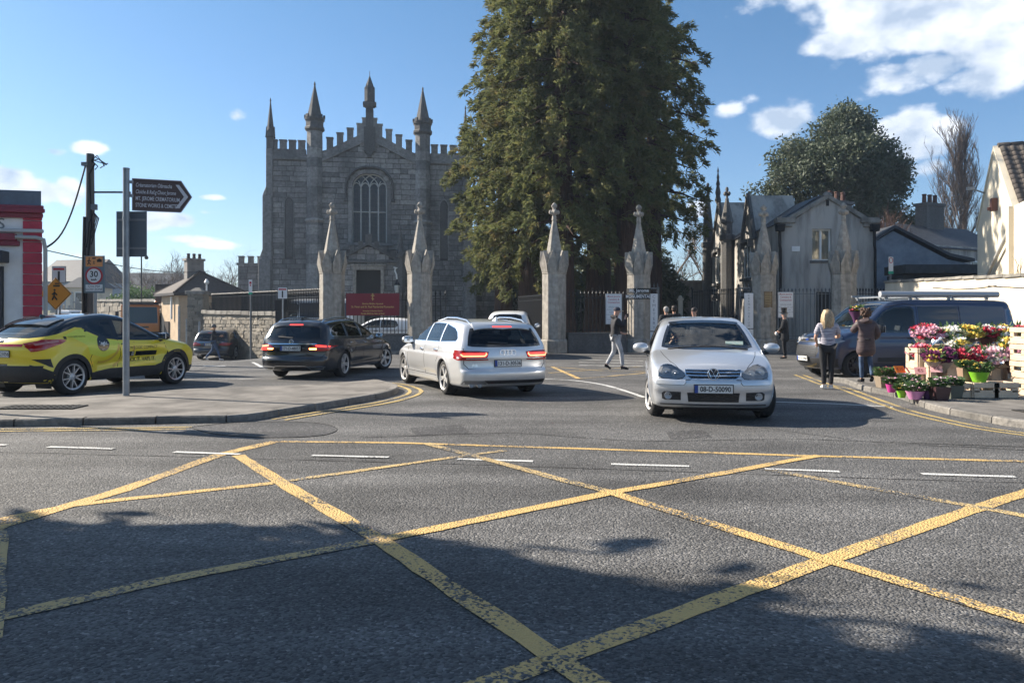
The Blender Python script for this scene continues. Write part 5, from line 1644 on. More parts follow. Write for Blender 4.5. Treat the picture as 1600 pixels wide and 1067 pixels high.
def bare_trees():
 at_ = lambda px,d,z=0:((px - 800) / F * d,d,z)
 # upright poplar on the right
 rng = random.Random(5)
 d = 72;root = thing('poplar_tree','tall narrow leafless poplar against the sky at the far right','tree',at_(1503,d))
 m = MB();tw = MB()
 H = 18.6
 m.tube([(0,0,0),(.1,0,6),(.3,0,12),(.25,0,H)],[.4,.3,.14,.02],8)
 def shoot(p,d_,l,r,lev):
  pts = [p]
  for i in range(3):
   d_ = (d_ + Vector((rng.uniform(-.2,.2),rng.uniform(-.2,.2),.22))).normalized();pts.append(pts[-1] + d_ * l / 3)
  tw.tube(pts,[r,r * .8,r * .55,.006],3,caps=False)
  if lev < 3:
   for k in range(6 if lev < 2 else 4):
    i = rng.randint(0,2);q = pts[i].lerp(pts[i + 1],rng.random())
    a = rng.uniform(0,2 * pi)
    shoot(q,(d_ + Vector((cos(a),sin(a),.2)) * .55).normalized(),l * rng.uniform(.42,.62),r * .55,lev + 1)
 for k in range(46):
  z = 2.5 + (H - 4.5) * (k / 46) ** 1.1;a = rng.uniform(0,2 * pi)
  wid = 1.0 if z < 9 else (1.0 - .6 * (z - 9) / (H - 9))
  sx = -1.5 if (k % 5 == 0 and z < 8) else 0
  shoot(Vector((0,0,z)),Vector((cos(a) * .62 * wid + sx * .3,sin(a) * .62 * wid,1)).normalized(),4.2 * wid + .5,.06,0)
 m.build('trunk',TWIG,root,smooth=60);tw.build('branches',TWIG,root)
 g = 'leafless trees beyond the cemetery'
 for i,(px,d,h,s,lab) in enumerate(((1062,62,8.5,3,'leafless tree seen through the main cemetery gate'),(1090,70,9.0,9,'leafless tree close to the pinnacled end of the lodge'),(1035,58,6.8,14,'small dark bare tree behind the fretted cemetery gatepost'))):
  bare_tree('bare_tree',lab,at_(px,d),h,TWIG,s,.52,5,.17,3,.22,g)
 bare_tree('twiggy_shrub','reddish leafless shrub between the lodge and the grey outbuilding',at_(1386,50,0),6.6,TWIG_RED,6,.36,5,.16,4,.3,cat='shrub',first=.6)
 for (px,d,h,s,lab) in ((300,92,9.5,21,'dark leafless tree left of the bungalow chimney'),(272,86,9.2,22,'tall thin leafless tree rising over the green bush'),(258,100,8.4,26,'spreading leafless tree on the skyline behind the lamp post'),(366,95,9.6,23,'leafless tree between the bungalow roof and the church annexe'),(352,110,9.4,24,'fainter leafless tree right of the bungalow chimney'),(238,105,8.2,25,'leafless tree behind the direction sign pole'),(325,100,8.6,31,'dark leafless tree directly behind the chimney stack'),(215,96,7.6,33,'low leafless tree between the sign pole and the green bush')):
  bare_tree('bare_tree',lab,at_(px,d,-.3),h,TWIG,s,.55,5,.2,3,.18,g)
 blob_tree('green_bush','bright green bush behind the cemetery wall',-36.5,78,.8,0,[(-2.4,0,1.0,1.6),(0,0,1.7,2.0),(2.3,0,1.1,1.7),(3.6,0,.6,1.1)],None,420,.22,LEAF_BUSH,BARK,.15,9,cat='bush')
 blob_tree('dark_shrub','dark evergreen shrub behind the cemetery sign gatepost',9.5,52,0,0,[(0,0,2.0,1.4),(.6,.3,3.2,1.2),(-.7,0,3.2,1.0),(0,0,4.4,.8)],None,380,.2,LEAF_OAK,BARK,.15,12,cat='bush')
 blob_tree('dark_shrub','evergreen bush on the skyline left of the church annexe',-25,70,0,0,[(0,0,2.6,1.5),(1.4,0,2.4,1.2),(-1.6,0,2.2,1.2)],None,300,.22,LEAF_OAK,BARK,.15,15,cat='bush')
 # street tree just outside the left of the view: its shade lies over the near road
 blob_tree('street_tree','leafy street tree on the near left pavement shading the junction',-9.6,6.1,0,0,[(gx_ - 1.43 * h_ + 9.6,gy_ + .573 * h_ - 6.1,h_,r_) for gx_,gy_,h_,r_ in ((-2.7,3.5,5.6,1.15),(-1.3,3.3,5.7,1.2),(-.4,2.9,5.3,1.1),(-3.6,2.4,5.4,1.3),(.0,2.1,4.9,1.05),(-.6,3.6,5.3,.55),(-2.5,4.2,5.9,.5),(-2.2,2.2,4.7,1.3),(-.9,2.2,4.5,1.2),(-3.9,3.4,6.2,.8),(-1.0,1.2,4.4,1.4),(-3.2,1.2,4.2,1.4),(.1,1.0,4.2,1.0))],None,2300,.3,LEAF_OAK,BARK,.2,44)
 for (px,d,s,lab) in ((775,60,51,'dark evergreen behind the deep-shaded trunk by the church'),(850,64,52,'dark evergreen seen between the redwood trunks left of the third pillar'),(925,66,53,'dark evergreen seen between the trunks of the middle redwoods'),(975,58,54,'dark evergreen bush behind the fourth gate pillar')):
  x,y,_ = at_(px,d);rr = random.Random(s)
  blob_tree('dark_shrub',lab,x,y,0,0,[(rr.uniform(-2,2),rr.uniform(-1,1),1.0 + k * .75,rr.uniform(1.2,1.7)) for k in range(6)],None,330,.3,LEAF_OAK,BARK,.2,s,cat='bush')
bare_trees()
# ------------------------------------------------------------------ vehicles
TYRE = M('tyre_rubber',(.022,.022,.023),.85,bump=.3,bscale=60,var=.2,scale=10)
ALLOY = M('alloy_wheel',(.56,.55,.54),.38,.45,var=.15,scale=12)
ALLOY_DARK = M('dark_alloy',(.05,.05,.055),.4,.7)
BLACKPL = M('black_plastic',(.028,.028,.03),.62,var=.2,scale=14)
GLOSSBLK = M('gloss_black',(.012,.012,.013),.12,coat=.6)
CHROME = M('chrome',(.82,.83,.85),.12,1.0)
LAMP_RED = M('red_lamp_lens',(.33,.008,.01),.08,coat=1)
LAMP_ON = M('lit_brake_lamp',(.8,.02,.015),.3,emit=(1.0,.05,.035),es=1.3)
LAMP_CORE = M('lit_lamp_core',(.9,.2,.1),.3,emit=(1.0,.22,.10),es=2.2)
LAMP_AMBER = M('lit_indicator',(.9,.35,.05),.3,emit=(1.0,.45,.12),es=4.0)
LAMP_CLEAR = M('lamp_reflector',(.60,.60,.62),.3,.6)
LAMP_SMOKE = M('lamp_bucket',(.36,.36,.37),.35,.3)
GLASS_CLEAR = M_glass('lamp_lens',(.93,.95,.96),0.0,.03)
GLASS_CAR = M_glass('car_glass',(.74,.79,.77),0.0,.0,gain=.8)
GLASS_DARK = M_glass('privacy_glass',(.10,.11,.12),0.0,.01,gain=1.0)
PLATE = M('number_plate_white',(.72,.72,.70),.45,var=.06,scale=14)
PLATE_BLUE = M('number_plate_blue',(.02,.06,.28),.45)
PLATE_INK = M('number_plate_ink',(.015,.015,.018),.5)
TRIM_IN = M('interior_trim',(.028,.028,.032),.8)
SEATM = M('seat_fabric',(.04,.042,.05),.9)
def curve(pts):
 """monotone cubic through points, evaluated on arrays"""
 pts = sorted(pts);X = np.array([p[0] for p in pts],float);Yv = np.array([p[1] for p in pts],float)
 h = np.diff(X);d = np.diff(Yv) / h;n = len(X);m = np.zeros(n)
 m[0],m[-1] = d[0],d[-1]
 for i in range(1,n - 1):
  if d[i - 1] * d[i] > 0:
   w1 = 2 * h[i] + h[i - 1];w2 = h[i] + 2 * h[i - 1]
   m[i] = (w1 + w2) / (w1 / d[i - 1] + w2 / d[i])
 def f(x):
  x = np.asarray(x,float);i = np.clip(np.searchsorted(X,x) - 1,0,n - 2)
  t = (x - X[i]) / h[i];tt = np.clip(t,0,1)
  y = ((1 + 2 * tt) * (1 - tt) ** 2) * Yv[i] + tt * (1 - tt) ** 2 * h[i] * m[i] + tt * tt * (3 - 2 * tt) * Yv[i + 1] + tt * tt * (tt - 1) * h[i] * m[i + 1]
  y = np.where(t < 0,Yv[0] + m[0] * (x - X[0]),y);y = np.where(t > 1,Yv[-1] + m[-1] * (x - X[-1]),y)
  return y
 return f
def smax(a,b,k):
 h = np.maximum(k - np.abs(a - b),0) / k
 return np.maximum(a,b) + h * h * k * .25
class Shell:
 """car body given by its silhouettes: top line, nose, tail, plan width and cross-section"""
 def __init__(s,spec):
  s.sp = spec
  s.T = curve(spec['top']);s.Fr = curve([(z,x) for x,z in spec['nose']]);s.Re = curve([(z,x) for x,z in spec['tail']])
  s.Pl = curve(spec['plan']);s.Se = curve(spec['section'])
  s.belt = curve(spec['belt']);s.W = spec['W'] / 2
  s.L0,s.L1 = spec['L0'],spec['L1']
  s.kt = spec.get('kt',.09)
 def F(s,P):
  x,y,z = P[:,0],np.abs(P[:,1]),P[:,2]
  sp = s.sp
  # top line, bowed in plan
  xt = x * (1 + sp.get('bow',.10) * (y / s.W) ** 2)
  e = 1e-3
  T = s.T(xt);dT = (s.T(xt + e) - T) / e
  a = (z - T + sp.get('crown',.07) * (y / s.W) ** 2) / np.sqrt(1 + dT * dT)
  # side
  zz = z - (s.belt(x) - sp['belt0']) * np.clip((z - .55) / .35,0,1)
  S = s.W * s.Pl(x) * s.Se(zz)
  for (wx,wr,amt) in sp.get('flares',()):
   rr = np.hypot(x - wx,z - wr)
   S = S + amt * np.exp(-((rr - wr * 1.12) / .13) ** 2) * (z < 1.0)
  for (x0,x1,z0,z1,dep,sft) in sp.get('creases',()):
   u = np.clip((x - x0) / (x1 - x0),0,1);zc = z0 + (z1 - z0) * u
   S = S - dep * np.exp(-((z - zc) / sft) ** 2) * (x > x0) * (x < x1)
  dS = (s.W * s.Se(zz + e) - s.W * s.Se(zz)) / e
  b = (y - S) / np.sqrt(1 + dS * dS)
  cf = sp.get('nosebow',.30) * (y / s.W) ** sp.get('nosep',3.0)
  f = x - (s.Fr(z) - cf)
  dF = (s.Fr(z + e) - s.Fr(z)) / e;f = f / np.sqrt(1 + np.minimum(dF * dF,9))
  cr = sp.get('tailbow',.18) * (y / s.W) ** 3.2
  r = (s.Re(z) + cr) - x
  dR = (s.Re(z + e) - s.Re(z)) / e;r = r / np.sqrt(1 + np.minimum(dR * dR,9))
  v = smax(a,b,s.kt)
  v = smax(v,f,.07);v = smax(v,r,.06)
  return smax(v,sp.get('floor',.19) - z,.05)
 def solve(s,A,B,off=0.0,it=26):
  """surface point on each segment from inside A to outside B"""
  lo = np.zeros(len(A));hi = np.ones(len(A))
  for _ in range(it):
   mid = (lo + hi) / 2
   q = s.F(A + (B - A) * mid[:,None]) < off
   lo = np.where(q,mid,lo);hi = np.where(q,hi,mid)
  return A + (B - A) * hi[:,None]
 def normal(s,P):
  e = 2e-3;N_ = np.zeros_like(P)
  for k in range(3):
   d = np.zeros(3);d[k] = e
   N_[:,k] = s.F(P + d) - s.F(P - d)
  return unit(N_)
 def mesh(s,step=.045):
  lo = np.array([s.L0 - .05,-s.W - .1,.1]);hi = np.array([s.L1 + .05,s.W + .1,s.sp['H'] + .1])
  n = [int((hi[k] - lo[k]) / (step if k else step * .9)) for k in range(3)]
  vs = [];fs = [];idx = {}
  def vid(i,j,k):
   key = (i,j,k)
   if key not in idx:idx[key] = len(vs);vs.append(key)
   return idx[key]
  for k in (0,n[2]):
   for i in range(n[0]):
    for j in range(n[1]):
     q = (vid(i,j,k),vid(i + 1,j,k),vid(i + 1,j + 1,k),vid(i,j + 1,k));fs.append(q if k else q[::-1])
  for j in (0,n[1]):
   for i in range(n[0]):
    for k in range(n[2]):
     q = (vid(i,j,k),vid(i + 1,j,k),vid(i + 1,j,k + 1),vid(i,j,k + 1));fs.append(q[::-1] if j else q)
  for i in (0,n[0]):
   for j in range(n[1]):
    for k in range(n[2]):
     q = (vid(i,j,k),vid(i,j + 1,k),vid(i,j + 1,k + 1),vid(i,j,k + 1));fs.append(q if i else q[::-1])
  B = lo + np.array(vs) / np.array(n) * (hi - lo)
  ctr = (lo + hi) / 2;z0,z1 = .42,.58
  A = B.copy()
  A[:,0] = ctr[0] + (B[:,0] - ctr[0]) * .80;A[:,1] = B[:,1] * .55
  A[:,2] = z0 + (B[:,2] - lo[2]) / (hi[2] - lo[2]) * (z1 - z0)
  return s.solve(A,B),fs
AX = {'side':(0,2,1,-1),'left':(0,2,1,1),'front':(1,2,0,1),'rear':(1,2,0,-1),'top':(0,1,2,1)}
class Car:
 def __init__(s,root,spec,paint):
  s.root = root;s.sh = Shell(spec);s.sp = spec;s.paint = paint
  P,fs = s.sh.mesh(spec.get('step',.045))
  s.bm = bmesh.new()
  vv = [s.bm.verts.new(p) for p in P]
  for f in fs:s.bm.faces.new([vv[i] for i in f])
  s.bm.normal_update()
  s.parts = {}
  # ---- cutting the shell along an outline drawn in one view
 def cut(s,poly,view,delete=True,mat_index=None,minfacing=.08):
  u,v,w,sg = AX[view];bm = s.bm
  us = [p[0] for p in poly];vs_ = [p[1] for p in poly]
  bb = (min(us) - .001,max(us) + .001,min(vs_) - .001,max(vs_) + .001)
  def pick():
   out = []
   for f in bm.faces:
    if f.normal[w] * sg < minfacing:continue
    co = [x.co for x in f.verts]
    if max(c[u] for c in co) < bb[0] or min(c[u] for c in co) > bb[1] or max(c[v] for c in co) < bb[2] or min(c[v] for c in co) > bb[3]:continue
    out.append(f)
   return out
  fs = pick();n = len(poly)
  for i in range(n):
   a,b = poly[i],poly[(i + 1) % n]
   d = (b[0] - a[0],b[1] - a[1]);ln = hypot(*d)
   if ln < 1e-6:continue
   nrm = (-d[1] / ln,d[0] / ln)
   eb = (min(a[0],b[0]),max(a[0],b[0]),min(a[1],b[1]),max(a[1],b[1]))
   sel = []
   for f in fs:
    if not f.is_valid:continue
    co = [x.co for x in f.verts]
    if max(c[u] for c in co) < eb[0] or min(c[u] for c in co) > eb[1] or max(c[v] for c in co) < eb[2] or min(c[v] for c in co) > eb[3]:continue
    ds = [(c[u] - a[0]) * nrm[0] + (c[v] - a[1]) * nrm[1] for c in co]
    if min(ds) < -1e-5 and max(ds) > 1e-5:sel.append(f)
   if not sel:continue
   geom = set(sel)
   for f in sel:geom.update(f.edges);geom.update(f.verts)
   co = [0,0,0];no = [0,0,0];co[u],co[v] = a;no[u],no[v] = nrm
   r = bmesh.ops.bisect_plane(bm,geom=list(geom),plane_co=co,plane_no=no,dist=1e-5)
   fs = [f for f in fs if f.is_valid] + [g for g in r['geom'] if isinstance(g,bmesh.types.BMFace)]
   fs = list(set(fs))
  bm.normal_update()
  ins = []
  for f in set(fs):
   if not f.is_valid or f.normal[w] * sg < minfacing:continue
   c = f.calc_center_median()
   if in_poly(c[u],c[v],poly):ins.append(f)
  if delete:bmesh.ops.delete(bm,geom=ins,context='FACES')
  elif mat_index is not None:
   for f in ins:f.material_index = mat_index
  return ins
  # ---- panels laid on the shell
 def patch_pts(s,uv,view,off):
  u,v,w,sg = AX[view];n = len(uv)
  A = np.zeros((n,3));B = np.zeros((n,3));uv = np.array(uv)
  A[:,u] = B[:,u] = uv[:,0];A[:,v] = B[:,v] = uv[:,1]
  inner = {0:.0,1:.05,2:.45}[w];outer = {0:s.sh.L1 + .4 if sg > 0 else -(s.sh.L0 - .4),1:s.sh.W + .35,2:s.sp['H'] + .3}[w]
  A[:,w] = sg * inner if w != 2 else .45;B[:,w] = sg * outer if w != 2 else outer
  P = s.sh.solve(A,B)
  return P + s.sh.normal(P) * np.reshape(off,(-1,1))
 def patch(s,name,poly,view,mat,off=.003,grid=.05,skirt=.012,parent=None,smooth=35,both=False):
  if both:
   s.patch(name,poly,'side',mat,off,grid,skirt,parent,smooth)
   return s.patch(name,poly,'left',mat,off,grid,skirt,parent,smooth)
  bm = bmesh.new()
  vv = [bm.verts.new((p[0],p[1],0)) for p in poly]
  f = bm.faces.new(vv);f.normal_update()
  if f.normal.z < 0:f.normal_flip()
  us = [p[0] for p in poly];vs_ = [p[1] for p in poly]
  for k,(lo,hi) in enumerate(((min(us),max(us)),(min(vs_),max(vs_)))):
   t = lo + grid
   while t < hi - grid * .3:
    co = [0,0,0];no = [0,0,0];co[k] = t;no[k] = 1
    bmesh.ops.bisect_plane(bm,geom=bm.verts[:] + bm.edges[:] + bm.faces[:],plane_co=co,plane_no=no,dist=1e-5);t += grid
  bmesh.ops.triangulate(bm,faces=[f for f in bm.faces if len(f.verts) > 4])
  bm.verts.index_update();bm.verts.ensure_lookup_table()
  uv = [(x.co.x,x.co.y) for x in bm.verts]
  P = s.patch_pts(uv,view,off)
  rim = [e for e in bm.edges if len(e.link_faces) == 1]
  if skirt:
   Q = s.patch_pts(uv,view,off - skirt)
   r = bmesh.ops.extrude_edge_only(bm,edges=rim)
   bm.verts.index_update()
   new = [x for x in r['geom'] if isinstance(x,bmesh.types.BMVert)]
   old = {(round(a,5),round(b,5)):i for i,(a,b) in enumerate(uv)}
   pos = {}
   for x in new:pos[x] = Q[old[(round(x.co.x,5),round(x.co.y,5))]]
   for x,q in pos.items():x.co = q
   bm.verts.ensure_lookup_table()
  for i in range(len(uv)):bm.verts[i].co = P[i]
  u,v,w,sg = AX[view]
  bm.normal_update()
  tot = sum(f.normal[w] * f.calc_area() for f in bm.faces)
  if tot * sg < 0:bmesh.ops.reverse_faces(bm,faces=bm.faces[:])
  me = bpy.data.meshes.new(name);bm.to_mesh(me);bm.free()
  return mesh_obj(name,me,mat,parent or s.root,smooth=smooth)
 def band(s,name,line,view,w,mat,off=.003,parent=None,closed=False,thick=.006,step=.05,both=False,side_off=0.0):
  """a strip of width w following an outline"""
  if both:
   s.band(name,line,'side',w,mat,off,parent,closed,thick,step)
   return s.band(name,line,'left',w,mat,off,parent,closed,thick,step)
  pts = [np.array(p,float) for p in line]
  if closed:pts.append(pts[0])
  dense = []
  for a,b in zip(pts,pts[1:]):
   k = max(1,int(np.linalg.norm(b - a) / step))
   dense += [a + (b - a) * i / k for i in range(k)]
  if not closed:dense.append(pts[-1])
  n = len(dense);uv = [];offs = []
  for i in range(n):
   p0 = dense[(i - 1) % n] if closed else dense[max(0,i - 1)];p1 = dense[(i + 1) % n] if closed else dense[min(n - 1,i + 1)]
   t = p1 - p0;t = t / max(1e-9,np.linalg.norm(t));nn = np.array([-t[1],t[0]])
   for k,o in ((-.5,off - thick),(-.5,off),(.5,off),(.5,off - thick)):
    uv.append(dense[i] + nn * w * (k + side_off));offs.append(o)
  P = s.patch_pts(uv,view,np.array(offs))
  fs = []
  for i in range(n if closed else n - 1):
   j = (i + 1) % n
   for k in range(3):fs.append((i * 4 + k,i * 4 + k + 1,j * 4 + k + 1,j * 4 + k))
  m = MB().add(P,fs)
  me = m.mesh(name);bm = bmesh.new();bm.from_mesh(me)
  u,v,w_,sg = AX[view]
  if sum(f.normal[w_] * f.calc_area() for f in bm.faces) * sg < 0:bmesh.ops.reverse_faces(bm,faces=bm.faces[:])
  bm.to_mesh(me);bm.free()
  return mesh_obj(name,me,mat,parent or s.root,smooth=50)
 def window(s,name,poly,view,glass=None,frame=None,fw=.035,both=False,fname='seal'):
  if both:
   s.window(name,poly,'side',glass,frame,fw,False,fname);s.window(name,poly,'left',glass,frame,fw,False,fname);return
  s.cut(poly,view)
  p = s.patch(name,poly,view,glass or GLASS_CAR,off=-.004,skirt=0,grid=.09)
  s.band(fname,poly,view,fw,frame or GLOSSBLK,off=.0035,parent=p,closed=True,thick=.012,side_off=0)
  return p
 def arches(s,r,xs,lip=None,lipw=.03):
  for wx in xs:
   poly = [(wx + r * cos(a),s.sp['wheel_r'] + r * sin(a)) for a in np.linspace(-.6,pi + .6,26)]
   for v in ('side','left'):
    s.cut(poly,v,minfacing=.15)
    arc = poly[2:-2]
    s.band('arch_lip',arc,v,lipw,lip or s.paint,off=.006,thick=.05,step=.06)
    # dark liners
  for wx in xs:
   for sg in (-1,1):
    m = MB();n = 14;yo = sg * (s.sh.W - .10);yi = sg * (s.sh.W - .5);R = r + .03
    vs = []
    for i in range(n + 1):
     a = -.5 + (pi + 1.0) * i / n
     for y in (yo,yi):vs.append((wx + R * cos(a),y,s.sp['wheel_r'] + R * sin(a)))
    fs = [(2 * i,2 * i + 1,2 * i + 3,2 * i + 2) for i in range(n)] + [tuple(2 * i + 1 for i in range(n + 1))]
    m.add(vs,fs);m.build('arch_liner',BLACKPL,s.root)
 def finish(s,mats=None):
  me = bpy.data.meshes.new('body');s.bm.to_mesh(me);s.bm.free()
  return mesh_obj('body',me,mats or [s.paint],s.root,smooth=50)
def in_poly(x,y,poly):
 c = False;j = len(poly) - 1
 for i in range(len(poly)):
  xi,yi = poly[i];xj,yj = poly[j]
  if (yi > y) != (yj > y) and x < (xj - xi) * (y - yi) / (yj - yi) + xi:c = not c
  j = i
 return c
def wheel_meshes(R,w,spokes,style,rim_r=None,dark=False):
 rr = rim_r or R * .70
 t = MB()
 t.lathe([(rr - .01,-w / 2 + .01),(rr + .02,-w / 2),(R - .035,-w / 2 + .004),(R - .008,-w / 2 + .028),(R,-w / 2 + .05),(R,w / 2 - .05),(R - .008,w / 2 - .028),(R - .035,w / 2 - .004),(rr + .02,w / 2),(rr - .01,w / 2 - .01)],36,axis='y',caps=False)
 tyre = t.mesh('tyre');tyre.materials.append(TYRE)
 g = MB()
 # outer face looks along +y
 y = w / 2
 g.lathe([(rr - .022,y - .03),(rr - .018,y - .012),(rr + .006,y - .004),(rr + .008,y + .001),(rr - .006,y - .012),(rr - .024,y - .034)],36,axis='y',caps=False)
 hub = .07 if style != 'steel' else .1
 g.lathe([(0,y - .012),(hub * .5,y - .014),(hub,y - .03),(hub + .01,y - .09)][::-1],20,axis='y')
 for i in range(spokes):
  a = 2 * pi * i / spokes
  subs = [(-.13,.026),(.13,.026)] if style == 'twin' else [(-.2,.015),(.2,.015)] if style == 'thin' else ([(0,.05)] if style == 'single' else [(-.2,.026),(.2,.026),(0,.0)])
  for da,hw in subs:
   if not hw:continue
   a0,a1 = a + da * .35,a + da * (1 if style == 'twin' else 1.35)
   r0,r1 = hub * .85,rr - .012
   def pt(r,ang,off,yy):
    return (r * cos(ang) - off * sin(ang),yy,r * sin(ang) + off * cos(ang))
   vs = [pt(r0,a0,-hw * .8,y - .02),pt(r0,a0,hw * .8,y - .02),pt(r1,a1,hw * .6,y - .02),pt(r1,a1,-hw * .6,y - .02),pt(r0,a0,-hw,y - .07),pt(r0,a0,hw,y - .07),pt(r1,a1,hw * .8,y - .06),pt(r1,a1,-hw * .8,y - .06)]
   g.add(vs,[(0,1,2,3),(0,4,5,1),(1,5,6,2),(2,6,7,3),(3,7,4,0)])
 rim = g.mesh('rim');rim.materials.append(ALLOY)
 rim.polygons.foreach_set('use_smooth',[True] * len(rim.polygons));rim.set_sharp_from_angle(angle=radians(30))
 b = MB();b.lathe([(rr - .002,-w / 2 + .012),(rr - .03,-w / 2 + .03),(rr - .03,y - .02),(rr - .034,y - .03),(rr - .05,y - .09)],30,axis='y',caps=False);b.lathe([(rr - .04,y - .1),(.02,y - .1)],24,axis='y');b.lathe([(rr * .62,y - .095),(rr * .62,y - .085),(.05,y - .085)],20,axis='y')
 disc = b.mesh('brake_disc');disc.materials.append(ALLOY_DARK)
 tyre.polygons.foreach_set('use_smooth',[True] * len(tyre.polygons));tyre.set_sharp_from_angle(angle=radians(40))
 return tyre,rim,disc
def add_wheels(root,meshes,xs,track,R,steer=0.0,z=None):
 for k,x in enumerate(xs):
  for sg in (1,-1):
   w = empty_part('wheel',root,(x,sg * track,R),(0,0,(0 if sg > 0 else pi) + (steer if k == 0 else 0)))
   for nm,me in zip(('tyre','rim','brake_disc'),meshes):
    o = bpy.data.objects.new(nm,me);COL.objects.link(o);o.parent = w
    o.rotation_euler = (0,random.uniform(0,6),0)
def plate(root,txt,loc,rot,w=.52,h=.115,name='number_plate'):
 p = empty_part(name,root,loc,rot)
 m = MB();m.box((0,0,0),(w,h,.012));m.build('plate',PLATE,p,bevel=.006,seg=1)
 m = MB();m.box((-w / 2 + .026,0,.0075),(.046,h - .008,.003));m.build('country_band',PLATE_BLUE,p)
 text('lettering',txt,h * .86,PLATE_INK,p,(.024,-.003,.0085),(0,0,0),bold=.0018 if w > .5 else .001,sx=.86)
 m = MB()
 for s_ in (-1,1):m.box((0,s_ * (h / 2 + .004),.002),(w + .016,.008,.016));m.box((s_ * (w / 2 + .004),0,.002),(.008,h + .016,.016))
 m.build('plate_holder',BLACKPL,p)
 return p
UPX = Matrix(((0,0,1),(1,0,0),(0,1,0)))
def face_rot(view,tilt=0.0):
 if view == 'front':m = Matrix(((0,0,1),(1,0,0),(0,1,0)))
 elif view == 'rear':m = Matrix(((0,0,-1),(-1,0,0),(0,1,0)))
 elif view == 'side':m = Matrix(((1,0,0),(0,0,-1),(0,1,0)))
 else:m = Matrix(((-1,0,0),(0,0,1),(0,1,0)))
 e = (m.to_4x4() @ Matrix.Rotation(tilt,4,'X')).to_euler()
 return e
def mirror(root,x,y,z,mat,s=1.0):
 for sg in (1,-1):
  m = MB();m.ball((0,0,0),(.085 * s,.125 * s,.08 * s),14,10)
  o = m.build('wing_mirror',mat,root,smooth=60,loc=(x,sg * (y + .07),z))
  g = MB();g.box((-.072 * s,0,.002),(.012,.2 * s,.12 * s));g.build('mirror_glass',M('mirror_silver',(.8,.82,.84),.02,1.0),o,bevel=.02)
  g = MB();g.tube([(.0,-sg * .05,-.05),(.03,-sg * .16,-.09)],[.035,.03],6);g.build('mirror_stalk',BLACKPL,o)
def cabin(root,x_dash,x_front,x_rear,zf,w,roof,driver_side=-1,wheel=True,seat=SEATM):
 m = MB();m.box(((x_front + x_rear) / 2 + .1,0,.36),(x_front - x_rear + 1.9,w * 1.55,.1));m.build('cabin_floor',TRIM_IN,root)
 m = MB();m.box((x_dash + .18,0,zf - .12),(.5,w * 1.75,.26));m.ball((x_dash + .02,driver_side * .36,zf + .01),(.16,.2,.08),10,6);m.build('dashboard',TRIM_IN,root,bevel=.05,smooth=40)
 def seat_(x,y,wd):
  s_ = empty_part('seat',root,(x,y,0))
  q = MB();q.box((0,0,.5),(.5,wd,.18));q.build('cushion',seat,s_,bevel=.06)
  q = MB();q.box((0,0,0),(.14,wd,.62));q.build('backrest',seat,s_,bevel=.06,loc=(-.3,0,.84),rot=(0,-.28,0))
  return s_
 for y in (.36,-.36):
  s_ = seat_(x_front,y,.5);q = MB();q.box((0,0,0),(.1,.25,.17));q.build('headrest',seat,s_,bevel=.045,loc=(-.42,0,1.22),rot=(0,-.2,0))
 s_ = seat_(x_rear,0,w * 1.4)
 for y in (-.42,.42):q = MB();q.box((0,0,0),(.09,.24,.13));q.build('headrest',seat,s_,bevel=.04,loc=(-.4,y,1.17))
 if wheel:
  q = MB();pts = [(0,.185 * cos(a),.185 * sin(a)) for a in np.linspace(0,2 * pi,25)];q.tube(pts,.014,6,caps=False);q.box((.01,0,0),(.03,.36,.05));q.box((.01,0,-.08),(.03,.05,.16))
  q.build('steering_wheel',BLACKPL,root,loc=(x_dash - .22,driver_side * .36,zf - .06),rot=(0,-.4,0),smooth=50)
 q = MB();q.box((0,0,0),(.02,.25,.065));q.build('rear_view_mirror',BLACKPL,root,bevel=.01,loc=(x_dash - .55,0,roof - .17))
def handle(car,x,z,mat,views=('side','left'),ln=.2):
 for v in views:
  P = car.patch_pts([(x - ln / 2,z),(x,z + .004),(x + ln / 2,z)],v,np.array([.008,.035,.008]))
  m = MB();m.tube([tuple(p) for p in P],[.014,.017,.014],8);m.build('door_handle',mat,car.root,smooth=50)
def shut(car,line,w=.012,both=True,view='side',name='panel_gap'):
 return car.band(name,line,view,w,M('panel_gap',(.008,.008,.009),.9),off=.0012,thick=.002,both=both,step=.06)
def heading(dx,dy):
 return atan2(dy,dx)
SILVER = M_paint('silver_paint',(.72,.725,.73),.55,.34,1.0,.35,(.30,.28,.25))
SILVER_BLUE = M_paint('pale_silver_paint',(.64,.66,.69),.6,.33,1.0,.25,(.30,.28,.25))
BLACKP = M_paint('black_paint',(.012,.013,.017),.1,.25,1.0,.25,(.08,.075,.07))
YELLOWP = M_paint('yellow_paint',(.78,.62,.02),.0,.35,.8,.2,(.25,.2,.08))
BLUEP = M_paint('blue_van_paint',(.022,.038,.085),.35,.35,1.0,.45,(.12,.11,.10))
WHITEP = M_paint('white_car_paint',(.74,.75,.76),.0,.4,.8,.2)
LIME = M('lime_vinyl',(.66,.70,.06),.35,coat=.6)
TAN_VINYL = M('tan_vinyl_stripe',(.62,.40,.05),.4,coat=.5)
mir = lambda poly:[(-a,b) for a,b in poly][::-1]
def decal(car,txt,size,x,z,view,mat,align='CENTER',off=.004,sx=1.0,bold=0.0,sgn=1,shear=0.0,parent=None,name='lettering'):
 me = text_mesh(txt,size,align,sx=sx,bold=bold,shear=shear)
 n = len(me.vertices);co = np.zeros(n * 3);me.vertices.foreach_get('co',co);co = co.reshape(-1,3)
 P = car.patch_pts([(x + sgn * c[0],z + c[1]) for c in co],view,off)
 me.vertices.foreach_set('co',P.ravel());me.materials.clear();me.materials.append(mat);me.update()
 o = bpy.data.objects.new(name,me);COL.objects.link(o);o.parent = parent or car.root
 return o
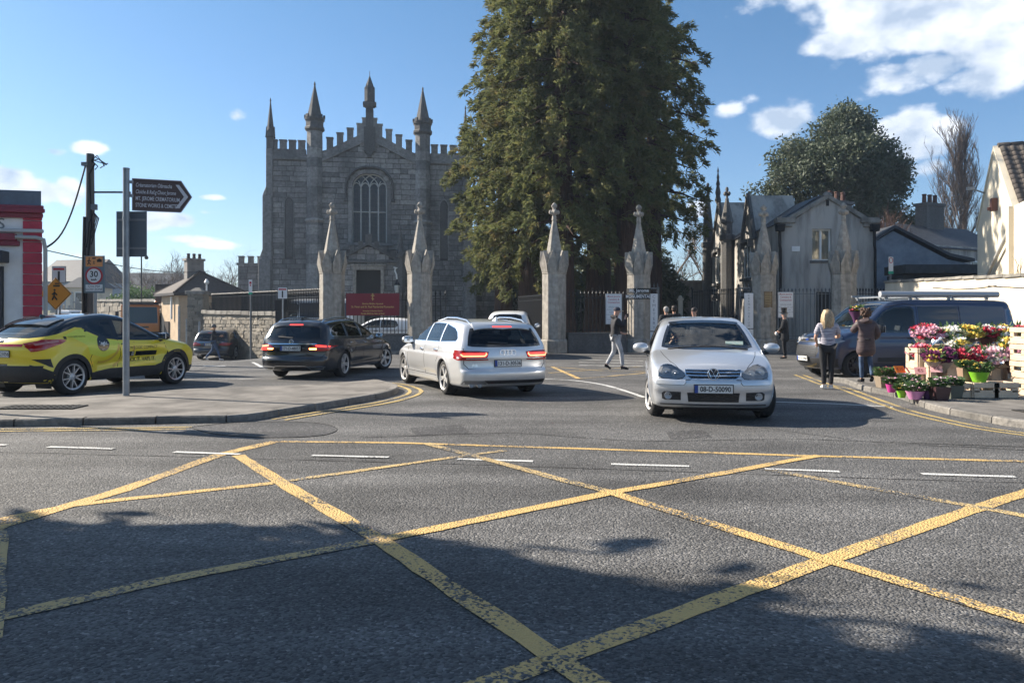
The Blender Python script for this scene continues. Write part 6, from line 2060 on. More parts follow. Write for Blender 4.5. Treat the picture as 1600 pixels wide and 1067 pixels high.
def disc_uv(cx,cz,r,n=24):return [(cx + r * cos(2 * pi * i / n),cz + r * sin(2 * pi * i / n)) for i in range(n)]
def build_golf():
 hd = radians(9.0);dx,dy = -sin(hd),-cos(hd)
 ax = Vector((2.92,11.85,0))
 loc = ax - Vector((dx,dy,0)) * 1.24
 root = thing('silver_hatchback','silver five-door hatchback with its driver at the wheel, coming out of the gate','car',loc,atan2(dy,dx))
 sp = dict(W=1.76,H=1.485,L0=-2.1,L1=2.1,belt0=.93,wheel_r=.316,floor=.2,step=.038,kt=.085,bow=.085,crown=.05,nosebow=.21,nosep=2.8,tailbow=.2,top=[(-2.1,.95),(-1.98,1.15),(-1.82,1.36),(-1.5,1.44),(-1.0,1.478),(-.5,1.487),(-.1,1.465),(.2,1.40),(.6,1.22),(.98,1.035),(1.06,1.005),(1.2,.98),(1.5,.925),(1.8,.845),(1.95,.79),(2.04,.745),(2.12,.66)],nose=[(1.9,.1),(2.0,.2),(2.06,.28),(2.075,.4),(2.10,.47),(2.10,.56),(2.075,.62),(2.04,.70),(1.98,.78),(1.8,1.0)],tail=[(-1.98,.2),(-2.07,.3),(-2.1,.5),(-2.08,.62),(-2.04,.8),(-1.98,1.0),(-1.78,1.35),(-1.66,1.5)],plan=[(-2.1,.86),(-1.8,.945),(-1.2,.99),(-.3,1.0),(.8,1.0),(1.5,.985),(1.9,.94),(2.1,.88)],section=[(.15,.90),(.25,.945),(.4,.985),(.58,1.0),(.75,.99),(.9,.972),(.96,.95),(1.15,.865),(1.38,.735),(1.5,.65)],belt=[(-2,1.0),(-1,.97),(.9,.93),(2,.90)],flares=[(1.24,.316,.02),(-1.338,.316,.02)],creases=[(-1.9,1.6,.60,.60,.008,.03)])
 c = Car(root,sp,SILVER_BLUE)
 ws = [(-.655,1.03),(-.35,1.012),(0,1.006),(.35,1.012),(.655,1.03),(.60,1.20),(.525,1.375),(.3,1.398),(0,1.405),(-.3,1.398),(-.525,1.375),(-.60,1.20)]
 wp = c.window('windscreen',ws,'front',GLASS_CAR,GLOSSBLK,.045)
 c.window('rear_window',[(-.56,1.06),(.56,1.06),(.49,1.31),(.3,1.345),(-.3,1.345),(-.49,1.31)],'rear',GLASS_DARK,GLOSSBLK,.05)
 c.window('door_window',[(.72,.985),(-.28,1.005),(-.28,1.365),(.02,1.33),(.36,1.185)],'side',both=True)
 c.window('door_window',[(-.35,1.005),(-1.05,1.02),(-1.2,1.1),(-1.08,1.30),(-.8,1.355),(-.35,1.37)],'side',both=True)
 c.arches(.355,(1.24,-1.338),SILVER_BLUE)
 # front end
 hl = [(.385,.655),(.40,.695),(.47,.745),(.56,.785),(.64,.795),(.705,.765),(.74,.70),(.74,.635),(.66,.612),(.52,.605),(.42,.62)]
 for sg in (1,-1):
  poly = hl if sg > 0 else mir(hl)
  p = c.patch('headlight',poly,'front',LAMP_SMOKE,.002,.04)
  for (yy,zz,r) in ((.515,.685,.052),(.635,.70,.066)):
   P = c.patch_pts([(sg * yy,zz)],'front',-.004)[0]
   m = MB();m.lathe([(r,.016),(r * .92,.018),(r * .8,.010),(r * .35,.004),(0,.003)][::-1],20,axis='x',c=P);m.build('reflector',LAMP_CLEAR,p,smooth=50)
   m = MB();m.ball((P[0] + .02,P[1],P[2]),(.012,r * .33,r * .33),10,6);m.build('bulb',LAMP_CLEAR,p,smooth=60)
  c.patch('lens',poly,'front',GLASS_CLEAR,.022,.04,.02,parent=p,smooth=80)
  c.band('lamp_rim',poly,'front',.012,M('dark_gap',(.02,.02,.022),.6),.002,parent=p,closed=True,thick=.002)
  # bumper strip and fog lamp
  st = [(sg * a,b) for a,b in ((.375,.60),(.77,.602),(.77,.535),(.40,.532),(.375,.56))]
  c.patch('bumper_strip',st if sg > 0 else st[::-1],'front',SILVER_BLUE,.014,.05,.018)
  c.band('strip_gap',st,'front',.012,M('panel_gap',(.008,.008,.009),.9),.002,thick=.002,closed=True)
  c.band('bumper_gap',[(sg * .83,.612),(sg * .74,.612),(sg * .55,.593),(sg * .40,.60),(sg * .31,.603)],'front',.009,M('panel_gap',(.008,.008,.009),.9),.0015,thick=.002)
  fg = [(sg * a,b) for a,b in ((.44,.43),(.665,.435),(.70,.41),(.695,.33),(.66,.315),(.44,.315))]
  f = c.patch('fog_grille',fg if sg > 0 else fg[::-1],'front',BLACKPL,.004,.05)
  P = c.patch_pts([(sg * .615,.375)],'front',.0)[0]
  m = MB();m.lathe([(.052,0),(.052,.02),(.042,.022),(.03,.014),(0,.012)][::-1],18,axis='x',c=P);m.build('fog_lamp',LAMP_SMOKE,f,smooth=50)
  for zz in (.35,.372,.395):c.band('slat',[(sg * .45,zz),(sg * .55,zz)],'front',.008,GLOSSBLK,.008,parent=f)
 g = c.patch('grille',[(-.375,.735),(.375,.735),(.37,.66),(.30,.612),(-.30,.612),(-.37,.66)],'front',GLOSSBLK,.003,.05)
 for zz,hw in ((.702,.37),(.66,.365)):c.band('grille_bar',[(-hw,zz),(0,zz - .006),(hw,zz)],'front',.015,CHROME,.014,parent=g,thick=.012)
 c.band('grille_rim',[(-.375,.735),(.375,.735),(.37,.66),(.30,.612),(-.30,.612),(-.37,.66)],'front',.011,CHROME,.008,parent=g,closed=True)
 P = c.patch_pts([(0,.672)],'front',.02)[0]
 bd = empty_part('badge',root,P,(0,0,0))
 m = MB();m.lathe([(0,.0),(.078,0),(.083,.008),(.083,-.03)][::-1],28,axis='x');m.build('badge_disc',M('badge_dark',(.04,.05,.07),.3,.6),bd,smooth=40)
 m = MB()
 for r in (.076,):m.tube([(.012,r * cos(a),r * sin(a)) for a in np.linspace(0,2 * pi,33)],.0065,6,caps=False)
 for line in ([(-.034,.064),(0,.008),(.034,.064)],[(-.064,.03),(-.030,-.052),(0,.002),(.030,-.052),(.064,.03)]):
  m.tube([(.014,a,b) for a,b in line],.0068,5)
 m.build('badge_letters',CHROME,bd)
 lg = c.patch('lower_grille',[(-.355,.425),(.355,.425),(.34,.295),(-.34,.295)],'front',BLACKPL,.004,.05)
 for zz in (.32,.345,.37,.395):c.band('slat',[(-.34,zz),(.34,zz)],'front',.009,GLOSSBLK,.010,parent=lg,thick=.01)
 c.patch('bumper_lip',[(-.72,.262),(.72,.262),(.68,.2),(-.68,.2)],'front',BLACKPL,.012,.06)
 P = c.patch_pts([(0,.478)],'front',.014)[0];plate(root,'08-D-50090',P,face_rot('front',.04))
 # bonnet edges, door gaps
 for sg in (1,-1):
  shut(c,[(1.93,sg * .47),(1.7,sg * .575),(1.4,sg * .65),(1.08,sg * .695)],.007,False,'top','bonnet_gap')
 c.band('wiper',[(1.02,.6),(1.0,.1),(.985,-.1)],'top',.022,BLACKPL,.016,thick=.012);c.band('wiper',[(1.03,.05),(1.0,-.5)],'top',.022,BLACKPL,.016,thick=.012)
 shut(c,[(.98,.35),(.98,.9),(.72,.97)]);shut(c,[(-.31,.3),(-.31,1.0)]);shut(c,[(-1.0,.62),(-1.2,.98)])
 shut(c,[(-1.0,.31),(.98,.31)])
 handle(c,-.12,.84,SILVER_BLUE);handle(c,-1.0,.86,SILVER_BLUE)
 mirror(root,.72,.92,1.0,SILVER_BLUE,1.0)
 for sg in (1,-1):c.patch('rear_lamp',[(sg * a,b) for a,b in ((.5,.78),(.82,.78),(.8,1.0),(.6,1.0))][::sg],'rear',LAMP_RED,.006)
 cabin(root,.62,.05,-.85,1.0,.68,1.47)
 # things on the dash
 m = MB();m.box((0,0,0),(.005,.26,.06));m.build('windscreen_disc',M('paper_disc',(.45,.62,.52),.7,col2=(.7,.72,.6),scale=22),root,loc=(.86,.42,1.08),rot=(0,-.55,0))
 m = MB();m.box((0,0,.0),(.02,.07,.11));m.tube([(0,0,-.02),(.05,0,-.13)],.012,6);m.build('phone_holder',BLACKPL,root,loc=(.62,.02,1.1))
 c.finish()
 add_wheels(root,wheel_meshes(.316,.2,5,'single'),(1.24,-1.338),.775,.316,steer=.22)
 root.scale = (1,1,1)
 return root
GOLF = build_golf()
def estate(root,paint,kind):
 A = kind == 'a'
 fx,rx = (1.53,-1.38) if A else (1.62,-1.33)
 sp = dict(W=1.875 if A else 1.85,H=1.46,L0=-2.46,L1=2.46,belt0=.95,wheel_r=.335,floor=.2,step=.042,kt=.08,bow=.09,crown=.05,nosebow=.33,tailbow=.26,top=[(-2.46,.98),(-2.36,1.12),(-2.24,1.27),(-2.1,1.345),(-1.6,1.415),(-1.0,1.447),(-.5,1.45),(-.1,1.42),(.15,1.355),(.6,1.185),(1.0,1.02),(1.12,.99),(1.6,.93),(2.1,.83),(2.32,.75),(2.46,.62)],nose=[(2.3,.15),(2.4,.25),(2.45,.4),(2.46,.55),(2.42,.68),(2.32,.78),(2.1,1.0)],tail=[(-2.30,.17),(-2.37,.24),(-2.45,.34),(-2.465,.44),(-2.455,.50),(-2.415,.53),(-2.405,.68),(-2.42,.72),(-2.40,.84),(-2.355,.95),(-2.17,1.2),(-2.06,1.34),(-2.0,1.45)],plan=[(-2.46,.86),(-2.2,.93),(-1.6,.985),(-.5,1.0),(1.0,1.0),(1.7,.975),(2.2,.92),(2.46,.85)],section=[(.15,.91),(.28,.955),(.45,.98),(.62,1.0),(.74,.998),(.80,.985),(.92,.965),(.97,.945),(1.15,.865),(1.36,.745),(1.48,.66)],belt=[(-2.3,.985),(-1,.97),(.9,.95),(2,.92)],flares=[(fx,.335,.014),(rx,.335,.014)],creases=[(-2.2,2.1,.78,.80,.010,.022),(-1.0,1.2,.36,.40,.016,.05)])
 c = Car(root,sp,paint)
 gl = GLASS_CAR if A else GLASS_DARK
 c.window('windscreen',[(-.66,1.04),(0,1.015),(.66,1.04),(.56,1.35),(.3,1.375),(-.3,1.375),(-.56,1.35)],'front',GLASS_CAR,GLOSSBLK,.05)
 c.window('tailgate_window',[(-.70,.965),(-.4,.955),(0,.952),(.4,.955),(.70,.965),(.66,1.1),(.60,1.245),(.3,1.262),(0,1.266),(-.3,1.262),(-.60,1.245),(-.66,1.1)],'rear',GLASS_DARK if not A else M_glass('rear_glass',(.17,.19,.2),0,.0,gain=.8),GLOSSBLK,.05)
 tr = CHROME
 c.window('door_window',[(.93,1.0),(-.10,1.0),(-.10,1.345),(.12,1.30),(.55,1.125)],'side',GLASS_CAR,tr,.013,both=True,fname='window_trim')
 c.window('door_window',[(-.17,1.0),(-1.04,1.005),(-1.0,1.355),(-.5,1.365),(-.17,1.355)],'side',gl,tr,.013,both=True,fname='window_trim')
 c.window('quarter_window',[(-1.11,1.005),(-1.92,1.03),(-1.98,1.08),(-1.85,1.2),(-1.65,1.27),(-1.07,1.35)],'side',gl,tr,.013,both=True,fname='window_trim')
 c.arches(.372,(fx,rx),paint)
 # rails, spoiler, aerial
 for sg in (1,-1):
  P = c.patch_pts([(x,sg * .56) for x in (.1,.0,-.6,-1.2,-1.75,-1.95)],'top',np.array([.0,.035,.045,.045,.04,0]))
  m = MB();m.tube([tuple(p) for p in P],.018,6);m.build('roof_rail',CHROME if A else BLACKPL if False else CHROME,root,smooth=60)
 c.patch('spoiler',[(-2.10,-.55),(-2.13,0),(-2.10,.55),(-1.9,.57),(-1.9,-.57)],'top',paint,.02,.06,.03)
 P = c.patch_pts([(-1.72,0)],'top',0)[0];m = MB();m.add([(P[0] + .1,-.02,P[2]),(P[0] + .1,.02,P[2]),(P[0] - .1,0,P[2] + .085),(P[0] - .13,-.03,P[2] - .01),(P[0] - .13,.03,P[2] - .01)],[(0,1,2),(1,4,2),(4,3,2),(3,0,2)]);m.build('aerial',paint if A else BLACKPL,root)
 # tail lamps
 if A:
  lp = [(.375,.70),(.40,.735),(.365,.845),(.60,.862),(.88,.87),(.90,.72),(.88,.69),(.6,.69)]
 else:
  lp = [(.43,.715),(.50,.70),(.70,.675),(.86,.69),(.895,.80),(.70,.835),(.56,.83),(.44,.76)]
 for sg in (1,-1):
  q = lp if sg > 0 else mir(lp)
  p = c.patch('rear_lamp',q,'rear',LAMP_RED,.008,.035,.02,smooth=60)
  side = [(-2.36,.705),(-2.12,.76),(-2.10,.80),(-2.3,.865),(-2.36,.86)] if A else [(-2.36,.70),(-2.12,.735),(-2.12,.77),(-2.32,.82)]
  c.patch('lamp_side',side,'side' if sg < 0 else 'left',LAMP_RED,.006,.04,.012,parent=p,smooth=60)
  if A:
   c.band('lamp_strip',[(sg * a,b) for a,b in ((.84,.80),(.81,.765),(.45,.768),(.41,.80),(.42,.825))],'rear',.022,LAMP_CORE,.016,parent=p,thick=.004)
   c.band('lamp_glow',[(sg * .42,.79),(sg * .82,.79)],'rear',.06,LAMP_ON,.011,parent=p,thick=.003)
  else:
   c.patch('lit_strip',[(sg * a,b) for a,b in ((.60,.822),(.86,.80),(.86,.765),(.60,.785))][::sg],'rear',LAMP_CORE if sg > 0 else LAMP_ON,.015,.05,.006,parent=p)
   c.patch('lit_indicator',[(sg * a,b) for a,b in ((.45,.745),(.62,.745),(.62,.715),(.47,.715))][::sg],'rear',LAMP_AMBER,.015,.05,.006,parent=p)
   if sg > 0:c.patch('lit_strip',[(.64,.74),(.86,.74),(.85,.70),(.66,.70)],'rear',LAMP_ON,.015,.05,.006,parent=p)
 c.band('high_brake_lamp',[(-.19 if A else -.17,1.287),(.19 if A else .17,1.287)],'rear',.02,LAMP_CORE if False else LAMP_ON,.02,thick=.02)
 # tailgate
 tg = [(-.80,.53),(.80,.53),(.84,.70),(.79,.93),(.70,.95),(-.70,.95),(-.79,.93),(-.84,.70)]
 shut(c,[(-.70,.96),(-.80,.90),(-.80,.62),(-.72,.535),(.72,.535),(.80,.62),(.80,.90),(.70,.96)],.011,False,'rear','tailgate_gap')
 c.band('tailgate_strip',[(-.76 if A else -.62,.725 if A else .845),(.76 if A else .62,.725 if A else .845)],'rear',.012 if A else .022,M('brushed_trim',(.45,.46,.48),.3,.9) if A else CHROME,.012,thick=.01)
 pz = .635 if A else .74
 P = c.patch_pts([(0,pz)],'rear',.014)[0];plate(root,'131-D-30536' if A else '171-D-48057',P,face_rot('rear',-.06))
 if A:
  for k in range(4):
   P = c.patch_pts([(.105 - .07 * k,.83)],'rear',.012)[0]
   m = MB();m.tube([(P[0],P[1] + .048 * cos(a),P[2] + .048 * sin(a)) for a in np.linspace(0,2 * pi,25)],.0065,6,caps=False);m.build('badge_ring',CHROME,root)
  decal(c,'A6',.085,.62,.60,'rear',CHROME,off=.006,sgn=-1);decal(c,'TDI',.05,-.66,.60,'rear',CHROME,off=.006,sgn=-1)
 else:
  P = c.patch_pts([(0,.895)],'rear',.012)[0]
  b = MB();b.tube([(P[0],P[1] + .05 * cos(a),P[2] + .05 * sin(a)) for a in np.linspace(0,2 * pi,25)],.007,6,caps=False)
  for k in range(3):
   a = pi / 2 + k * 2 * pi / 3;b.tube([P,(P[0],P[1] + .048 * cos(a),P[2] + .048 * sin(a))],[.009,.003],5)
  b.build('badge',CHROME,root)
  decal(c,'E 220 d',.05,.62,.88,'rear',CHROME,off=.006,sgn=-1)
 c.band('rear_wiper',[(-.02,.985),(.36,1.01)],'rear',.022,BLACKPL,.02,thick=.012)
 # bumper
 if A:
  c.patch('diffuser',[(-.80,.325),(.46,.325),(.38,.265),(-.82,.262)],'rear',BLACKPL,.004,.06)
  c.patch('exhaust_surround',[(.40,.29),(.46,.325),(.80,.325),(.86,.20),(.42,.20)],'rear',M('dark_silver',(.25,.25,.26),.4,.6),.004,.06)
  for yy in (.53,.67):
   P = c.patch_pts([(yy,.245)],'rear',.0)[0];m = MB();m.lathe([(.03,.1),(.045,.1),(.052,-.02),(.048,-.03),(.042,-.02),(.04,.08)],18,axis='x',c=P);m.build('exhaust',CHROME,root,smooth=50)
 else:
  c.band('bumper_trim',[(-.80,.30),(-.45,.30),(-.38,.325),(.38,.325),(.45,.30),(.80,.30)],'rear',.014,CHROME,.014,thick=.012)
  for sg in (1,-1):
   q = [(sg * a,b) for a,b in ((.42,.31),(.78,.315),(.74,.25),(.50,.235))][::sg]
   e = c.patch('exhaust',q,'rear',GLOSSBLK,.004,.06);c.band('exhaust_trim',q,'rear',.02,CHROME,.014,parent=e,closed=True,thick=.012)
  c.patch('diffuser',[(-.45,.27),(.45,.27),(.42,.20),(-.42,.20)],'rear',BLACKPL,.004,.06)
  # doors, sills
 shut(c,[(1.12,.36),(1.12,.9),(.93,.985)]);shut(c,[(-.135,.34),(-.135,1.0)]);shut(c,[(-.98,.62),(-1.08,.72),(-1.08,1.0)]);shut(c,[(1.12,.34),(-.9,.34)])
 c.band('sill_trim',[(1.1,.235),(-.95,.235)],'side',.03,CHROME if not A else paint,.006,both=True)
 handle(c,.05,.83,CHROME);handle(c,-.92,.845,CHROME)
 c.patch('fuel_flap',disc_uv(-1.75,.80,.085,16),'side',paint,.0025,.06,.004)
 mirror(root,.86,.94,1.0,paint,1.0)
 # front end, seen only by reflection
 for sg in (1,-1):c.patch('headlight',[(sg * a,b) for a,b in ((.42,.64),(.80,.68),(.80,.77),(.5,.74))][::sg],'front',LAMP_CLEAR,.006)
 c.patch('grille',[(-.34,.74),(.34,.74),(.26,.36),(-.26,.36)],'front',BLACKPL,.006,.08)
 cabin(root,.66,.12,-.85,1.0,.70,1.45)
 body = c.finish()
 add_wheels(root,wheel_meshes(.335,.225,5,'twin'),(fx,rx),.80,.335,steer=.10 if A else -.32)
 return c
def place_by_rear(axle,hdg):
 dx,dy = sin(hdg),cos(hdg)
 return Vector((axle[0] + dx * 1.38,axle[1] + dy * 1.38,0)),atan2(dy,dx)
l,r = place_by_rear((-.47,15.55),radians(-22.5))
AUDI = thing('silver_estate_car','silver estate car with red brake lights turning in towards the church gates','car',l,r)
estate(AUDI,SILVER,'a')
l,r = place_by_rear((-5.05,19.9),radians(11))
MERC = thing('black_estate_car','black estate car with its right indicator lit, passing the end of the kerb island','car',l,r)
estate(MERC,BLACKP,'m')
def build_chr():
 hd = radians(20);dx,dy = sin(hd),cos(hd)
 rear = Vector((-8.44 - cos(hd) * .80,15.18 + sin(hd) * .80,0))
 root = thing('yellow_crossover','yellow crossover with black roof and vape advert on its doors','car',rear + Vector((dx,dy,0)) * 1.39,atan2(dy,dx))
 fx,rx,wr = 1.25,-1.39,.345
 sp = dict(W=1.80,H=1.56,L0=-2.18,L1=2.18,belt0=1.0,wheel_r=wr,floor=.24,step=.042,kt=.10,bow=.10,crown=.05,nosebow=.38,nosep=2.6,tailbow=.30,top=[(-2.18,1.0),(-2.1,1.10),(-1.95,1.19),(-1.75,1.30),(-1.4,1.43),(-.9,1.525),(-.4,1.56),(0,1.525),(.35,1.40),(.7,1.24),(1.0,1.10),(1.12,1.065),(1.5,1.0),(1.85,.92),(2.08,.80),(2.18,.68)],nose=[(2.0,.2),(2.1,.32),(2.16,.5),(2.18,.65),(2.12,.78),(2.0,.9),(1.7,1.1)],tail=[(-2.0,.25),(-2.1,.35),(-2.15,.5),(-2.14,.62),(-2.18,.75),(-2.2,.92),(-2.17,1.02),(-2.05,1.13),(-1.7,1.35)],plan=[(-2.18,.88),(-1.9,.96),(-1.4,1.0),(-.6,.965),(.2,.965),(.9,.985),(1.3,1.0),(1.8,.94),(2.18,.82)],section=[(.2,.91),(.35,.955),(.5,.965),(.65,.975),(.8,1.0),(.9,.995),(.99,.95),(1.06,.90),(1.25,.80),(1.48,.66),(1.56,.60)],belt=[(-2.1,1.10),(-1.2,1.08),(-.4,1.02),(.5,1.0),(1.2,.98),(2,.92)],flares=[(fx,wr,.045),(rx,wr,.055)],creases=[(-.8,1.0,.52,.70,.03,.09)])
 c = Car(root,sp,YELLOWP)
 # black roof and glasshouse over the yellow flanks
 up = [(1.02,1.01),(.95,.985),(.3,.995),(-.28,1.02),(-.62,1.06),(-.95,1.20),(-1.06,1.27),(-1.22,1.285),(-1.65,1.16),(-2.02,1.085),(-2.3,1.085),(-2.3,1.7),(.2,1.7)]
 for v in ('side','left'):c.cut(up,v,delete=False,mat_index=1,minfacing=.02)
 c.cut([(-2.16,-.66),(-2.16,.66),(-1.9,.92),(1.0,.92),(1.05,.72),(1.08,.3),(1.08,-.3),(1.05,-.72),(1.0,-.92),(-1.9,-.92)],'top',delete=False,mat_index=1,minfacing=.02)
 for v in ('side','left'):
  pass
 low = [(-2.3,1.085),(-2.02,1.085),(-1.65,1.16),(-1.22,1.285),(-1.06,1.27),(-.95,1.20),(-.62,1.06),(-.28,1.02),(.3,.995),(.95,.985),(1.02,1.01),(1.12,1.2),(2.3,1.2),(2.3,.2),(-2.3,.2)]
 for v in ('side','left'):c.cut(low,v,delete=False,mat_index=0,minfacing=.02)
 c.window('windscreen',[(-.66,1.09),(0,1.06),(.66,1.09),(.54,1.43),(.3,1.465),(-.3,1.465),(-.54,1.43)],'front',GLASS_CAR,GLOSSBLK,.05)
 c.window('door_window',[(.82,1.035),(-.24,1.065),(-.24,1.44),(.05,1.40),(.42,1.24)],'side',GLASS_CAR,GLOSSBLK,.03,both=True)
 c.window('door_window',[(-.31,1.065),(-.62,1.10),(-.98,1.29),(-.95,1.37),(-.7,1.42),(-.31,1.445)],'side',GLASS_DARK,GLOSSBLK,.03,both=True)
 c.window('rear_window',[(-.50,1.165),(.50,1.165),(.43,1.37),(-.43,1.37)],'rear',M_glass('black_glass',(.02,.02,.025)),GLOSSBLK,.04)
 c.patch('spoiler',[(-1.66,-.55),(-1.70,0),(-1.66,.55),(-1.3,.56),(-1.3,-.56)],'top',GLOSSBLK,.03,.07,.04)
 c.arches(.395,(fx,rx),BLACKPL,.085)
 sill = [(.90,.50),(.72,.34),(-.72,.34),(-.98,.52),(-.99,.40),(-.93,.25),(.82,.25),(.88,.38)]
 sill = [(.885,.52),(.70,.455),(-.45,.455),(-.9,.40),(-.99,.40),(-.95,.25),(.83,.25),(.86,.40)]
 c.patch('sill_cladding',sill,'side',BLACKPL,.010,.07,.016,both=True)
 for v in ('side','left'):
  c.patch('rear_cladding',[(-1.80,.46),(-2.06,.60),(-2.06,.27),(-1.76,.27)],v,BLACKPL,.010,.07,.016)
  c.patch('front_cladding',[(1.65,.40),(1.95,.42),(1.98,.27),(1.62,.27)],v,BLACKPL,.008,.07,.014)
  c.patch('bumper_vent',[(-1.84,.70),(-2.02,.70),(-1.80,.53),(-1.79,.58)] if False else [(-2.06,.70),(-1.84,.705),(-1.80,.54),(-1.86,.56)],v,BLACKPL,.006,.05,.01)
  l = c.patch('rear_lamp',[(-2.12,.93),(-2.08,.98),(-1.95,1.05),(-1.62,1.055),(-1.53,1.03),(-1.66,.975),(-1.85,.92),(-2.02,.85),(-2.08,.84)],v,LAMP_RED,.022,.05,.03,smooth=60)
  c.band('lamp_bar',[(-2.04,.96),(-1.9,1.0),(-1.7,1.02)],v,.03,M('pale_lamp',(.45,.2,.2),.2),.03,parent=l,thick=.004)
  c.patch('headlight',[(1.62,1.0),(1.85,.955),(2.03,.86),(2.02,.83),(1.8,.90)],v,LAMP_SMOKE,.012,.05,.02)
 c.patch('tail_lower',[(-.8,.58),(.8,.58),(.74,.28),(-.74,.28)],'rear',BLACKPL,.010,.07,.016)
 c.patch('tail_lamp_centre',[(-.5,.98),(.5,.98),(.5,.93),(-.5,.93)],'rear',LAMP_RED,.006,.08)
 for sg in (1,-1):c.patch('rear_lamp',[(sg * a,b) for a,b in ((.5,.985),(.78,1.04),(.84,.90),(.70,.84))][::sg],'rear',LAMP_RED,.018,.05,.03,smooth=60)
 P = c.patch_pts([(0,.80)],'rear',.012)[0];plate(root,'182-D-21056',P,face_rot('rear',0))
 P = c.patch_pts([(0,.5)],'front',.012)[0];plate(root,'182-D-21056',P,face_rot('front',0))
 c.patch('grille',[(-.5,.45),(.5,.45),(.62,.32),(-.62,.32)],'front',BLACKPL,.006,.08)
 # doors
 shut(c,[(.98,.47),(1.0,.72),(.92,.985)]);shut(c,[(-.28,.47),(-.22,.7),(-.28,1.02)]);shut(c,[(-.93,.50),(-.98,.66),(-.86,.88),(-1.06,1.26)])
 handle(c,-.12,.93,YELLOWP)
 c.patch('door_handle',[(-1.03,1.225),(-.94,1.235),(-.95,1.20),(-1.03,1.19)],'side',GLOSSBLK,.01,.05)
 # the advert
 v = 'side'
 c.patch('lime_panel',[(-.98,1.20),(-.66,1.055),(-.30,1.0),(-.18,.99),(-.30,.80),(-.62,.68),(-1.0,.76),(-1.05,.92),(-1.35,1.08),(-1.55,1.12),(-1.20,1.24),(-1.06,1.24)],v,LIME,.0025,.05,0)
 for rad in (.42,.62,.82):
  ln = [(-.70 + rad * cos(a),.93 + rad * .82 * sin(a)) for a in np.linspace(-1.75,.05,14)]
  ln = [(x,z) for x,z in ln if .47 < z < .98 and -.92 < x < .9]
  c.band('advert_ring',ln,v,.05,TAN_VINYL,.004,thick=.001)
 c.patch('advert_disc',disc_uv(-.66,.955,.15,28),v,GLOSSBLK,.006,.05,.002)
 decal(c,'logic.',.10,-.65,.96,v,white_paint,off=.008,bold=.003);
 ink = M('advert_ink',(.03,.025,.012),.5)
 decal(c,'NEW LOGIC COMPACT',.088,.32,.845,v,ink,off=.005,sx=.88)
 decal(c,'CLICK IT. VAPE IT.',.115,.32,.60,v,ink,off=.005,sx=.86,bold=.002)
 c.patch('advert_device',[(.16,.775),(.72,.775),(.73,.765),(.73,.69),(.72,.68),(.16,.68)],v,GLOSSBLK,.006,.06,.003)
 d = c.patch('advert_device',[(-.06,.775),(.12,.775),(.12,.68),(-.06,.68)],v,GLOSSBLK,.006,.06,.003)
 c.patch('advert_cap',[(.05,.765),(.115,.765),(.115,.69),(.05,.69)],v,M('cap_silver',(.5,.5,.5),.3,.5),.008,.06,.002)
 decal(c,'CUSTOMER CREATIVE',.04,-1.25,1.10,v,ink,off=.005);c.patch('advert_logo',[(-1.56,1.11),(-1.50,1.11),(-1.50,1.06),(-1.56,1.06)],v,ink,.005,.06,0)
 mirror(root,.82,.93,1.07,GLOSSBLK,1.05)
 P = c.patch_pts([(-1.25,0)],'top',0)[0];m = MB();m.add([(P[0] + .1,-.02,P[2]),(P[0] + .1,.02,P[2]),(P[0] - .1,0,P[2] + .08),(P[0] - .13,-.03,P[2] - .02),(P[0] - .13,.03,P[2] - .02)],[(0,1,2),(1,4,2),(4,3,2),(3,0,2)]);m.build('aerial',GLOSSBLK,root)
 cabin(root,.72,.1,-.75,1.05,.66,1.52)
 c.finish([YELLOWP,GLOSSBLK])
 add_wheels(root,wheel_meshes(wr,.225,5,'thin'),(fx,rx),.80,wr,steer=0)
 return root
CHR = build_chr()
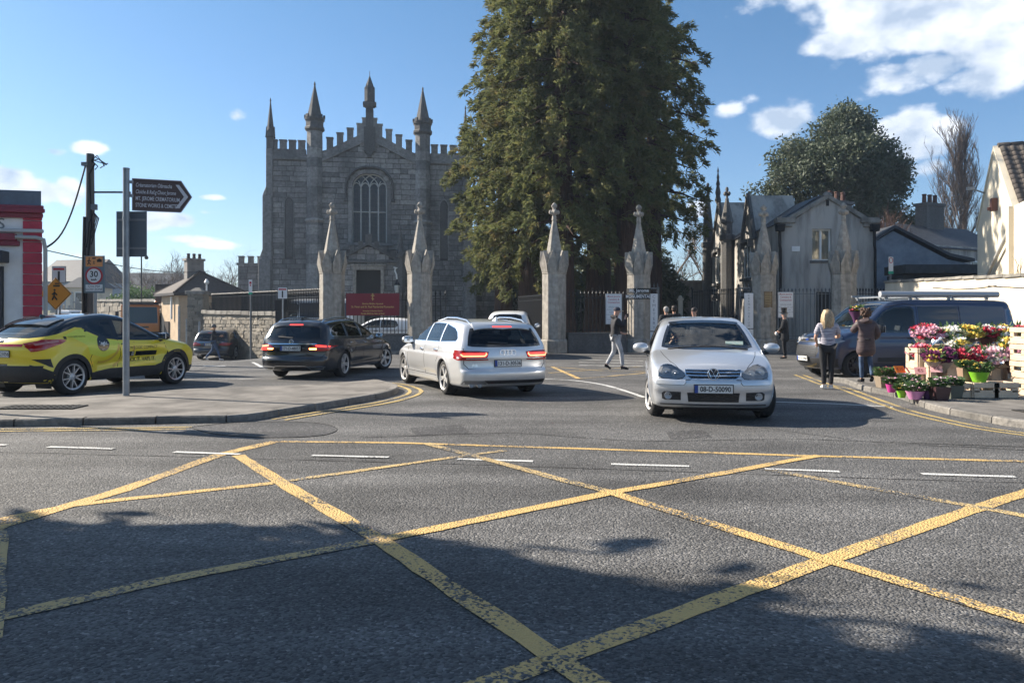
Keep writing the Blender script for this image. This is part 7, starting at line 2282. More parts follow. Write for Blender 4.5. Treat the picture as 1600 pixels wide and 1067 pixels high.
def build_van():
 hx,hy = -.9935,-.113
 near_front = Vector((8.16,18.95,0));left = Vector((hy,-hx,0)) * -1
 left = Vector((-hy,hx,0))
 ax = near_front - left * .86
 root = thing('blue_van','dark blue panel van parked behind the flower stall with a ladder tube on the roof','van',ax - Vector((hx,hy,0)) * 1.56,atan2(hy,hx))
 fx,rx,wr = 1.56,-1.50,.335
 sp = dict(W=1.99,H=1.93,L0=-2.62,L1=2.45,belt0=1.12,wheel_r=wr,floor=.22,step=.05,kt=.10,bow=.08,crown=.04,nosebow=.40,nosep=2.5,tailbow=.05,top=[(-2.62,1.88),(-2.2,1.915),(-1,1.925),(.2,1.92),(.55,1.88),(.85,1.77),(1.2,1.52),(1.58,1.24),(1.68,1.19),(1.9,1.13),(2.15,1.05),(2.32,.95),(2.42,.82)],nose=[(2.2,.2),(2.33,.3),(2.40,.42),(2.42,.55),(2.40,.7),(2.36,.85),(2.27,.97),(2.1,1.15)],tail=[(-2.55,.2),(-2.6,.3),(-2.62,.5),(-2.60,1.0),(-2.52,1.6),(-2.45,1.9)],plan=[(-2.62,.95),(-2.2,.985),(-1,1.0),(1.0,1.0),(1.7,.98),(2.1,.94),(2.45,.87)],section=[(.2,.93),(.35,.965),(.55,.99),(.75,1.0),(1.0,.99),(1.12,.975),(1.4,.935),(1.75,.865),(1.93,.80)],belt=[(-2.5,1.12),(2.5,1.12)],flares=[(fx,wr,.02),(rx,wr,.02)],creases=[(-2.4,1.0,.95,.95,.012,.03),(-2.4,.6,.52,.52,.01,.03)])
 c = Car(root,sp,BLUEP)
 c.window('windscreen',[(-.78,1.25),(-.4,1.225),(0,1.22),(.4,1.225),(.78,1.25),(.72,1.5),(.64,1.77),(.3,1.80),(-.3,1.80),(-.64,1.77),(-.72,1.5)],'front',GLASS_CAR,GLOSSBLK,.05)
 c.window('door_window',[(1.30,1.16),(1.10,1.14),(.25,1.13),(.10,1.22),(.10,1.66),(.18,1.72),(.62,1.70),(.85,1.60)],'side',GLASS_CAR,GLOSSBLK,.045,both=True)
 PAN = M('dark_side_window',(.022,.026,.034),.10,coat=.6);PAN2 = M('dull_side_panel',(.055,.075,.11),.3,coat=.4)
 for v in ('side','left'):
  c.patch('side_panel',[(-.02,1.14),(-.02,1.74),(-1.05,1.745),(-1.05,1.14)],v,PAN,.005,.12,.01)
  c.patch('side_panel',[(-1.10,1.14),(-1.10,1.745),(-2.25,1.735),(-2.25,1.14)],v,PAN2,.005,.12,.01)
  c.patch('quarter_window',[(-2.28,1.26),(-2.28,1.66),(-2.42,1.68),(-2.49,1.6),(-2.50,1.26)],v,M('blue_quarter_glass',(.04,.10,.2),.08,coat=.5),.005,.12,.01)
  c.patch('side_moulding',[(1.05,.52),(-1.0,.52),(-1.0,.42),(1.05,.42)],v,BLACKPL,.014,.12,.02)
  c.patch('headlight',[(1.86,.92),(2.05,.98),(2.26,.97),(2.30,.84),(2.1,.83)][::1],v,LAMP_SMOKE,.006,.05,.012)
 hl = [(.52,.94),(.66,1.02),(.86,1.05),(.93,.98),(.86,.84),(.66,.84)]
 for sg in (1,-1):
  q = hl if sg > 0 else mir(hl)
  p = c.patch('headlight',q,'front',LAMP_SMOKE,.004,.05);P = c.patch_pts([(sg * .70,.93)],'front',0)[0]
  m = MB();m.lathe([(.06,.03),(.05,.02),(0,.004)][::-1],16,axis='x',c=P);m.build('reflector',LAMP_CLEAR,p,smooth=50)
  c.patch('lens',q,'front',GLASS_CLEAR,.035,.06,.03,parent=p,smooth=60)
  q = [(sg * a,b) for a,b in ((.58,.60),(.88,.66),(.90,.42),(.60,.38))][::sg];c.patch('fog_surround',q,'front',BLACKPL,.006,.06)
 g = c.patch('grille',[(-.50,.80),(.50,.80),(.56,.66),(.48,.52),(-.48,.52),(-.56,.66)],'front',BLACKPL,.004,.06)
 for zz in (.57,.62,.67,.72,.765):c.band('grille_bar',[(-.49,zz),(.49,zz)],'front',.016,M('grey_slat',(.07,.075,.085),.4,.5),.014,parent=g,thick=.012)
 g2 = c.patch('upper_grille',[(-.50,.955),(.50,.955),(.47,.875),(-.47,.875)],'front',BLACKPL,.004,.06)
 c.band('grille_bar',[(-.48,.915),(.48,.915)],'front',.018,CHROME,.012,parent=g2)
 P = c.patch_pts([(0,.915)],'front',.02)[0];m = MB();m.lathe([(0,.0),(.035,0),(.038,-.012)][::-1],20,axis='x');o = m.build('badge',M('blue_oval',(.02,.05,.2),.2,coat=1),root,loc=P);o.scale = (1,2.2,1)
 c.patch('bumper',[(-.94,.50),(.94,.50),(.90,.22),(-.90,.22)],'front',BLACKPL,.010,.08)
 c.patch('lower_intake',[(-.5,.38),(.5,.38),(.46,.28),(-.46,.28)],'front',GLOSSBLK,.016,.08)
 P = c.patch_pts([(0,.48)],'front',.03)[0];plate(root,'151-D-10467',P,face_rot('front',.05))
 shut(c,[(1.28,.45),(1.40,.9),(1.34,1.16)]);shut(c,[(.02,.40),(.02,1.76),(.3,1.80),(.8,1.72)]);shut(c,[(-1.08,.42),(-1.08,1.76)]);shut(c,[(1.2,.38),(-1.06,.38)])
 shut(c,[(1.68,.74),(1.68,-.74)],.01,False,'top','bonnet_gap')
 handle(c,.2,.98,BLACKPL);handle(c,-.2,.98,BLACKPL)
 c.arches(.39,(fx,rx),BLUEP)
 mirror(root,1.12,1.04,1.2,BLACKPL,1.35)
 # roof tube rack
 m = MB();m.tube([(-2.3,.62,2.04),(.78,.62,2.04)],.075,10);m.build('ladder_tube',M('grey_tube',(.42,.43,.45),.45,.4),root,smooth=50)
 m = MB()
 for x in (-2.0,-1.0,0,.62):m.box((x,0,1.975),(.05,1.45,.035));m.box((x,.62,1.955),(.06,.06,.1));m.box((x,-.62,1.955),(.06,.06,.1))
 m.box((-.7,-.62,2.01),(3.0,.04,.05));m.build('roof_rack',galv,root)
 cabin(root,1.18,.55,-.3,1.18,.78,1.9)
 # litter on the dash
 rng = random.Random(3)
 for k in range(9):
  m = MB();m.box((0,0,0),(rng.uniform(.05,.12),rng.uniform(.08,.2),rng.uniform(.01,.05)))
  m.build('dash_clutter',M('clutter_%d' % (k % 4),((.6,.6,.55),(.5,.25,.05),(.2,.4,.3),(.65,.5,.1))[k % 4],.8),root,loc=(1.34 + rng.uniform(-.06,.06),rng.uniform(-.5,.6),1.235 + rng.uniform(0,.04)),rot=(rng.uniform(-.3,.3),rng.uniform(-.3,.3),rng.uniform(0,3)))
 m = MB();m.box((-.1,0,1.0),(.06,1.7,1.5));m.build('bulkhead',TRIM_IN,root)
 c.finish()
 wm = wheel_meshes(wr,.22,5,'steel',.22);wm[1].materials[0] = ALLOY_DARK;add_wheels(root,wm,(fx,rx),.86,wr,steer=-.12)
 return root
VAN = build_van()
# ---- more vehicles: copies of the cars above, repainted
def recolour(src,label,name,loc,rz,swap,steer=None,cat='car'):
 c = copy_tree(src,None,swap);c.name = name;c['label'] = label;c['category'] = cat
 c.location = loc;c.rotation_euler = (0,0,rz)
 return c
LAMP_OFF = LAMP_RED
OFF = {LAMP_ON:LAMP_RED,LAMP_CORE:LAMP_RED,LAMP_AMBER:LAMP_RED}
def drop(o,names):
 for ch in list(o.children):
  if ch.name.split('.')[0] in names:
   for g in list(ch.children):bpy.data.objects.remove(g)
   bpy.data.objects.remove(ch)
d = 39.0;x = (336 - 800) / F * d
hd = radians(-3)
NAVY = M_paint('dark_grey_paint',(.022,.025,.032),.3,.3,1.0,.3)
far_estate = recolour(MERC,'dark estate car with a rear door standing open below the stone wall','dark_estate_car',(x + sin(hd) * 1.38,d + 1.6,ground_z(x,d + 1)),atan2(cos(hd),sin(hd)),{BLACKP:NAVY,**OFF})
drop(far_estate,('lettering','number_plate'))
P = (-2.43,0,.74);plate(far_estate,'07-D-61325',P,face_rot('rear',0))
m = MB()
m.box((-.45,0,.62),(.9,.07,.62));o = m.build('open_door',NAVY,far_estate,bevel=.03,loc=(-.17,-.93,0),rot=(0,0,radians(68)))
m = MB()
for q in ([(-.02,0,.93),(-.02,0,1.34)],[(-.02,0,1.34),(-.7,0,1.33)],[(-.7,0,1.33),(-.9,0,1.0)],[(-.62,0,.93),(-.62,0,1.33)]):m.tube(q,.028,5)
m.build('door_frame',GLOSSBLK,o);m = MB();m.add([(-.03,0,.93),(-.03,0,1.33),(-.69,0,1.32),(-.88,0,.95)],[(0,1,2,3)]);m.build('door_glass',GLASS_CAR,o)
white_hatch = recolour(GOLF,'white hatchback behind the silver estate, only its upper tail showing','white_hatchback',((799 - 800) / F * 30.5,30.8,0),radians(90 - 4),{SILVER_BLUE:WHITEP})
white_car = recolour(GOLF,'white car parked in the churchyard behind the dark red board','white_car',((590 - 800) / F * 39,39.4,0),radians(172),{SILVER_BLUE:WHITEP})
dark_car = recolour(GOLF,'black car parked nose-out behind the blue van','black_car',((1268 - 800) / F * 27.2 + 1.75,27.6,0),radians(-160),{SILVER_BLUE:BLACKP})
white_hatch.scale = (1.1,.98,1.17)
for c_,txt in ((white_hatch,'12-D-4471'),(white_car,'161-D-902'),(dark_car,'142-D-7719')):
 drop(c_,('badge','number_plate','windscreen_disc','phone_holder'))
P = (2.09,0,.478);plate(dark_car,'142-D-7719',P,face_rot('front',0))
white_van = recolour(VAN,'white van parked in the churchyard behind the dark railing','white_van',((478 - 800) / F * 43,43.2,0),radians(172),{BLUEP:WHITEP},cat='van')
white_van.scale = (1.15,1.08,1.3)
drop(white_van,('ladder_tube','roof_rack','dash_clutter','badge','number_plate'))
drop(far_estate,('badge',))
def lorry(label,loc,rz,col,scale=1.0,kind='tipper'):
 root = thing('lorry',label,'lorry',loc,rz)
 CB = M_paint('lorry_' + kind,col,.0,.4,.6,.4)
 m = MB()
 m.extrude([(-.1,-1.15,.9),(1.55,-1.15,.9),(1.6,-1.15,1.6),(1.35,-1.15,2.9),(-.1,-1.15,2.95)][::-1],(0,2.3,0));m.build('cab',CB,root,bevel=.07)
 m = MB();m.add([(1.612,-1.02,1.7),(1.612,1.02,1.7),(1.385,.98,2.75),(1.385,-.98,2.75)],[(0,1,2,3)]);o = m.build('windscreen',M('lorry_glass',(.03,.05,.05),.06,coat=.6),root)
 for s in (-1,1):
  m = MB();m.add([(.3,s * 1.158,1.75),(1.35,s * 1.158,1.75),(1.2,s * 1.158,2.6),(.3,s * 1.158,2.6)],[(0,1,2,3)][::1]);m.build('side_window',M('lorry_glass',(.03,.05,.05),.06,coat=.6),root)
  m = MB();m.box((1.45,s * 1.36,2.2),(.12,.2,.5));m.tube([(1.4,s * 1.1,2.5),(1.45,s * 1.36,2.45)],.03,5);m.build('wing_mirror',BLACKPL,root)
  m = MB();m.box((1.6,s * .85,.95),(.06,.4,.2));m.build('headlight',LAMP_CLEAR,root)
 m = MB();m.box((1.58,0,.85),(.14,2.25,.6));m.box((1.6,0,.5),(.1,2.1,.3));m.build('bumper',BLACKPL,root,bevel=.03)
 m = MB();m.box((1.615,0,1.45),(.02,1.0,.1));m.build('grille',BLACKPL,root)
 m = MB();m.box((-2.6,0,.85),(5.4,.9,.3));m.build('chassis',BLACKPL,root)
 if kind == 'tipper':
  m = MB();m.box((1.42,0,2.98),(.3,2.2,.16));m.build('sun_visor',BLACKPL,root,bevel=.03)
  m = MB();m.box((-2.7,0,1.7),(5.0,2.3,1.3));m.build('tipper_body',M('tipper_grey',(.2,.2,.19),.7,var=.3),root,bevel=.03)
  for s in (-1,1):m = MB();m.lathe([(.08,0),(.08,.14),(.05,.18),(0,.19)],10,(1.1,s * .9,2.98));m.build('beacon',M('amber_beacon',(.7,.2,.03),.3),root)
 wm = wheel_meshes(.48,.3,8,'steel',.28)
 add_wheels(root,wm,(.9,-3.0),1.0,.48)
 return root
d = 53.0
lorry('orange-fronted tipper lorry with amber beacons coming down the lane',((220 - 800) / F * d,d,ground_z(-24,d) - .02),radians(-66),(.55,.19,.03))
d = 74
lorry('white lorry cab far down the lane beside the cemetery wall',((108 - 800) / F * d,d,-.75),radians(-20),(.72,.73,.74),kind='flatbed')
# ------------------------------------------------------------------ people
SKIN = M('skin',(.50,.29,.21),.55,var=.1,scale=30)
def skin(name,verts,edges,radii,mat,parent,sub=2):
 me = bpy.data.meshes.new(name);me.from_pydata([tuple(v) for v in verts],edges,[]);me.update()
 o = mesh_obj(name,me,mat,parent)
 md = o.modifiers.new('skin','SKIN');md.use_smooth_shade = True;md.branch_smoothing = .3
 for i,sv in enumerate(me.skin_vertices[0].data):
  r = radii[i];sv.radius = r if isinstance(r,tuple) else (r,r)
  sv.use_root = i == 0
 s = o.modifiers.new('subsurf','SUBSURF');s.levels = sub;s.render_levels = sub
 return o
def person(label,loc,rz,pose=None,H=1.75,top=None,legs=None,shoes=None,name='person',bulk=1.0,coat_len=None,sleeve=1.0,hip=1.0,group=None,sit=False,face=0.0,legr=1.0):
 root = thing(name,label,'person',loc,rz,group);k = H / 1.75
 J = dict(pel=(0,0,.96),wst=(0,-.01,1.10),chs=(0,0,1.30),nck=(0,.0,1.46),hd0=(0,.015,1.545),hd1=(0,.02,1.625),hd2=(0,.01,1.70))
 for s,t in ((-1,'l'),(1,'r')):
  J['sh' + t] = (s * .175,0,1.40);J['el' + t] = (s * .24,-.03,1.13);J['wr' + t] = (s * .25,.06,.90)
  J['hp' + t] = (s * .09,0,.91);J['kn' + t] = (s * .10,.02,.51);J['an' + t] = (s * .10,-.02,.10)
 J.update(pose or {});J = {a:Vector(b) * k for a,b in J.items()}
 V,E,R,ix = [],[],[],{}
 def add(n,p,r,par=None):
  ix[n] = len(V);V.append(p);R.append(r if isinstance(r,tuple) else (r * k,r * k))
  if par:E.append((ix[par],ix[n]))
 add('pel',J['pel'],.10)
 add('wst',J['wst'],(.10 * k,.08 * k),'pel');add('chs',J['chs'],(.125 * k,.09 * k),'wst');add('nck',J['nck'],.052,'chs')
 add('hd0',J['hd0'],(.062 * k,.075 * k),'nck');add('hd1',J['hd1'],(.076 * k,.092 * k),'hd0');add('hd2',J['hd2'],(.062 * k,.075 * k),'hd1')
 for t in 'lr':
  s = -1 if t == 'l' else 1
  add('sh' + t,J['sh' + t],.055,'chs');add('el' + t,J['el' + t],.040,'sh' + t);add('wr' + t,J['wr' + t],.027,'el' + t)
  d = (J['wr' + t] - J['el' + t]).normalized();sd = d.cross(Vector((0,1,0)));sd = sd.normalized() if sd.length > .1 else Vector((1,0,0));cu = sd.cross(d).normalized()
  if cu.y < 0:cu = -cu
  pl = J['wr' + t] + d * .07 * k;add('pa' + t,pl,.033,'wr' + t)
  for f in range(4):
   b = pl + sd * (f - 1.5) * .021 * k + d * .03 * k;ln = (.06,.072,.068,.052)[f] * k
   m_ = b + d * ln * .55 + cu * .012 * k;e = m_ + d * ln * .3 + cu * .03 * k
   add('f%d%s' % (f,t),m_,.0095,'pa' + t);add('g%d%s' % (f,t),e,.008,'f%d%s' % (f,t))
  th = J['wr' + t] + d * .045 * k - sd * .04 * k + cu * .02 * k;add('th' + t,th,.011,'pa' + t);add('ti' + t,th + d * .03 * k - sd * .008 * k + cu * .015 * k,.009,'th' + t)
  add('hp' + t,J['hp' + t],.085,'pel');add('kn' + t,J['kn' + t],.055,'hp' + t);add('an' + t,J['an' + t],.03,'kn' + t)
  if not sit:
   f = Vector(J.get('to' + t,J['an' + t] + Vector((s * .02,.14,-.055)) * k));add('to' + t,f,(.022 * k,.016 * k),'an' + t)
 skin('body',V,E,R,SKIN,root)
 def part(name,seq,mat,sub=2):
  v,e,r,m = [],[],[],{}
  for n,par,rad in seq:
   p = J[n] if isinstance(n,str) else Vector(n) * k
   key = n if isinstance(n,str) else par + '_x%d' % len(v)
   m[key] = len(v);v.append(p);r.append(tuple(q * k for q in rad) if isinstance(rad,tuple) else (rad * k,rad * k))
   if par:e.append((m[par],m[key]))
  return skin(name,v,e,r,mat,root,sub)
 B = bulk
 if top:
  J['hem'] = Vector((0,0,(coat_len or .90))) * k if not sit else J['pel']
  J['mid'] = J['wst'].lerp(J['hem'],.55)
  if sleeve < 1:
   for t in 'lr':J['cf' + t] = J['sh' + t].lerp(J['el' + t],sleeve)
  seq = [('chs',None,(.155 * B,.115 * B)),('wst','chs',(.135 * B * hip,.11 * B)),('mid','wst',(.155 * B * hip,.135 * B)),('hem','mid',(.16 * B * hip,.135 * B)),('nck','chs',(.068,.066))]
  for t in 'lr':
   seq.append(('sh' + t,'chs',.078 * B))
   if sleeve < 1:seq.append(('cf' + t,'sh' + t,.068 * B))
   else:
    J['cf' + t] = J['el' + t].lerp(J['wr' + t],.93)
    seq += [('el' + t,'sh' + t,.062 * B),('cf' + t,'el' + t,.047 * B)]
  part('jacket' if sleeve == 1 else 'shirt',seq,top)
 if legs:
  hp = hip if (coat_len or 1) > .7 else .86
  seq = [('pel',None,(.135 * hp,.115 * hp))]
  for t in 'lr':seq += [('hp' + t,'pel',.098 * hp * legr),('kn' + t,'hp' + t,.070 * legr),('an' + t,'kn' + t,.054 * legr)]
  part('trousers',seq,legs)
 if shoes:
  for t in 'lr':
   a = J['an' + t];to = Vector(ix and V[ix['to' + t]]);dd = (to - a);up = Vector((0,0,1))
   hl = a - dd * .22 - up * .045 * k
   hl.z = min(hl.z,a.z - .02)
   skin('shoe',[a - up * .03 * k,hl,to + Vector((0,0,-.002)),to + dd * .25],[(0,1),(0,2),(2,3)],[(.045 * k,.042 * k),(.042 * k,.036 * k),(.046 * k,.034 * k),(.036 * k,.024 * k)],shoes,root)
   # features of the head
 h = J['hd1'];fw = Matrix.Rotation(face,3,'Z')
 def at(x,y,z):return h + fw @ (Vector((x,y,z)) * k)
 m = MB();p = at(0,.092,-.012);m.ball(p,(.013 * k,.02 * k,.022 * k),8,6);m.build('nose',SKIN,root,smooth=80)
 for s in (-1,1):
  m = MB();m.ball(at(s * .078,-.005,-.01),(.012 * k,.022 * k,.034 * k),8,6);m.build('ear',SKIN,root,smooth=80)
  m = MB();m.ball(at(s * .03,.078,.012),.011 * k,8,6);m.build('eye',M('eye',(.05,.04,.035),.2),root,smooth=80)
  m = MB();m.tube([at(s * .015,.086,.032),at(s * .045,.074,.034)],.005 * k,5);m.build('eyebrow',M('brow',(.06,.04,.03),.8),root)
 m = MB();m.tube([at(-.022,.08,-.055),at(0,.087,-.056),at(.022,.08,-.055)],.0055 * k,6);m.build('mouth',M('lips',(.38,.15,.13),.5),root)
 return root,J,at,k
def hair_cap(root,at,k,mat,back=.02,drop=.0):
 m = MB();c = at(0,-back,.035)
 m.ball(c,(.092 * k,.105 * k,.088 * k),14,9)
 m.ball(at(0,-.06,-.03 - drop),(.078 * k,.055 * k,.075 * k),10,7)
 return m.build('hair',mat,root,smooth=80)
DARKHAIR = M('dark_hair',(.03,.022,.018),.6,var=.4,scale=50);FAIR = M('fair_hair',(.56,.43,.27),.5,col2=(.22,.145,.075),scale=30,stretch=(4,4,.3));BROWNHAIR = M('auburn_hair',(.075,.038,.022),.6,var=.4,scale=40)
BLKCLOTH = M('black_cloth',(.016,.016,.019),.9,var=.3,scale=12,bump=.3,bscale=18)
DENIM = M('blue_denim',(.06,.10,.18),.9,var=.4,scale=7);GREYJEAN = M('pale_grey_jeans',(.40,.41,.43),.9,var=.3,scale=6,bump=.4,bscale=14)
def people():
 px = lambda p,d:(p - 800) / F * d
 # man in the cap, walking right, cup to his mouth
 d = 22.4
 r,J,at,k = person('man in dark cap, black puffer and pale jeans walking with a cup at his mouth',(px(962,d),d,0),radians(-82),dict(elr=(.22,.16,1.20),wrr=(.10,.24,1.44),ell=(-.27,-.02,1.15),wrl=(-.22,.22,1.04),knr=(.10,.13,.52),anr=(.09,.17,.10),knl=(-.09,-.02,.52),anl=(-.09,-.24,.15),tol=(-.09,-.14,.05),hd1=(0,.04,1.625),hd2=(0,.035,1.70)),1.76,M('black_puffer',(.010,.010,.014),.75,bump=.8,bscale=9),GREYJEAN,BLKCLOTH,bulk=1.2)
 m = MB();m.lathe([(.098 * k,0),(.1 * k,.03),(.085 * k,.075),(.04 * k,.1),(0,.105)],16,at(0,-.005,.035));m.build('cap',M('navy_cap',(.02,.025,.045),.8),r,smooth=60)
 m = MB();m.extrude([at(-.075,.06,.03),at(.075,.06,.03),at(.06,.16,.018),at(0,.185,.014),at(-.06,.16,.018)],(0,0,.012));m.build('cap_peak',M('tan_peak',(.45,.36,.25),.8),r)
 m = MB();m.lathe([(.03,0),(.037,.1),(.037,.108)],12,J['wrr'] + Vector((-.03,.075,.03)));m.build('cup',BLACKPL,r,smooth=40)
 m = MB();m.tube([at(-.1,-.04,-.16),at(0,-.14,-.13),at(.1,-.04,-.16)],.055,8);m.build('hood',M('black_puffer',(.014,.014,.018),.5),r,smooth=70)
 # blonde woman from behind
 d = 16.35
 STR = M('striped_tee',(.50,.48,.52),.85,col2=(.16,.15,.20),scale=9,stretch=(.6,.6,9),lo=.42,hi=.58)
 r,J,at,k = person('woman with long blonde hair, striped tee and black leggings seen from behind',(px(1293,d),d,0),radians(-12),dict(ell=(-.25,.0,1.12),wrl=(-.19,.17,1.0),elr=(.25,.06,1.14),wrr=(.14,.27,1.14),knl=(-.08,.02,.51),anl=(-.07,0,.10),knr=(.08,.0,.51),anr=(.06,-.05,.10)),1.64,STR,M('black_leggings',(.014,.014,.017),.75,bump=.2),M('white_trainers',(.72,.71,.68),.6),sleeve=.8,hip=1.17,legr=.98,bulk=1.06,coat_len=.93)
 m = MB();m.ball(at(0,-.015,.03),(.098 * k,.108 * k,.098 * k),14,9)
 rng = random.Random(2)
 for i in range(46):
  a = pi + pi * (i + .5) / 46;ca,sa = cos(a),sin(a);e = rng.uniform(-.32,-.22)
  m.tube([at(ca * .06,sa * .06,.11),at(ca * .1,sa * .105 - .005,.0),at(ca * .118,sa * .12 - .01,-.12),at(ca * .10 + rng.uniform(-.02,.02),sa * .10 - .045,e)],[.018,.03,.03,.006],5)
 m.build('hair',FAIR,r,smooth=80)
 # woman in brown padded coat carrying flowers
 d = 16.75
 COAT = M('brown_padded_coat',(.075,.052,.055),.6,var=.3,scale=6,bump=.8,bscale=6,stretch=(.5,.5,3))
 loc = Vector((px(1353,d),d,.1))
 r,J,at,k = person('woman in brown padded knee coat and jeans holding up a potted bouquet',loc,radians(-6),dict(ell=(-.27,.10,1.20),wrl=(-.14,.26,1.40),elr=(.28,.0,1.15),wrr=(.24,.17,1.02),knr=(.09,.0,.51),anr=(.10,-.14,.17),tor=(.11,-.04,.06)),1.56,COAT,DENIM,BLKCLOTH,bulk=1.32,coat_len=.60,hip=1.16,legr=.86)
 m = MB();m.ball(at(0,-.012,.02),(.102 * k,.112 * k,.115 * k),14,9);m.ball(at(0,-.05,-.06),(.08 * k,.06 * k,.07 * k),10,7);rg = random.Random(8);[m.ball(at(.1 * cos(q_),-.02 + .1 * sin(q_) * cos(e_),.03 + .1 * sin(e_)),.03 * k,6,4) for q_,e_ in ((rg.uniform(2.6,6.8),rg.uniform(-.7,1.4)) for _ in range(60))];m.build('hair',BROWNHAIR,r,smooth=80)
 m = MB();m.tube([(-.21 * k,0,1.03 * k),(0,-.17 * k,1.03 * k),(.21 * k,0,1.03 * k)],.018,6);m.build('belt',BLKCLOTH,r)
 m = MB();m.tube([at(-.11,-.02,-.19),at(0,-.15,-.15),at(.11,-.02,-.19)],.06,8);m.build('hood',COAT,r,smooth=70)
 held = r.matrix_basis @ (J['wrl'] + Vector((.02,.1,-.02)))
 b = bouquet('bouquet','pink, yellow and white bouquet held up by the woman in brown coat',held,0,[(.75,.72,.68),(.6,.03,.1),(.7,.5,.05)],.12,.34,M('purple_wrap',(.09,.03,.09),.5),seed=50,n=20,fr=.045)
 # undertaker
 d = 28.4
 r,J,at,k = person('man in black top hat and black tailcoat waiting by the noticeboard',(px(1226,d),d,0),radians(66),dict(ell=(-.24,.04,1.16),wrl=(-.10,.22,1.02),elr=(.24,.02,1.16),wrr=(.12,.2,.98)),1.70,BLKCLOTH,BLKCLOTH,BLKCLOTH,bulk=1.28,coat_len=.60,hip=1.1)
 hair_cap(r,at,k,M('grey_hair',(.25,.24,.23),.7),.02)
 m = MB();m.lathe([(.155,0),(.16,.012),(.095,.02),(.092,.1),(.105,.19),(.10,.195),(0,.198)],18,at(0,0,.055));m.build('top_hat',M('silk_hat',(.012,.012,.014),.3),r,smooth=40)
 m = MB();m.ball(J['wrl'] + Vector((.0,.06,-.08)),(.04,.05,.07),8,6);m.build('white_gloves',white_paint,r,smooth=80)
 # group beyond the gate
 for (p,d,lab,rz,h,hair) in ((1041,28,'person in dark coat walking away at the gate, left of a pair',radians(10),1.82,M('grey_hair',(.25,.24,.23),.7)),(1053.5,28.3,'person in black coat walking away at the gate, right of a pair',radians(-8),1.86,DARKHAIR)):
  r,J,at,k = person(lab,(px(p,d),d,.06),rz,{},h,BLKCLOTH,BLKCLOTH,BLKCLOTH,bulk=1.25,coat_len=.7);hair_cap(r,at,k,hair)
 d = 24;r,J,at,k = person('dark-haired man in grey top standing behind the silver hatchback',(px(1085,d),d,0),radians(125),{},1.79,M('grey_top',(.2,.2,.22),.9),BLKCLOTH,BLKCLOTH,bulk=1.1);hair_cap(r,at,k,DARKHAIR)
 # walker by the dark estate
 d = 37.6;x = px(334,d)
 r,J,at,k = person('walker in grey beanie and fur-hooded dark parka by the far estate car',(x,d,ground_z(x,d)),radians(-75),dict(elr=(.22,.10,1.18),wrr=(.10,.28,1.2),ell=(-.24,.06,1.16),wrl=(-.12,.28,1.18),knr=(.09,.18,.53),anr=(.09,.30,.10),knl=(-.09,-.06,.52),anl=(-.09,-.36,.16),tol=(-.09,-.27,.05)),1.7,M('dark_parka',(.03,.032,.036),.8),DENIM,M('white_trainers',(.72,.71,.68),.6),bulk=1.25,coat_len=.78)
 m = MB();m.ball(at(0,-.01,.05),(.1,.11,.1),12,8);m.build('beanie',M('grey_beanie',(.09,.1,.11),.95),r,smooth=80)
 m = MB();m.tube([at(-.12,.02,-.13),at(-.06,-.13,-.1),at(.06,-.13,-.1),at(.12,.02,-.13)],.05,7);m.build('fur_collar',M('fur',(.30,.20,.12),.95),r,smooth=70)
 # driver of the silver hatchback
 o = GOLF.matrix_basis @ Vector((-.20,-.36,.0));z = GOLF.rotation_euler.z - pi / 2
 r,J,at,k = person('driver in dark jacket with a hand to his face inside the silver hatchback',o,z,dict(pel=(0,0,.56),wst=(0,-.05,.70),chs=(0,-.06,.90),nck=(0,-.03,1.05),hd0=(.02,.0,1.12),hd1=(.03,.02,1.20),hd2=(.04,.02,1.275),shl=(-.19,-.04,1.0),shr=(.19,-.04,1.0),elr=(.28,.14,.84),wrr=(.13,.20,1.06),ell=(-.24,.12,.8),wrl=(-.15,.33,.93),hpl=(-.1,.02,.54),hpr=(.1,.02,.54),knl=(-.12,.42,.58),knr=(.12,.42,.58),anl=(-.1,.7,.32),anr=(.1,.7,.32)),1.75,M('dark_jacket',(.03,.035,.045),.8),DENIM,None,sit=True,bulk=1.1,face=.35)
 hair_cap(r,at,k,DARKHAIR)
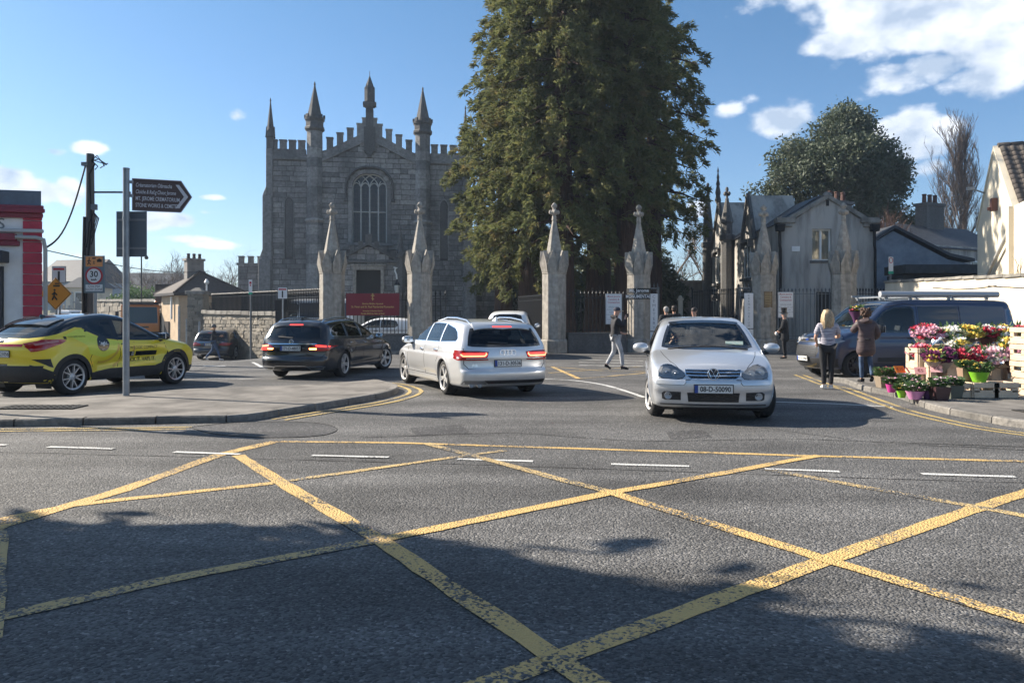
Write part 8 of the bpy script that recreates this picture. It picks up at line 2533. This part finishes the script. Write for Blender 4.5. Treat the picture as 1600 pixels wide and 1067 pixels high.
 # ------------------------------------------------------------------ flower stall
CRATE = M('cream_plastic_crate',(.60,.47,.34),.55,var=.14,scale=5)
STEM = M_leaf('flower_greenery',(.05,.11,.03),(.09,.16,.06),(.10,.14,.07),6,.3)
CELLO = M_glass('cellophane',(.92,.92,.93),.12,.10)
def bloom_mesh(n,seed,r):
 """rosette flowers: petals round a heart"""
 m = MB();rng = random.Random(seed)
 return m,rng
def bouquet(name,label,loc,tilt,cols,rad,h,wrap,seed=1,n=18,group=None,az=0,fr=.048):
 root = thing(name,label,'bouquet',loc,0,group);root.rotation_euler = (az,tilt,0)
 rng = random.Random(seed)
 m = MB();k = 14;vs = []
 for (rr,z) in ((.03,0),(rad * .55,h * .42),(rad * 1.15,h * .80)):
  for i in range(k):
   a = 2 * pi * i / k;q = rr * rng.uniform(.92,1.08);zz = z + (rng.uniform(-.05,.07) * h if z > h * .8 else 0)
   vs.append((q * cos(a),q * sin(a),zz))
 m.add(vs,[(j * k + i,j * k + (i + 1) % k,(j + 1) * k + (i + 1) % k,(j + 1) * k + i) for j in (0,1) for i in range(k)]);m.build('wrapping',wrap,root,smooth=30)
 g = np.random.default_rng(seed);C = np.zeros((90,3));u = g.uniform(.2,1,90);a = g.uniform(0,2 * pi,90);q = rad * np.sqrt(g.uniform(0,1,90))
 C[:,0] = q * u * np.cos(a);C[:,1] = q * u * np.sin(a);C[:,2] = h * .35 + h * .62 * u
 V,Fq = sprays(g,C,np.stack([np.cos(a) * .6,np.sin(a) * .6,np.ones(90)],1),.11,.04,.2);np_mesh('greenery',V,Fq,STEM,root)
 fm = MB()
 for i in range(n):
  a = i * 2.4;q = rad * 1.02 * sqrt((i + .5) / n);z = h * (1.03 - .22 * (q / rad) ** 2) + rng.uniform(-.03,.03);c = (q * cos(a),q * sin(a),z)
  mi = rng.randrange(len(cols));f = fr * rng.uniform(.75,1.25)
  for p in range(7):
   b = p * 2 * pi / 7 + i;e = (c[0] + f * cos(b),c[1] + f * sin(b),c[2] + f * .25);w = f * .42
   fm.add([c,(e[0] - w * sin(b),e[1] + w * cos(b),e[2] - f * .1),(e[0] + f * .3 * cos(b),e[1] + f * .3 * sin(b),e[2] + f * .2),(e[0] + w * sin(b),e[1] - w * cos(b),e[2] - f * .1)],[(3,2,1,0)],mi)
  fm.ball((c[0],c[1],c[2] + f * .25),f * .5,6,4,mi)
 fm.build('flowers',[M('petal_%d_%d_%d' % tuple(int(x * 100) for x in c_),c_,.6,var=.25,scale=40) for c_ in cols],root)
 return root
def crate(label,loc,rz,w,d,h,group,openings=1):
 root = thing('crate',label,'crate',loc,rz,group)
 m = MB();t = .028
 m.box((0,0,.03),(w * .92,d * .92,.05));m.build('base',CRATE,root)
 for k in range(4):
  L = (w,d)[k % 2];D = (d,w)[k % 2];a = k * pi / 2;Mx = Matrix.Rotation(a,4,'Z')
  b = MB();y = -D / 2
  b.box((0,y,.07),(L * .96,t,.13),M=Mx);b.box((0,y,h - .05),(L,t * 1.6,.09),M=Mx)
  for s in (-1,1):b.box((s * (L / 2 - .06),y,h * .5),(.10,t,h - .2),M=Mx)
  if openings > 1:b.box((0,y,h * .5),(.07,t,h - .2),M=Mx)
  b.box((0,y + .012,h * .30),(L * .8,t * .5,h * .22),M=Mx)
  b.build('side_panel',CRATE,root,bevel=.006,seg=1)
 return root
def stall():
 gp = 'cream plastic crates of the flower stall'
 def at(p,d,z=.1):return Vector(((p - 800) / F * d,d,z))
 bg = 'bouquets in the crates of the flower stall'
 WR = [M('clear_wrap',(.62,.60,.58),.25,trans=.6),M('brown_wrap',(.16,.07,.06),.5),M('burgundy_wrap',(.14,.04,.05),.5),CELLO,M('grey_wrap',(.3,.3,.29),.5)]
 pink,red,yel,wht,plum,lil = (.74,.38,.46),(.50,.03,.06),(.76,.55,.10),(.75,.73,.66),(.16,.02,.09),(.62,.36,.55)
 # back row, raised on a second tier
 back = [(1446,15.9),(1482,15.9),(1516,15.9),(1550,15.9),(1583,15.9)]
 nm = ('left end','second','middle','fourth','right end')
 for i,(p,d) in enumerate(back):
  crate('upturned cream crate under the back row of the stall, %s of five' % nm[i],at(p,d),.05,.44,.44,.42,gp)
  crate('cream crate holding tall bouquets in the back row, %s of five' % nm[i],at(p,d,.52),.03,.43,.43,.42,gp)
 bl = [('large pink and red bouquet in clear film at the left end of the stall',1445,[pink,red,pink],3,.26),('white and pale yellow bouquet beside the big pink one',1482,[wht,(.7,.62,.3)],0,.2),('bright yellow bouquet in the middle of the back row',1512,[yel],0,.2),('red and white bouquet right of the yellow flowers',1538,[red,wht],2,.18),('mixed red, white and yellow bouquet rising highest in the back row',1562,[red,wht,yel],1,.2),('dark wrapped bouquet with few red flowers at the right end',1588,[red,plum],1,.17)]
 for i,(lab,p,cols,w,r) in enumerate(bl):bouquet('bouquet',lab,at(p,15.75,.80),-.12,cols,r * 1.12,.50,WR[w],10 + i,40,bg,.42,.055)
 front = [(1462,14.9),(1496,14.9),(1530,14.9),(1562,14.9)]
 for i,(p,d) in enumerate(front):
  crate('cream crate in the front row of the stall, %s' % ('behind the pink price cards','behind the small yellow narcissi','behind the green planter','at the right by the pink roses')[i],at(p,d),-.04,.43,.43,.54,gp,1)
 fl = [('yellow and plum bouquet at the left of the front row',1456,[yel,plum,yel],0,.15),('dark plum bouquet leaning left',1476,[plum],4,.15),('narrow red bouquet in dark burgundy paper',1500,[red],2,.12),('red and white carnations in clear film',1522,[red,wht,red],3,.15),('pale pink roses with white gypsophila',1548,[(.78,.48,.52),(.8,.5,.55),wht],3,.2),('pink roses in brown paper at the right end of front row',1578,[(.74,.34,.44)],1,.15)]
 for i,(lab,p,cols,w,r) in enumerate(fl):bouquet('bouquet',lab,at(p,14.8,.44),-.22,cols,r * 1.15,.46,WR[w],30 + i,34,bg,.5,.055)
 for i,(lab,p,z,cols,w,r) in enumerate((('crimson and pink bouquet tucked low at the far left of the stall',1436,.74,[red,pink],0,.17),('cream chrysanthemums between the pink and yellow bouquets',1496,.86,[wht,yel],0,.16),('deep red roses squeezed behind the carnations',1528,.70,[red],2,.15),('yellow and white freesias at the upper right of the stall',1574,.86,[yel,wht],0,.16),('lilac asters over the pale pink roses',1556,.70,[lil,plum],4,.16),('orange and yellow tulips leaning over the green planter',1512,.62,[(.75,.2,.03),yel],3,.15))):bouquet('bouquet',lab,at(p,15.3,z - .3),-.15,cols,r * 1.15,.5,WR[w],80 + i,34,bg,.35,.055)
 low = [(1502,13.75,.3,.26),(1530,13.7,.44,.27),(1560,13.7,.42,.27)]
 for i,(p,d,w,h) in enumerate(low):crate('low cream crate at the front of the stall, %s' % ('narrow one behind the square planter','under the green planter','with a square hole in its side')[i],at(p,d),0,w,.4,h,gp,1)
 for i in range(4):crate('cream crate in empty stack at far right, %s' % ('bottom one','second from the bottom','third from the bottom','topmost')[i],at(1609,14.1,.1 + i * .3),.02,.42,.42,.3,gp,1)
 for i in range(2):crate('cream crate in the stack behind the price cards, %s one' % ('lower','upper')[i],at(1437,15.1,.1 + i * .4),.1,.30,.4,.4,gp)
 # pots and planters
 def pot(label,p,d,kind,col,cols,r,h,seed,z=.1):
  o = at(p,d,z);root = thing('flower_pot',label,'flower pot',o,0,'potted plants along the kerb')
  m = MB()
  if kind == 'square':m.box((0,0,h / 2),(r * 1.5,r * 1.5,h),top=(r * 2,r * 2))
  else:m.lathe([(r * .6,0),(r * .65,.01),(r,h),(r * 1.05,h + .012),(r * .95,h),(r * .9,h - .03)],16)
  m.build('pot',M('pot_%s' % label.split()[0],col,.45,var=.1,scale=8),root,smooth=40)
  g = np.random.default_rng(seed);n = 150;a = g.uniform(0,2 * pi,n);q = r * 1.25 * np.sqrt(g.uniform(0,1,n));u = g.uniform(0,1,n)
  C = np.stack([q * np.cos(a) * .8,q * np.sin(a) * .8,h + u * r * .9],1);V,Fq = sprays(g,C,np.stack([np.cos(a),np.sin(a),np.ones(n) * .9],1),.09,.05,.4);np_mesh('greenery',V,Fq,STEM,root)
  fm = MB();rng = random.Random(seed)
  for i in range(22):
   aa = i * 2.4;qq = r * 1.3 * sqrt((i + .5) / 22);c = Vector((qq * cos(aa),qq * sin(aa),h + r * 1.1 - .5 * qq + rng.uniform(-.02,.05)));mi = rng.randrange(len(cols));f = .028 * rng.uniform(.8,1.3)
   for k in range(6):
    b = k * pi / 3 + i
    fm.add([c,c + Vector((f * cos(b - .5),f * sin(b - .5) - f * .2,f * .1)),c + Vector((f * 1.3 * cos(b),f * 1.3 * sin(b) - f * .2,f * .3)),c + Vector((f * cos(b + .5),f * sin(b + .5) - f * .2,f * .1))],[(0,1,2,3)],mi)
   fm.ball(c + Vector((0,-.3 * f,.3 * f)),f * .4,6,4,mi)
  fm.build('flowers',[M('petal_%d_%d_%d' % tuple(int(x * 100) for x in c_),c_,.6,var=.25,scale=40) for c_ in cols],root)
 lime = (.22,.55,.03)
 pot('lime green pot of purple pansies at the kerb',1409,13.6,'round',lime,[plum,(.35,.08,.3),yel],.085,.12,60)
 pot('pink bowl of mixed daisies and pansies',1430,13.35,'round',(.62,.26,.48),[wht,pink,(.78,.65,.68)],.15,.13,61)
 pot('purple pot of yellow pansies between bowl and planter',1449,13.4,'round',(.14,.05,.16),[yel,wht],.085,.13,62)
 pot('dark square planter of pale pink daisies',1468,13.2,'square',(.06,.028,.03),[(.72,.5,.58),(.78,.62,.66)],.13,.22,63)
 pot('grey-green planter of pink heather beside the square one',1490,13.5,'square',(.10,.11,.09),[(.66,.42,.48)],.12,.22,64)
 pot('green oval planter of purple and yellow pansies raised on a crate',1530,13.6,'round',lime,[plum,yel,plum],.16,.16,65,.37)
 pot('brown pot of yellow narcissi on the low crate',1508,13.8,'square',(.3,.2,.14),[yel,(.8,.62,.1)],.10,.24,66,.36)
 pot('magenta pot of pink primulas under the price cards',1393,14.6,'round',(.55,.05,.28),[lil,pink],.1,.14,67)
 pot('basket of lilac and white primroses behind the kerb pots',1420,14.4,'round',(.3,.22,.15),[lil,(.76,.6,.7),wht],.16,.16,68)
 pot('wooden tub of small red cyclamen nearest the woman in brown',1382,15.6,'square',(.25,.2,.15),[(.4,.05,.08),(.3,.1,.1)],.15,.22,69)
 for (lab,p,py,d,col,rz) in (('orange handwritten price card above the pots',1406,577,14.9,(.85,.25,.03),.5),('narrow pink price card edge-on beside the orange one',1419,579,14.8,(.8,.22,.25),1.3),('pink price card pinned on the crate stack',1438,579,14.7,(.85,.42,.40),.1),('small pale pink card on the front crate',1463,576,14.6,(.85,.5,.5),0)):
  o = AT(p,py,d);root = thing('price_card',lab,'price card',o,rz - .3,'price cards of the flower stall')
  m = MB();m.box((0,0,0),(.20,.006,.15));m.build('card',M('card_' + lab.split()[0],col,.7),root,rot=(-.6,0,0));m = MB();m.tube([(0,0,-.05),(0,0,-o.z + .12)],.006,5);m.build('stick',TWIG,root)
  text('lettering','€10' if 'orange' in lab else '€5',.09,M('card_ink',(.25,.03,.03),.8),root,(0,-.006,0),(pi / 2 - .6,0,0))
stall();people()
# ------------------------------------------------------------------ signs and poles
POLE = M('grey_pole',(.27,.29,.31),.45,.5,var=.15,scale=6)
SIGN_BACK = M('sign_back_grey',(.13,.16,.19),.5,.4)
BROWN = M('brown_sign',(.085,.055,.05),.45);SIGNWHITE = M('sign_white',(.70,.71,.72),.45);SIGNBLACK = M('sign_black',(.015,.015,.017),.5);SIGNRED = M('sign_red',(.45,.02,.03),.45);ORANGE = M('sign_orange',(.75,.30,.03),.5)
UPR = (pi / 2,0,0)
def post(root,h,r=.045,mat=POLE,z=0,name='pole'):
 m = MB();m.tube([(0,0,z),(0,0,h)],r,12);m.lathe([(r * 1.06,h - .01),(r * 1.06,h + .02),(0,h + .03)],12);return m.build(name,mat,root,smooth=50)
def panel(root,name,w,h,loc,mat,rz=0,t=.012,bev=.02):
 m = MB();m.box((0,0,0),(w,t,h));return m.build(name,mat,root,bevel=bev,seg=2,loc=loc,rot=(0,0,rz))
def lines(root,rows,x,z,step,mat,y=-.012,align='CENTER',parent=None,**kw):
 for i,(t,s) in enumerate(rows):text('lettering',t,s,mat,parent or root,(x,y,z - i * step),UPR,align=align,**kw)
 # direction sign
o = Vector((-6.77,13.97,.1))
ds = thing('direction_sign','brown arrow-shaped crematorium direction sign on a grey pole at the kerb','sign',o)
post(ds,3.97,.055)
rz = radians(20);w,h = .97,.56;z0 = 3.53
sg = empty_part('sign_blade',ds,(.0,0,z0),(0,0,rz))
out = [(.10,-h / 2),(w - .08,-h / 2),(w + .10,0),(w - .08,h / 2),(.10,h / 2)]
m = MB();m.extrude([(a,-.02,b) for a,b in out],(0,.04,0));m.build('panel',BROWN,sg,bevel=.012)
m = MB();
for a,b in zip(out,out[1:] + out[:1]):m.tube([(a[0],-.022,a[1]),(b[0],-.022,b[1])],.008,5)
m.build('border',M('sign_border',(.35,.36,.40),.5),sg)
m = MB();m.extrude([(w - .17,-.024,h * .37),(w - .11,-.024,h * .37),(w + .04,-.024,0),(w - .11,-.024,-h * .37),(w - .17,-.024,-h * .37),(w - .03,-.024,0)],(0,.004,0));m.build('chevron',M('sign_text_grey',(.55,.56,.60),.5),sg)
tx = M('sign_text_grey',(.55,.56,.60),.5)
for i,(t,sh) in enumerate((('Créamatoriam Oibreacha',.25),('Cloiche & Reil.g Chnoc Jerome',.25),('MT. JEROME CREMATORIUM,',0),('STONE WORKS & CEMETERY',0))):
 text('lettering',t,.098,tx,sg,(.15,-.0235,.17 - i * .118),UPR,align='LEFT',shear=sh,sx=.58 if i != 1 else .53,bold=.0012)
m = MB()
for zz in (.22,-.02):m.box((.05,0,zz),(.14,.05,.05))
m.build('bracket',POLE,sg)
panel(ds,'back_plate',.54,.80,(.06,.075,2.84),SIGN_BACK,0,.01,.03)
m = MB();m.box((.06,.066,3.09),(.5,.012,.035));m.box((.06,.066,2.59),(.5,.012,.035));m.tube([(0,0,3.09),(0,0,3.13)],.062,12);m.build('clamp',POLE,ds)
# traffic light just at the left edge
tl = thing('traffic_light','dark traffic light head at the left edge of the photo','traffic light',(-8.12,11.62,.1))
post(tl,3.2,.055)
hd = empty_part('signal_head',tl,(.17,0,2.86),(0,0,radians(160)))
m = MB();m.box((0,0,0),(.26,.16,.86));m.build('housing',BLACKPL,hd,bevel=.03)
for i in range(3):
 m = MB();m.lathe([(.11,0),(.115,-.2)],14,(0,-.08,.28 - .28 * i),axis='y');m.build('visor',BLACKPL,hd,smooth=60)
 m = MB();m.lathe([(.1,-.085),(0,-.1)],14,(0,0,.28 - .28 * i),axis='y');m.build('lens',M('signal_lens_%d' % i,((.25,.01,.01),(.25,.12,.01),(.01,.16,.05))[i],.2),hd)
 # utility pole with cables
d = 26.0;x = gx(141,d)
up = thing('utility_pole','tall wooden utility pole wrapped with looping black cables','utility pole',(x,d,ground_z(x,d)))
H = CAM_H + (HORIZON - 238) / F * d
PW = M('pole_timber',(.10,.095,.09),.9,var=.35,scale=3,stretch=(4,4,.4))
m = MB();m.tube([(0,0,-.2),(0,0,H * .5),(0,0,H)],[.165,.145,.115],12);m.build('pole',PW,up,smooth=60)
m = MB();m.tube([(-.17,-.08,0),(-.16,-.1,3),(-.13,-.08,H * .7)],.06,6);m.tube([(-.05,-.17,H * .25),(.02,-.18,H * .5),(.12,-.14,H * .66),(.05,-.15,H * .9),(.2,-.1,H - .35)],.025,5)
for i in range(5):
 a = i * 1.1;m.tube([(.1,-.1,H - .25),(.25 + .1 * cos(a),-.15,H - .2 + .14 * sin(a)),(.45 + .12 * cos(a * 2),-.1 + .1 * sin(a),H - .35 + .1 * sin(a)),(.55 * cos(a * .3),.05,H - .3 - .05 * i)],.018,5)
for i in range(3):m.tube([(.12,-.16,4.3 - i * .2),(.26 + .05 * i,-.16,4.75),(.2,-.16,4.95),(.05,-.17,4.6),(-.02,-.18,3.8)],.02,5)
m.build('cable_loop',PIPE,up,smooth=60)
m = MB();m.box((.7,0,H - 1.25),(1.15,.05,.06));m.box((1.2,0,H - 1.3),(.2,.12,.14));m.box((.18,-.1,H - 1.75),(.16,.14,.18));m.box((-.12,-.1,H - .35),(.2,.1,.12));m.build('bracket',grey_metal,up)
m = MB();a,b = Vector((x - .1,d - .1,H - .45)),Vector((gx(70,22.6),22.6,CAM_H + (HORIZON - 388) / F * 22.6))
m.tube([a.lerp(b,t) - Vector((0,0,.62 * sin(pi * t))) for t in np.linspace(0,1,14)],.028,6)
o = m.build('overhead_cable',PIPE,smooth=60);tag(o,'thick black cable sagging from the utility pole to the corner shop','cable')
m = MB();a,b = b + Vector((0,0,-.05)),Vector((-19,50,4.4));m.tube([a.lerp(b,t) - Vector((0,0,.3 * sin(pi * t))) for t in np.linspace(0,1,10)],.015,4)
o = m.build('overhead_cable',PIPE);tag(o,'thin wire running from the shop towards the bungalow','cable')
# 30 zone sign
def small_sign(label,p,d,py_top,name='road_sign',cat='sign',r=.04):
 x = gx(p,d);z = ground_z(x,d);root = thing(name,label,cat,(x,d,z));return root,lambda py:CAM_H + (HORIZON - py) / F * d - z
d = 23.5
s,Z = small_sign('grey slow-zone sign with 30 roundel and orange pictogram panel',149,d,400)
post(s,Z(402),.045);p = panel(s,'backboard',.62,Z(400) - Z(458),(0,-.06,(Z(400) + Z(458)) / 2),M('sign_grey_blue',(.14,.19,.22),.5))
panel(s,'pictogram_panel',.50,.30,(0,-.071,Z(409)),M('pale_orange',(.72,.30,.10),.5))
m = MB()
def man(m,cx,cz,k,y):
 m.ball((cx,y,cz + .1 * k),(.022 * k,.006,.022 * k),8,5)
 for a,b in (((0,.07),(-.01,-.02)),((-.01,-.02),(.05,-.1)),((-.01,-.02),(-.05,-.1)),((0,.05),(.05,0)),((0,.05),(-.05,.01))):m.tube([(cx + a[0] * k,y,cz + a[1] * k),(cx + b[0] * k,y,cz + b[1] * k)],.014 * k,5)
man(m,-.14,Z(409),.95,-.08);man(m,.0,Z(410.5),.5,-.08);m.box((.16,-.08,Z(408)),(.14,.004,.07));m.extrude([(.07,-.082,Z(407)),(.25,-.082,Z(407)),(.16,-.082,Z(404))],(0,.004,0));m.box((0,-.08,Z(404)),(.1,.004,.04));m.build('pictogram',SIGNBLACK,s)
m = MB();m.lathe([(.0,-.08),(.255,-.08),(.255,-.065)][::-1],28,(0,0,Z(431)),axis='y');m.build('red_ring',SIGNRED,s)
m = MB();m.lathe([(0,-.084),(.205,-.084),(.205,-.08)][::-1],28,(0,0,Z(431)),axis='y');m.build('roundel',SIGNWHITE,s)
lines(s,[('30',.25),('km/h',.08)],0,Z(429),.155,SIGNBLACK,-.088,bold=.004)
panel(s,'zone_plate',.50,.2,(0,-.071,Z(450)),SIGNWHITE);lines(s,[('Crios Mall',.085),('SLOW ZONE',.085)],0,Z(447.5),.09,SIGNBLACK,-.08)
# diamond and dead-end signs
d = 24.5
s,Z = small_sign('orange diamond sign with running figure in front of the cemetery',88,d,440)
post(s,Z(440),.035);m = MB();q = .50;m.extrude([(q,-.05,Z(459)),(0,-.05,Z(459) + q),(-q,-.05,Z(459)),(0,-.05,Z(459) - q)][::-1],(0,.012,0));m.build('diamond',ORANGE,s,bevel=.02)
m = MB();qq = q - .03;e = [(qq,-.055,Z(459)),(0,-.055,Z(459) + qq),(-qq,-.055,Z(459)),(0,-.055,Z(459) - qq)]
for a,b in zip(e,e[1:] + e[:1]):m.tube([a,b],.007,4)
man(m,-.02,Z(461),1.5,-.06);m.box((.04,-.06,Z(459) + .24),(.2,.004,.05));m.box((.06,-.06,Z(459) + .31),(.14,.004,.035));m.build('pictogram',SIGNBLACK,s)
def dead_end(label,p,d,py0,py1):
 s,Z = small_sign(label,p,d,py0);zt,zb = Z(py0),Z(py1);h = zt - zb;post(s,zt - .02,.032)
 panel(s,'plate',h * .85,h,(0,-.045,(zt + zb) / 2),SIGNBLACK);panel(s,'face',h * .80,h * .95,(0,-.052,(zt + zb) / 2),SIGNWHITE)
 m = MB();m.box((0,-.062,zt - h * .18),(h * .66,.006,h * .12));m.build('red_bar',SIGNRED,s);m = MB();m.box((0,-.062,zt - h * .6),(h * .12,.006,h * .58));m.build('black_bar',SIGNBLACK,s)
dead_end('white dead-end sign with red bar above the orange diamond',93.5,26,416,442)
dead_end('white dead-end sign with red bar on a thin pole beside the stone wall',442,33,449,467)
# narrow bus or parking pole plates
s,Z = small_sign('thin pole with narrow white and green plate by the stone wall',392,35,438)
post(s,Z(438),.045,grey_metal);panel(s,'plate',.16,Z(438) - Z(460),(0,-.055,Z(448)),SIGNWHITE,bev=.01);panel(s,'green_plate',.17,.10,(0,-.056,Z(458.5)),M('sign_green',(.01,.35,.22),.5),bev=.01)
m = MB();m.box((0,-.064,Z(442)),(.09,.004,.1));m.box((0,-.064,Z(446)),(.06,.004,.06));m.build('symbol',SIGNRED,s)
s,Z = small_sign('thin pole with restricted-parking plate beyond the last gate pillar',1391,34,402)
post(s,Z(402),.05,grey_metal);panel(s,'plate',.2,.62,(0,-.06,Z(413)),SIGNWHITE,bev=.01);panel(s,'green_plate',.22,.12,(0,-.061,Z(426)),M('sign_green',(.01,.35,.22),.5),bev=.01)
m = MB();m.tube([(.075 * cos(a),-.068,Z(407) + .11 * sin(a)) for a in np.linspace(0,2 * pi,19)],.014,5,caps=False);m.build('symbol',SIGNRED,s)
# lamp standards in the distance
for (p,d,py,lab) in ((221,60,402,'black swan-neck lamp standard behind the cemetery wall'),(323,48,440,'short white-topped lamp post in front of the bungalow roof')):
 x = gx(p,d);h = CAM_H + (HORIZON - py) / F * d;s = thing('lamp_post',lab,'lamp post',(x,d,0));post(s,h,.05,black_metal if d > 50 else PVC)
 m = MB();m.tube([(0,0,h),(.1,0,h + .3),(.3,0,h + .35),(.38,0,h + .15)] if d > 50 else [(0,0,h),(0,0,h + .1)],.03,6);m.lathe([(.05,0),(.16,-.2),(.1,-.3),(0,-.32)],10,(.38 if d > 50 else 0,0,h + .15));m.build('lantern',black_metal if d > 50 else PVC,s,smooth=50)
 # church board
d = 33.2;MAROON = M('maroon_board',(.19,.014,.026),.5);GOLD = M('gold_lettering',(.55,.38,.12),.5)
a,b = AT(541,458.5,d),AT(624,493,d)
s = thing('church_board','dark red board with gold cross and lettering hung on the railing','sign',((a.x + b.x) / 2,d,(a.z + b.z) / 2))
w,h = b.x - a.x,a.z - b.z;panel(s,'board',w,h,(0,0,0),MAROON,0,.05,.01)
m = MB();m.box((0,-.03,h * .34),(.035,.008,.3));m.box((0,-.03,h * .40),(.15,.008,.035));m.box((0,-.03,h * .455),(.08,.008,.02));m.tube([(-.06,-.03,h * .28),(.06,-.03,h * .24)],.012,4);m.build('cross',GOLD,s)
for t,z,sz in (('Biserica Sfinţilor Apostoli',.03,.085),('St. Peter and St. Paul Patriarchal Romanian',-.1,.12),('Romanian Orthodox Church',-.27,.07),('Parohia Sfinţii Ap. Petru şi Pavel',-.38,.075)):text('lettering',t,sz,GOLD,s,(0,-.028,z),UPR,bold=.0025,sx=.86 if sz > .1 else 1)
for sx_ in (-1,1):m = MB();m.box((sx_ * w * .45,.06,0),(.04,.08,h));m.build('fixing',black_metal,s)
# noticeboards on the railings
def notice(label,p0,p1,y0,y1,d):
 a,b = AT(p0,y0,d),AT(p1,y1,d);w,h = b.x - a.x,a.z - b.z;s = thing('noticeboard',label,'noticeboard',((a.x + b.x) / 2,d,(a.z + b.z) / 2),0,'white cemetery noticeboards')
 panel(s,'frame',w,h,(0,.01,0),M('board_frame',(.33,.34,.36),.5),0,.03);panel(s,'face',w - .06,h - .06,(0,-.009,0),SIGNWHITE,0,.008,.005)
 rt = M('faded_red_ink',(.45,.16,.18),.6);gt = M('grey_ink',(.22,.23,.26),.6)
 for i,t in enumerate(('Mount Jerome','Cemetery &','Crematorium')):text('lettering',t,.115,rt,s,(0,-.016,h * .41 - i * .125),UPR,sx=.8,bold=.002)
 for i,t in enumerate(('OPENING HOURS','Monday to Friday 8.30 - 16.00','Saturday 8.30 - 14.00','Sundays and Bank Holidays 10.00 - 14.00','No dogs allowed','Please take your litter home','Office hours 9.00 - 16.30','Enquiries at the lodge')):
  text('lettering',t,.062 if i else .075,gt,s,(0,-.016,h * .41 - .45 - i * .105),UPR,sx=.62 if len(t) > 30 else .78)
notice('white cemetery noticeboard left of the man in the cap',946,972,459,507,PXY[3][1] - .55)
notice('white cemetery noticeboard behind the top-hat man',1215,1240,456,497,PXY[4][1] - .3)
# gate name boards
for (t,p0,p1,y0,y1,lab) in (('CEMETERY',1016,1027.5,459,517,'tall white board reading CEMETERY on the gate'),('CREMATORIUM',1163,1177,458,513,'tall white board reading CREMATORIUM on the gate')):
 d = 33.9;a,b = AT(p0,y0,d),AT(p1,y1,d);w,h = b.x - a.x,a.z - b.z;s = thing('gate_sign',lab,'sign',((a.x + b.x) / 2,d,(a.z + b.z) / 2));panel(s,'board',w,h,(0,0,0),SIGNWHITE,0,.03,.01)
 st = h * .95 / len(t)
 for i,c_ in enumerate(t):text('lettering',c_,st * 1.02,M('grey_ink',(.22,.23,.26),.6),s,(0,-.018,h * .475 - st * (i + .5)),UPR)
 panel(s,'foot_panel',w,.5,(0,.0,-h / 2 - .29),SIGNWHITE,0,.03,.01)
 # plates on the fourth pillar, brass plate on the fifth
x,d = PXY[3];s = thing('pillar_plates','two black monumentals plates with white lettering strapped round the gate pillar','sign',(x,d,2.5),-.17)
for z,t in ((.12,'Mt. Jerome'),(-.13,'MONUMENTALS')):
 m = MB();m.lathe([(.51 / cos(pi / 8),z - .105),(.51 / cos(pi / 8),z + .105),(.46,z + .105),(.46,z - .105)],8,phase=pi / 8);m.build('plate',SIGNBLACK,s)
 text('lettering',t,.19,SIGNWHITE,s,(.02,-.516,z),UPR,sx=.80 if z < 0 else .95,bold=.004)
x,d = PXY[4];s = thing('brass_plate','weathered bronze name plate on the gate pillar by the crematorium sign','plaque',(x + .04,d - .49,2.25));panel(s,'plate',.36,.68,(0,0,0),M('bronze',(.16,.12,.07),.5,.5,var=.3),0,.03)
for i in range(5):m = MB();m.box((0,-.018,.22 - .1 * i),(.26,.006,.035));m.build('raised_line',M('bronze_light',(.24,.19,.11),.4,.6),s)
# cream post beyond the gate
d = 42;s = thing('gate_post','slim cream-painted post beyond the cemetery gate','post',(gx(1063,d),d,0));m = MB();m.box((0,0,1.2),(.22,.22,2.4));m.box((0,0,2.45),(.3,.3,.12));m.lathe([(.12,2.5),(.1,2.6),(0,2.68)],10);m.build('post',CREAM,s,bevel=.015)
# ------------------------------------------------------------------ thin haze volume, added to imitate part of the windscreen glare
hm = bpy.data.materials.new('glare_haze');hm.use_nodes = True;hn = hm.node_tree;hn.nodes.clear()
hv = hn.nodes.new('ShaderNodeVolumePrincipled');hv.inputs['Color'].default_value = (.66,.80,1.0,1);hv.inputs['Density'].default_value = .0005;hv.inputs['Anisotropy'].default_value = .2
hn.links.new(hv.outputs[0],hn.nodes.new('ShaderNodeOutputMaterial').inputs['Volume'])
tag(MB().box((0,600,13.4),(3200,2600,30.2)).build('glare_haze',hm),kind='stuff')
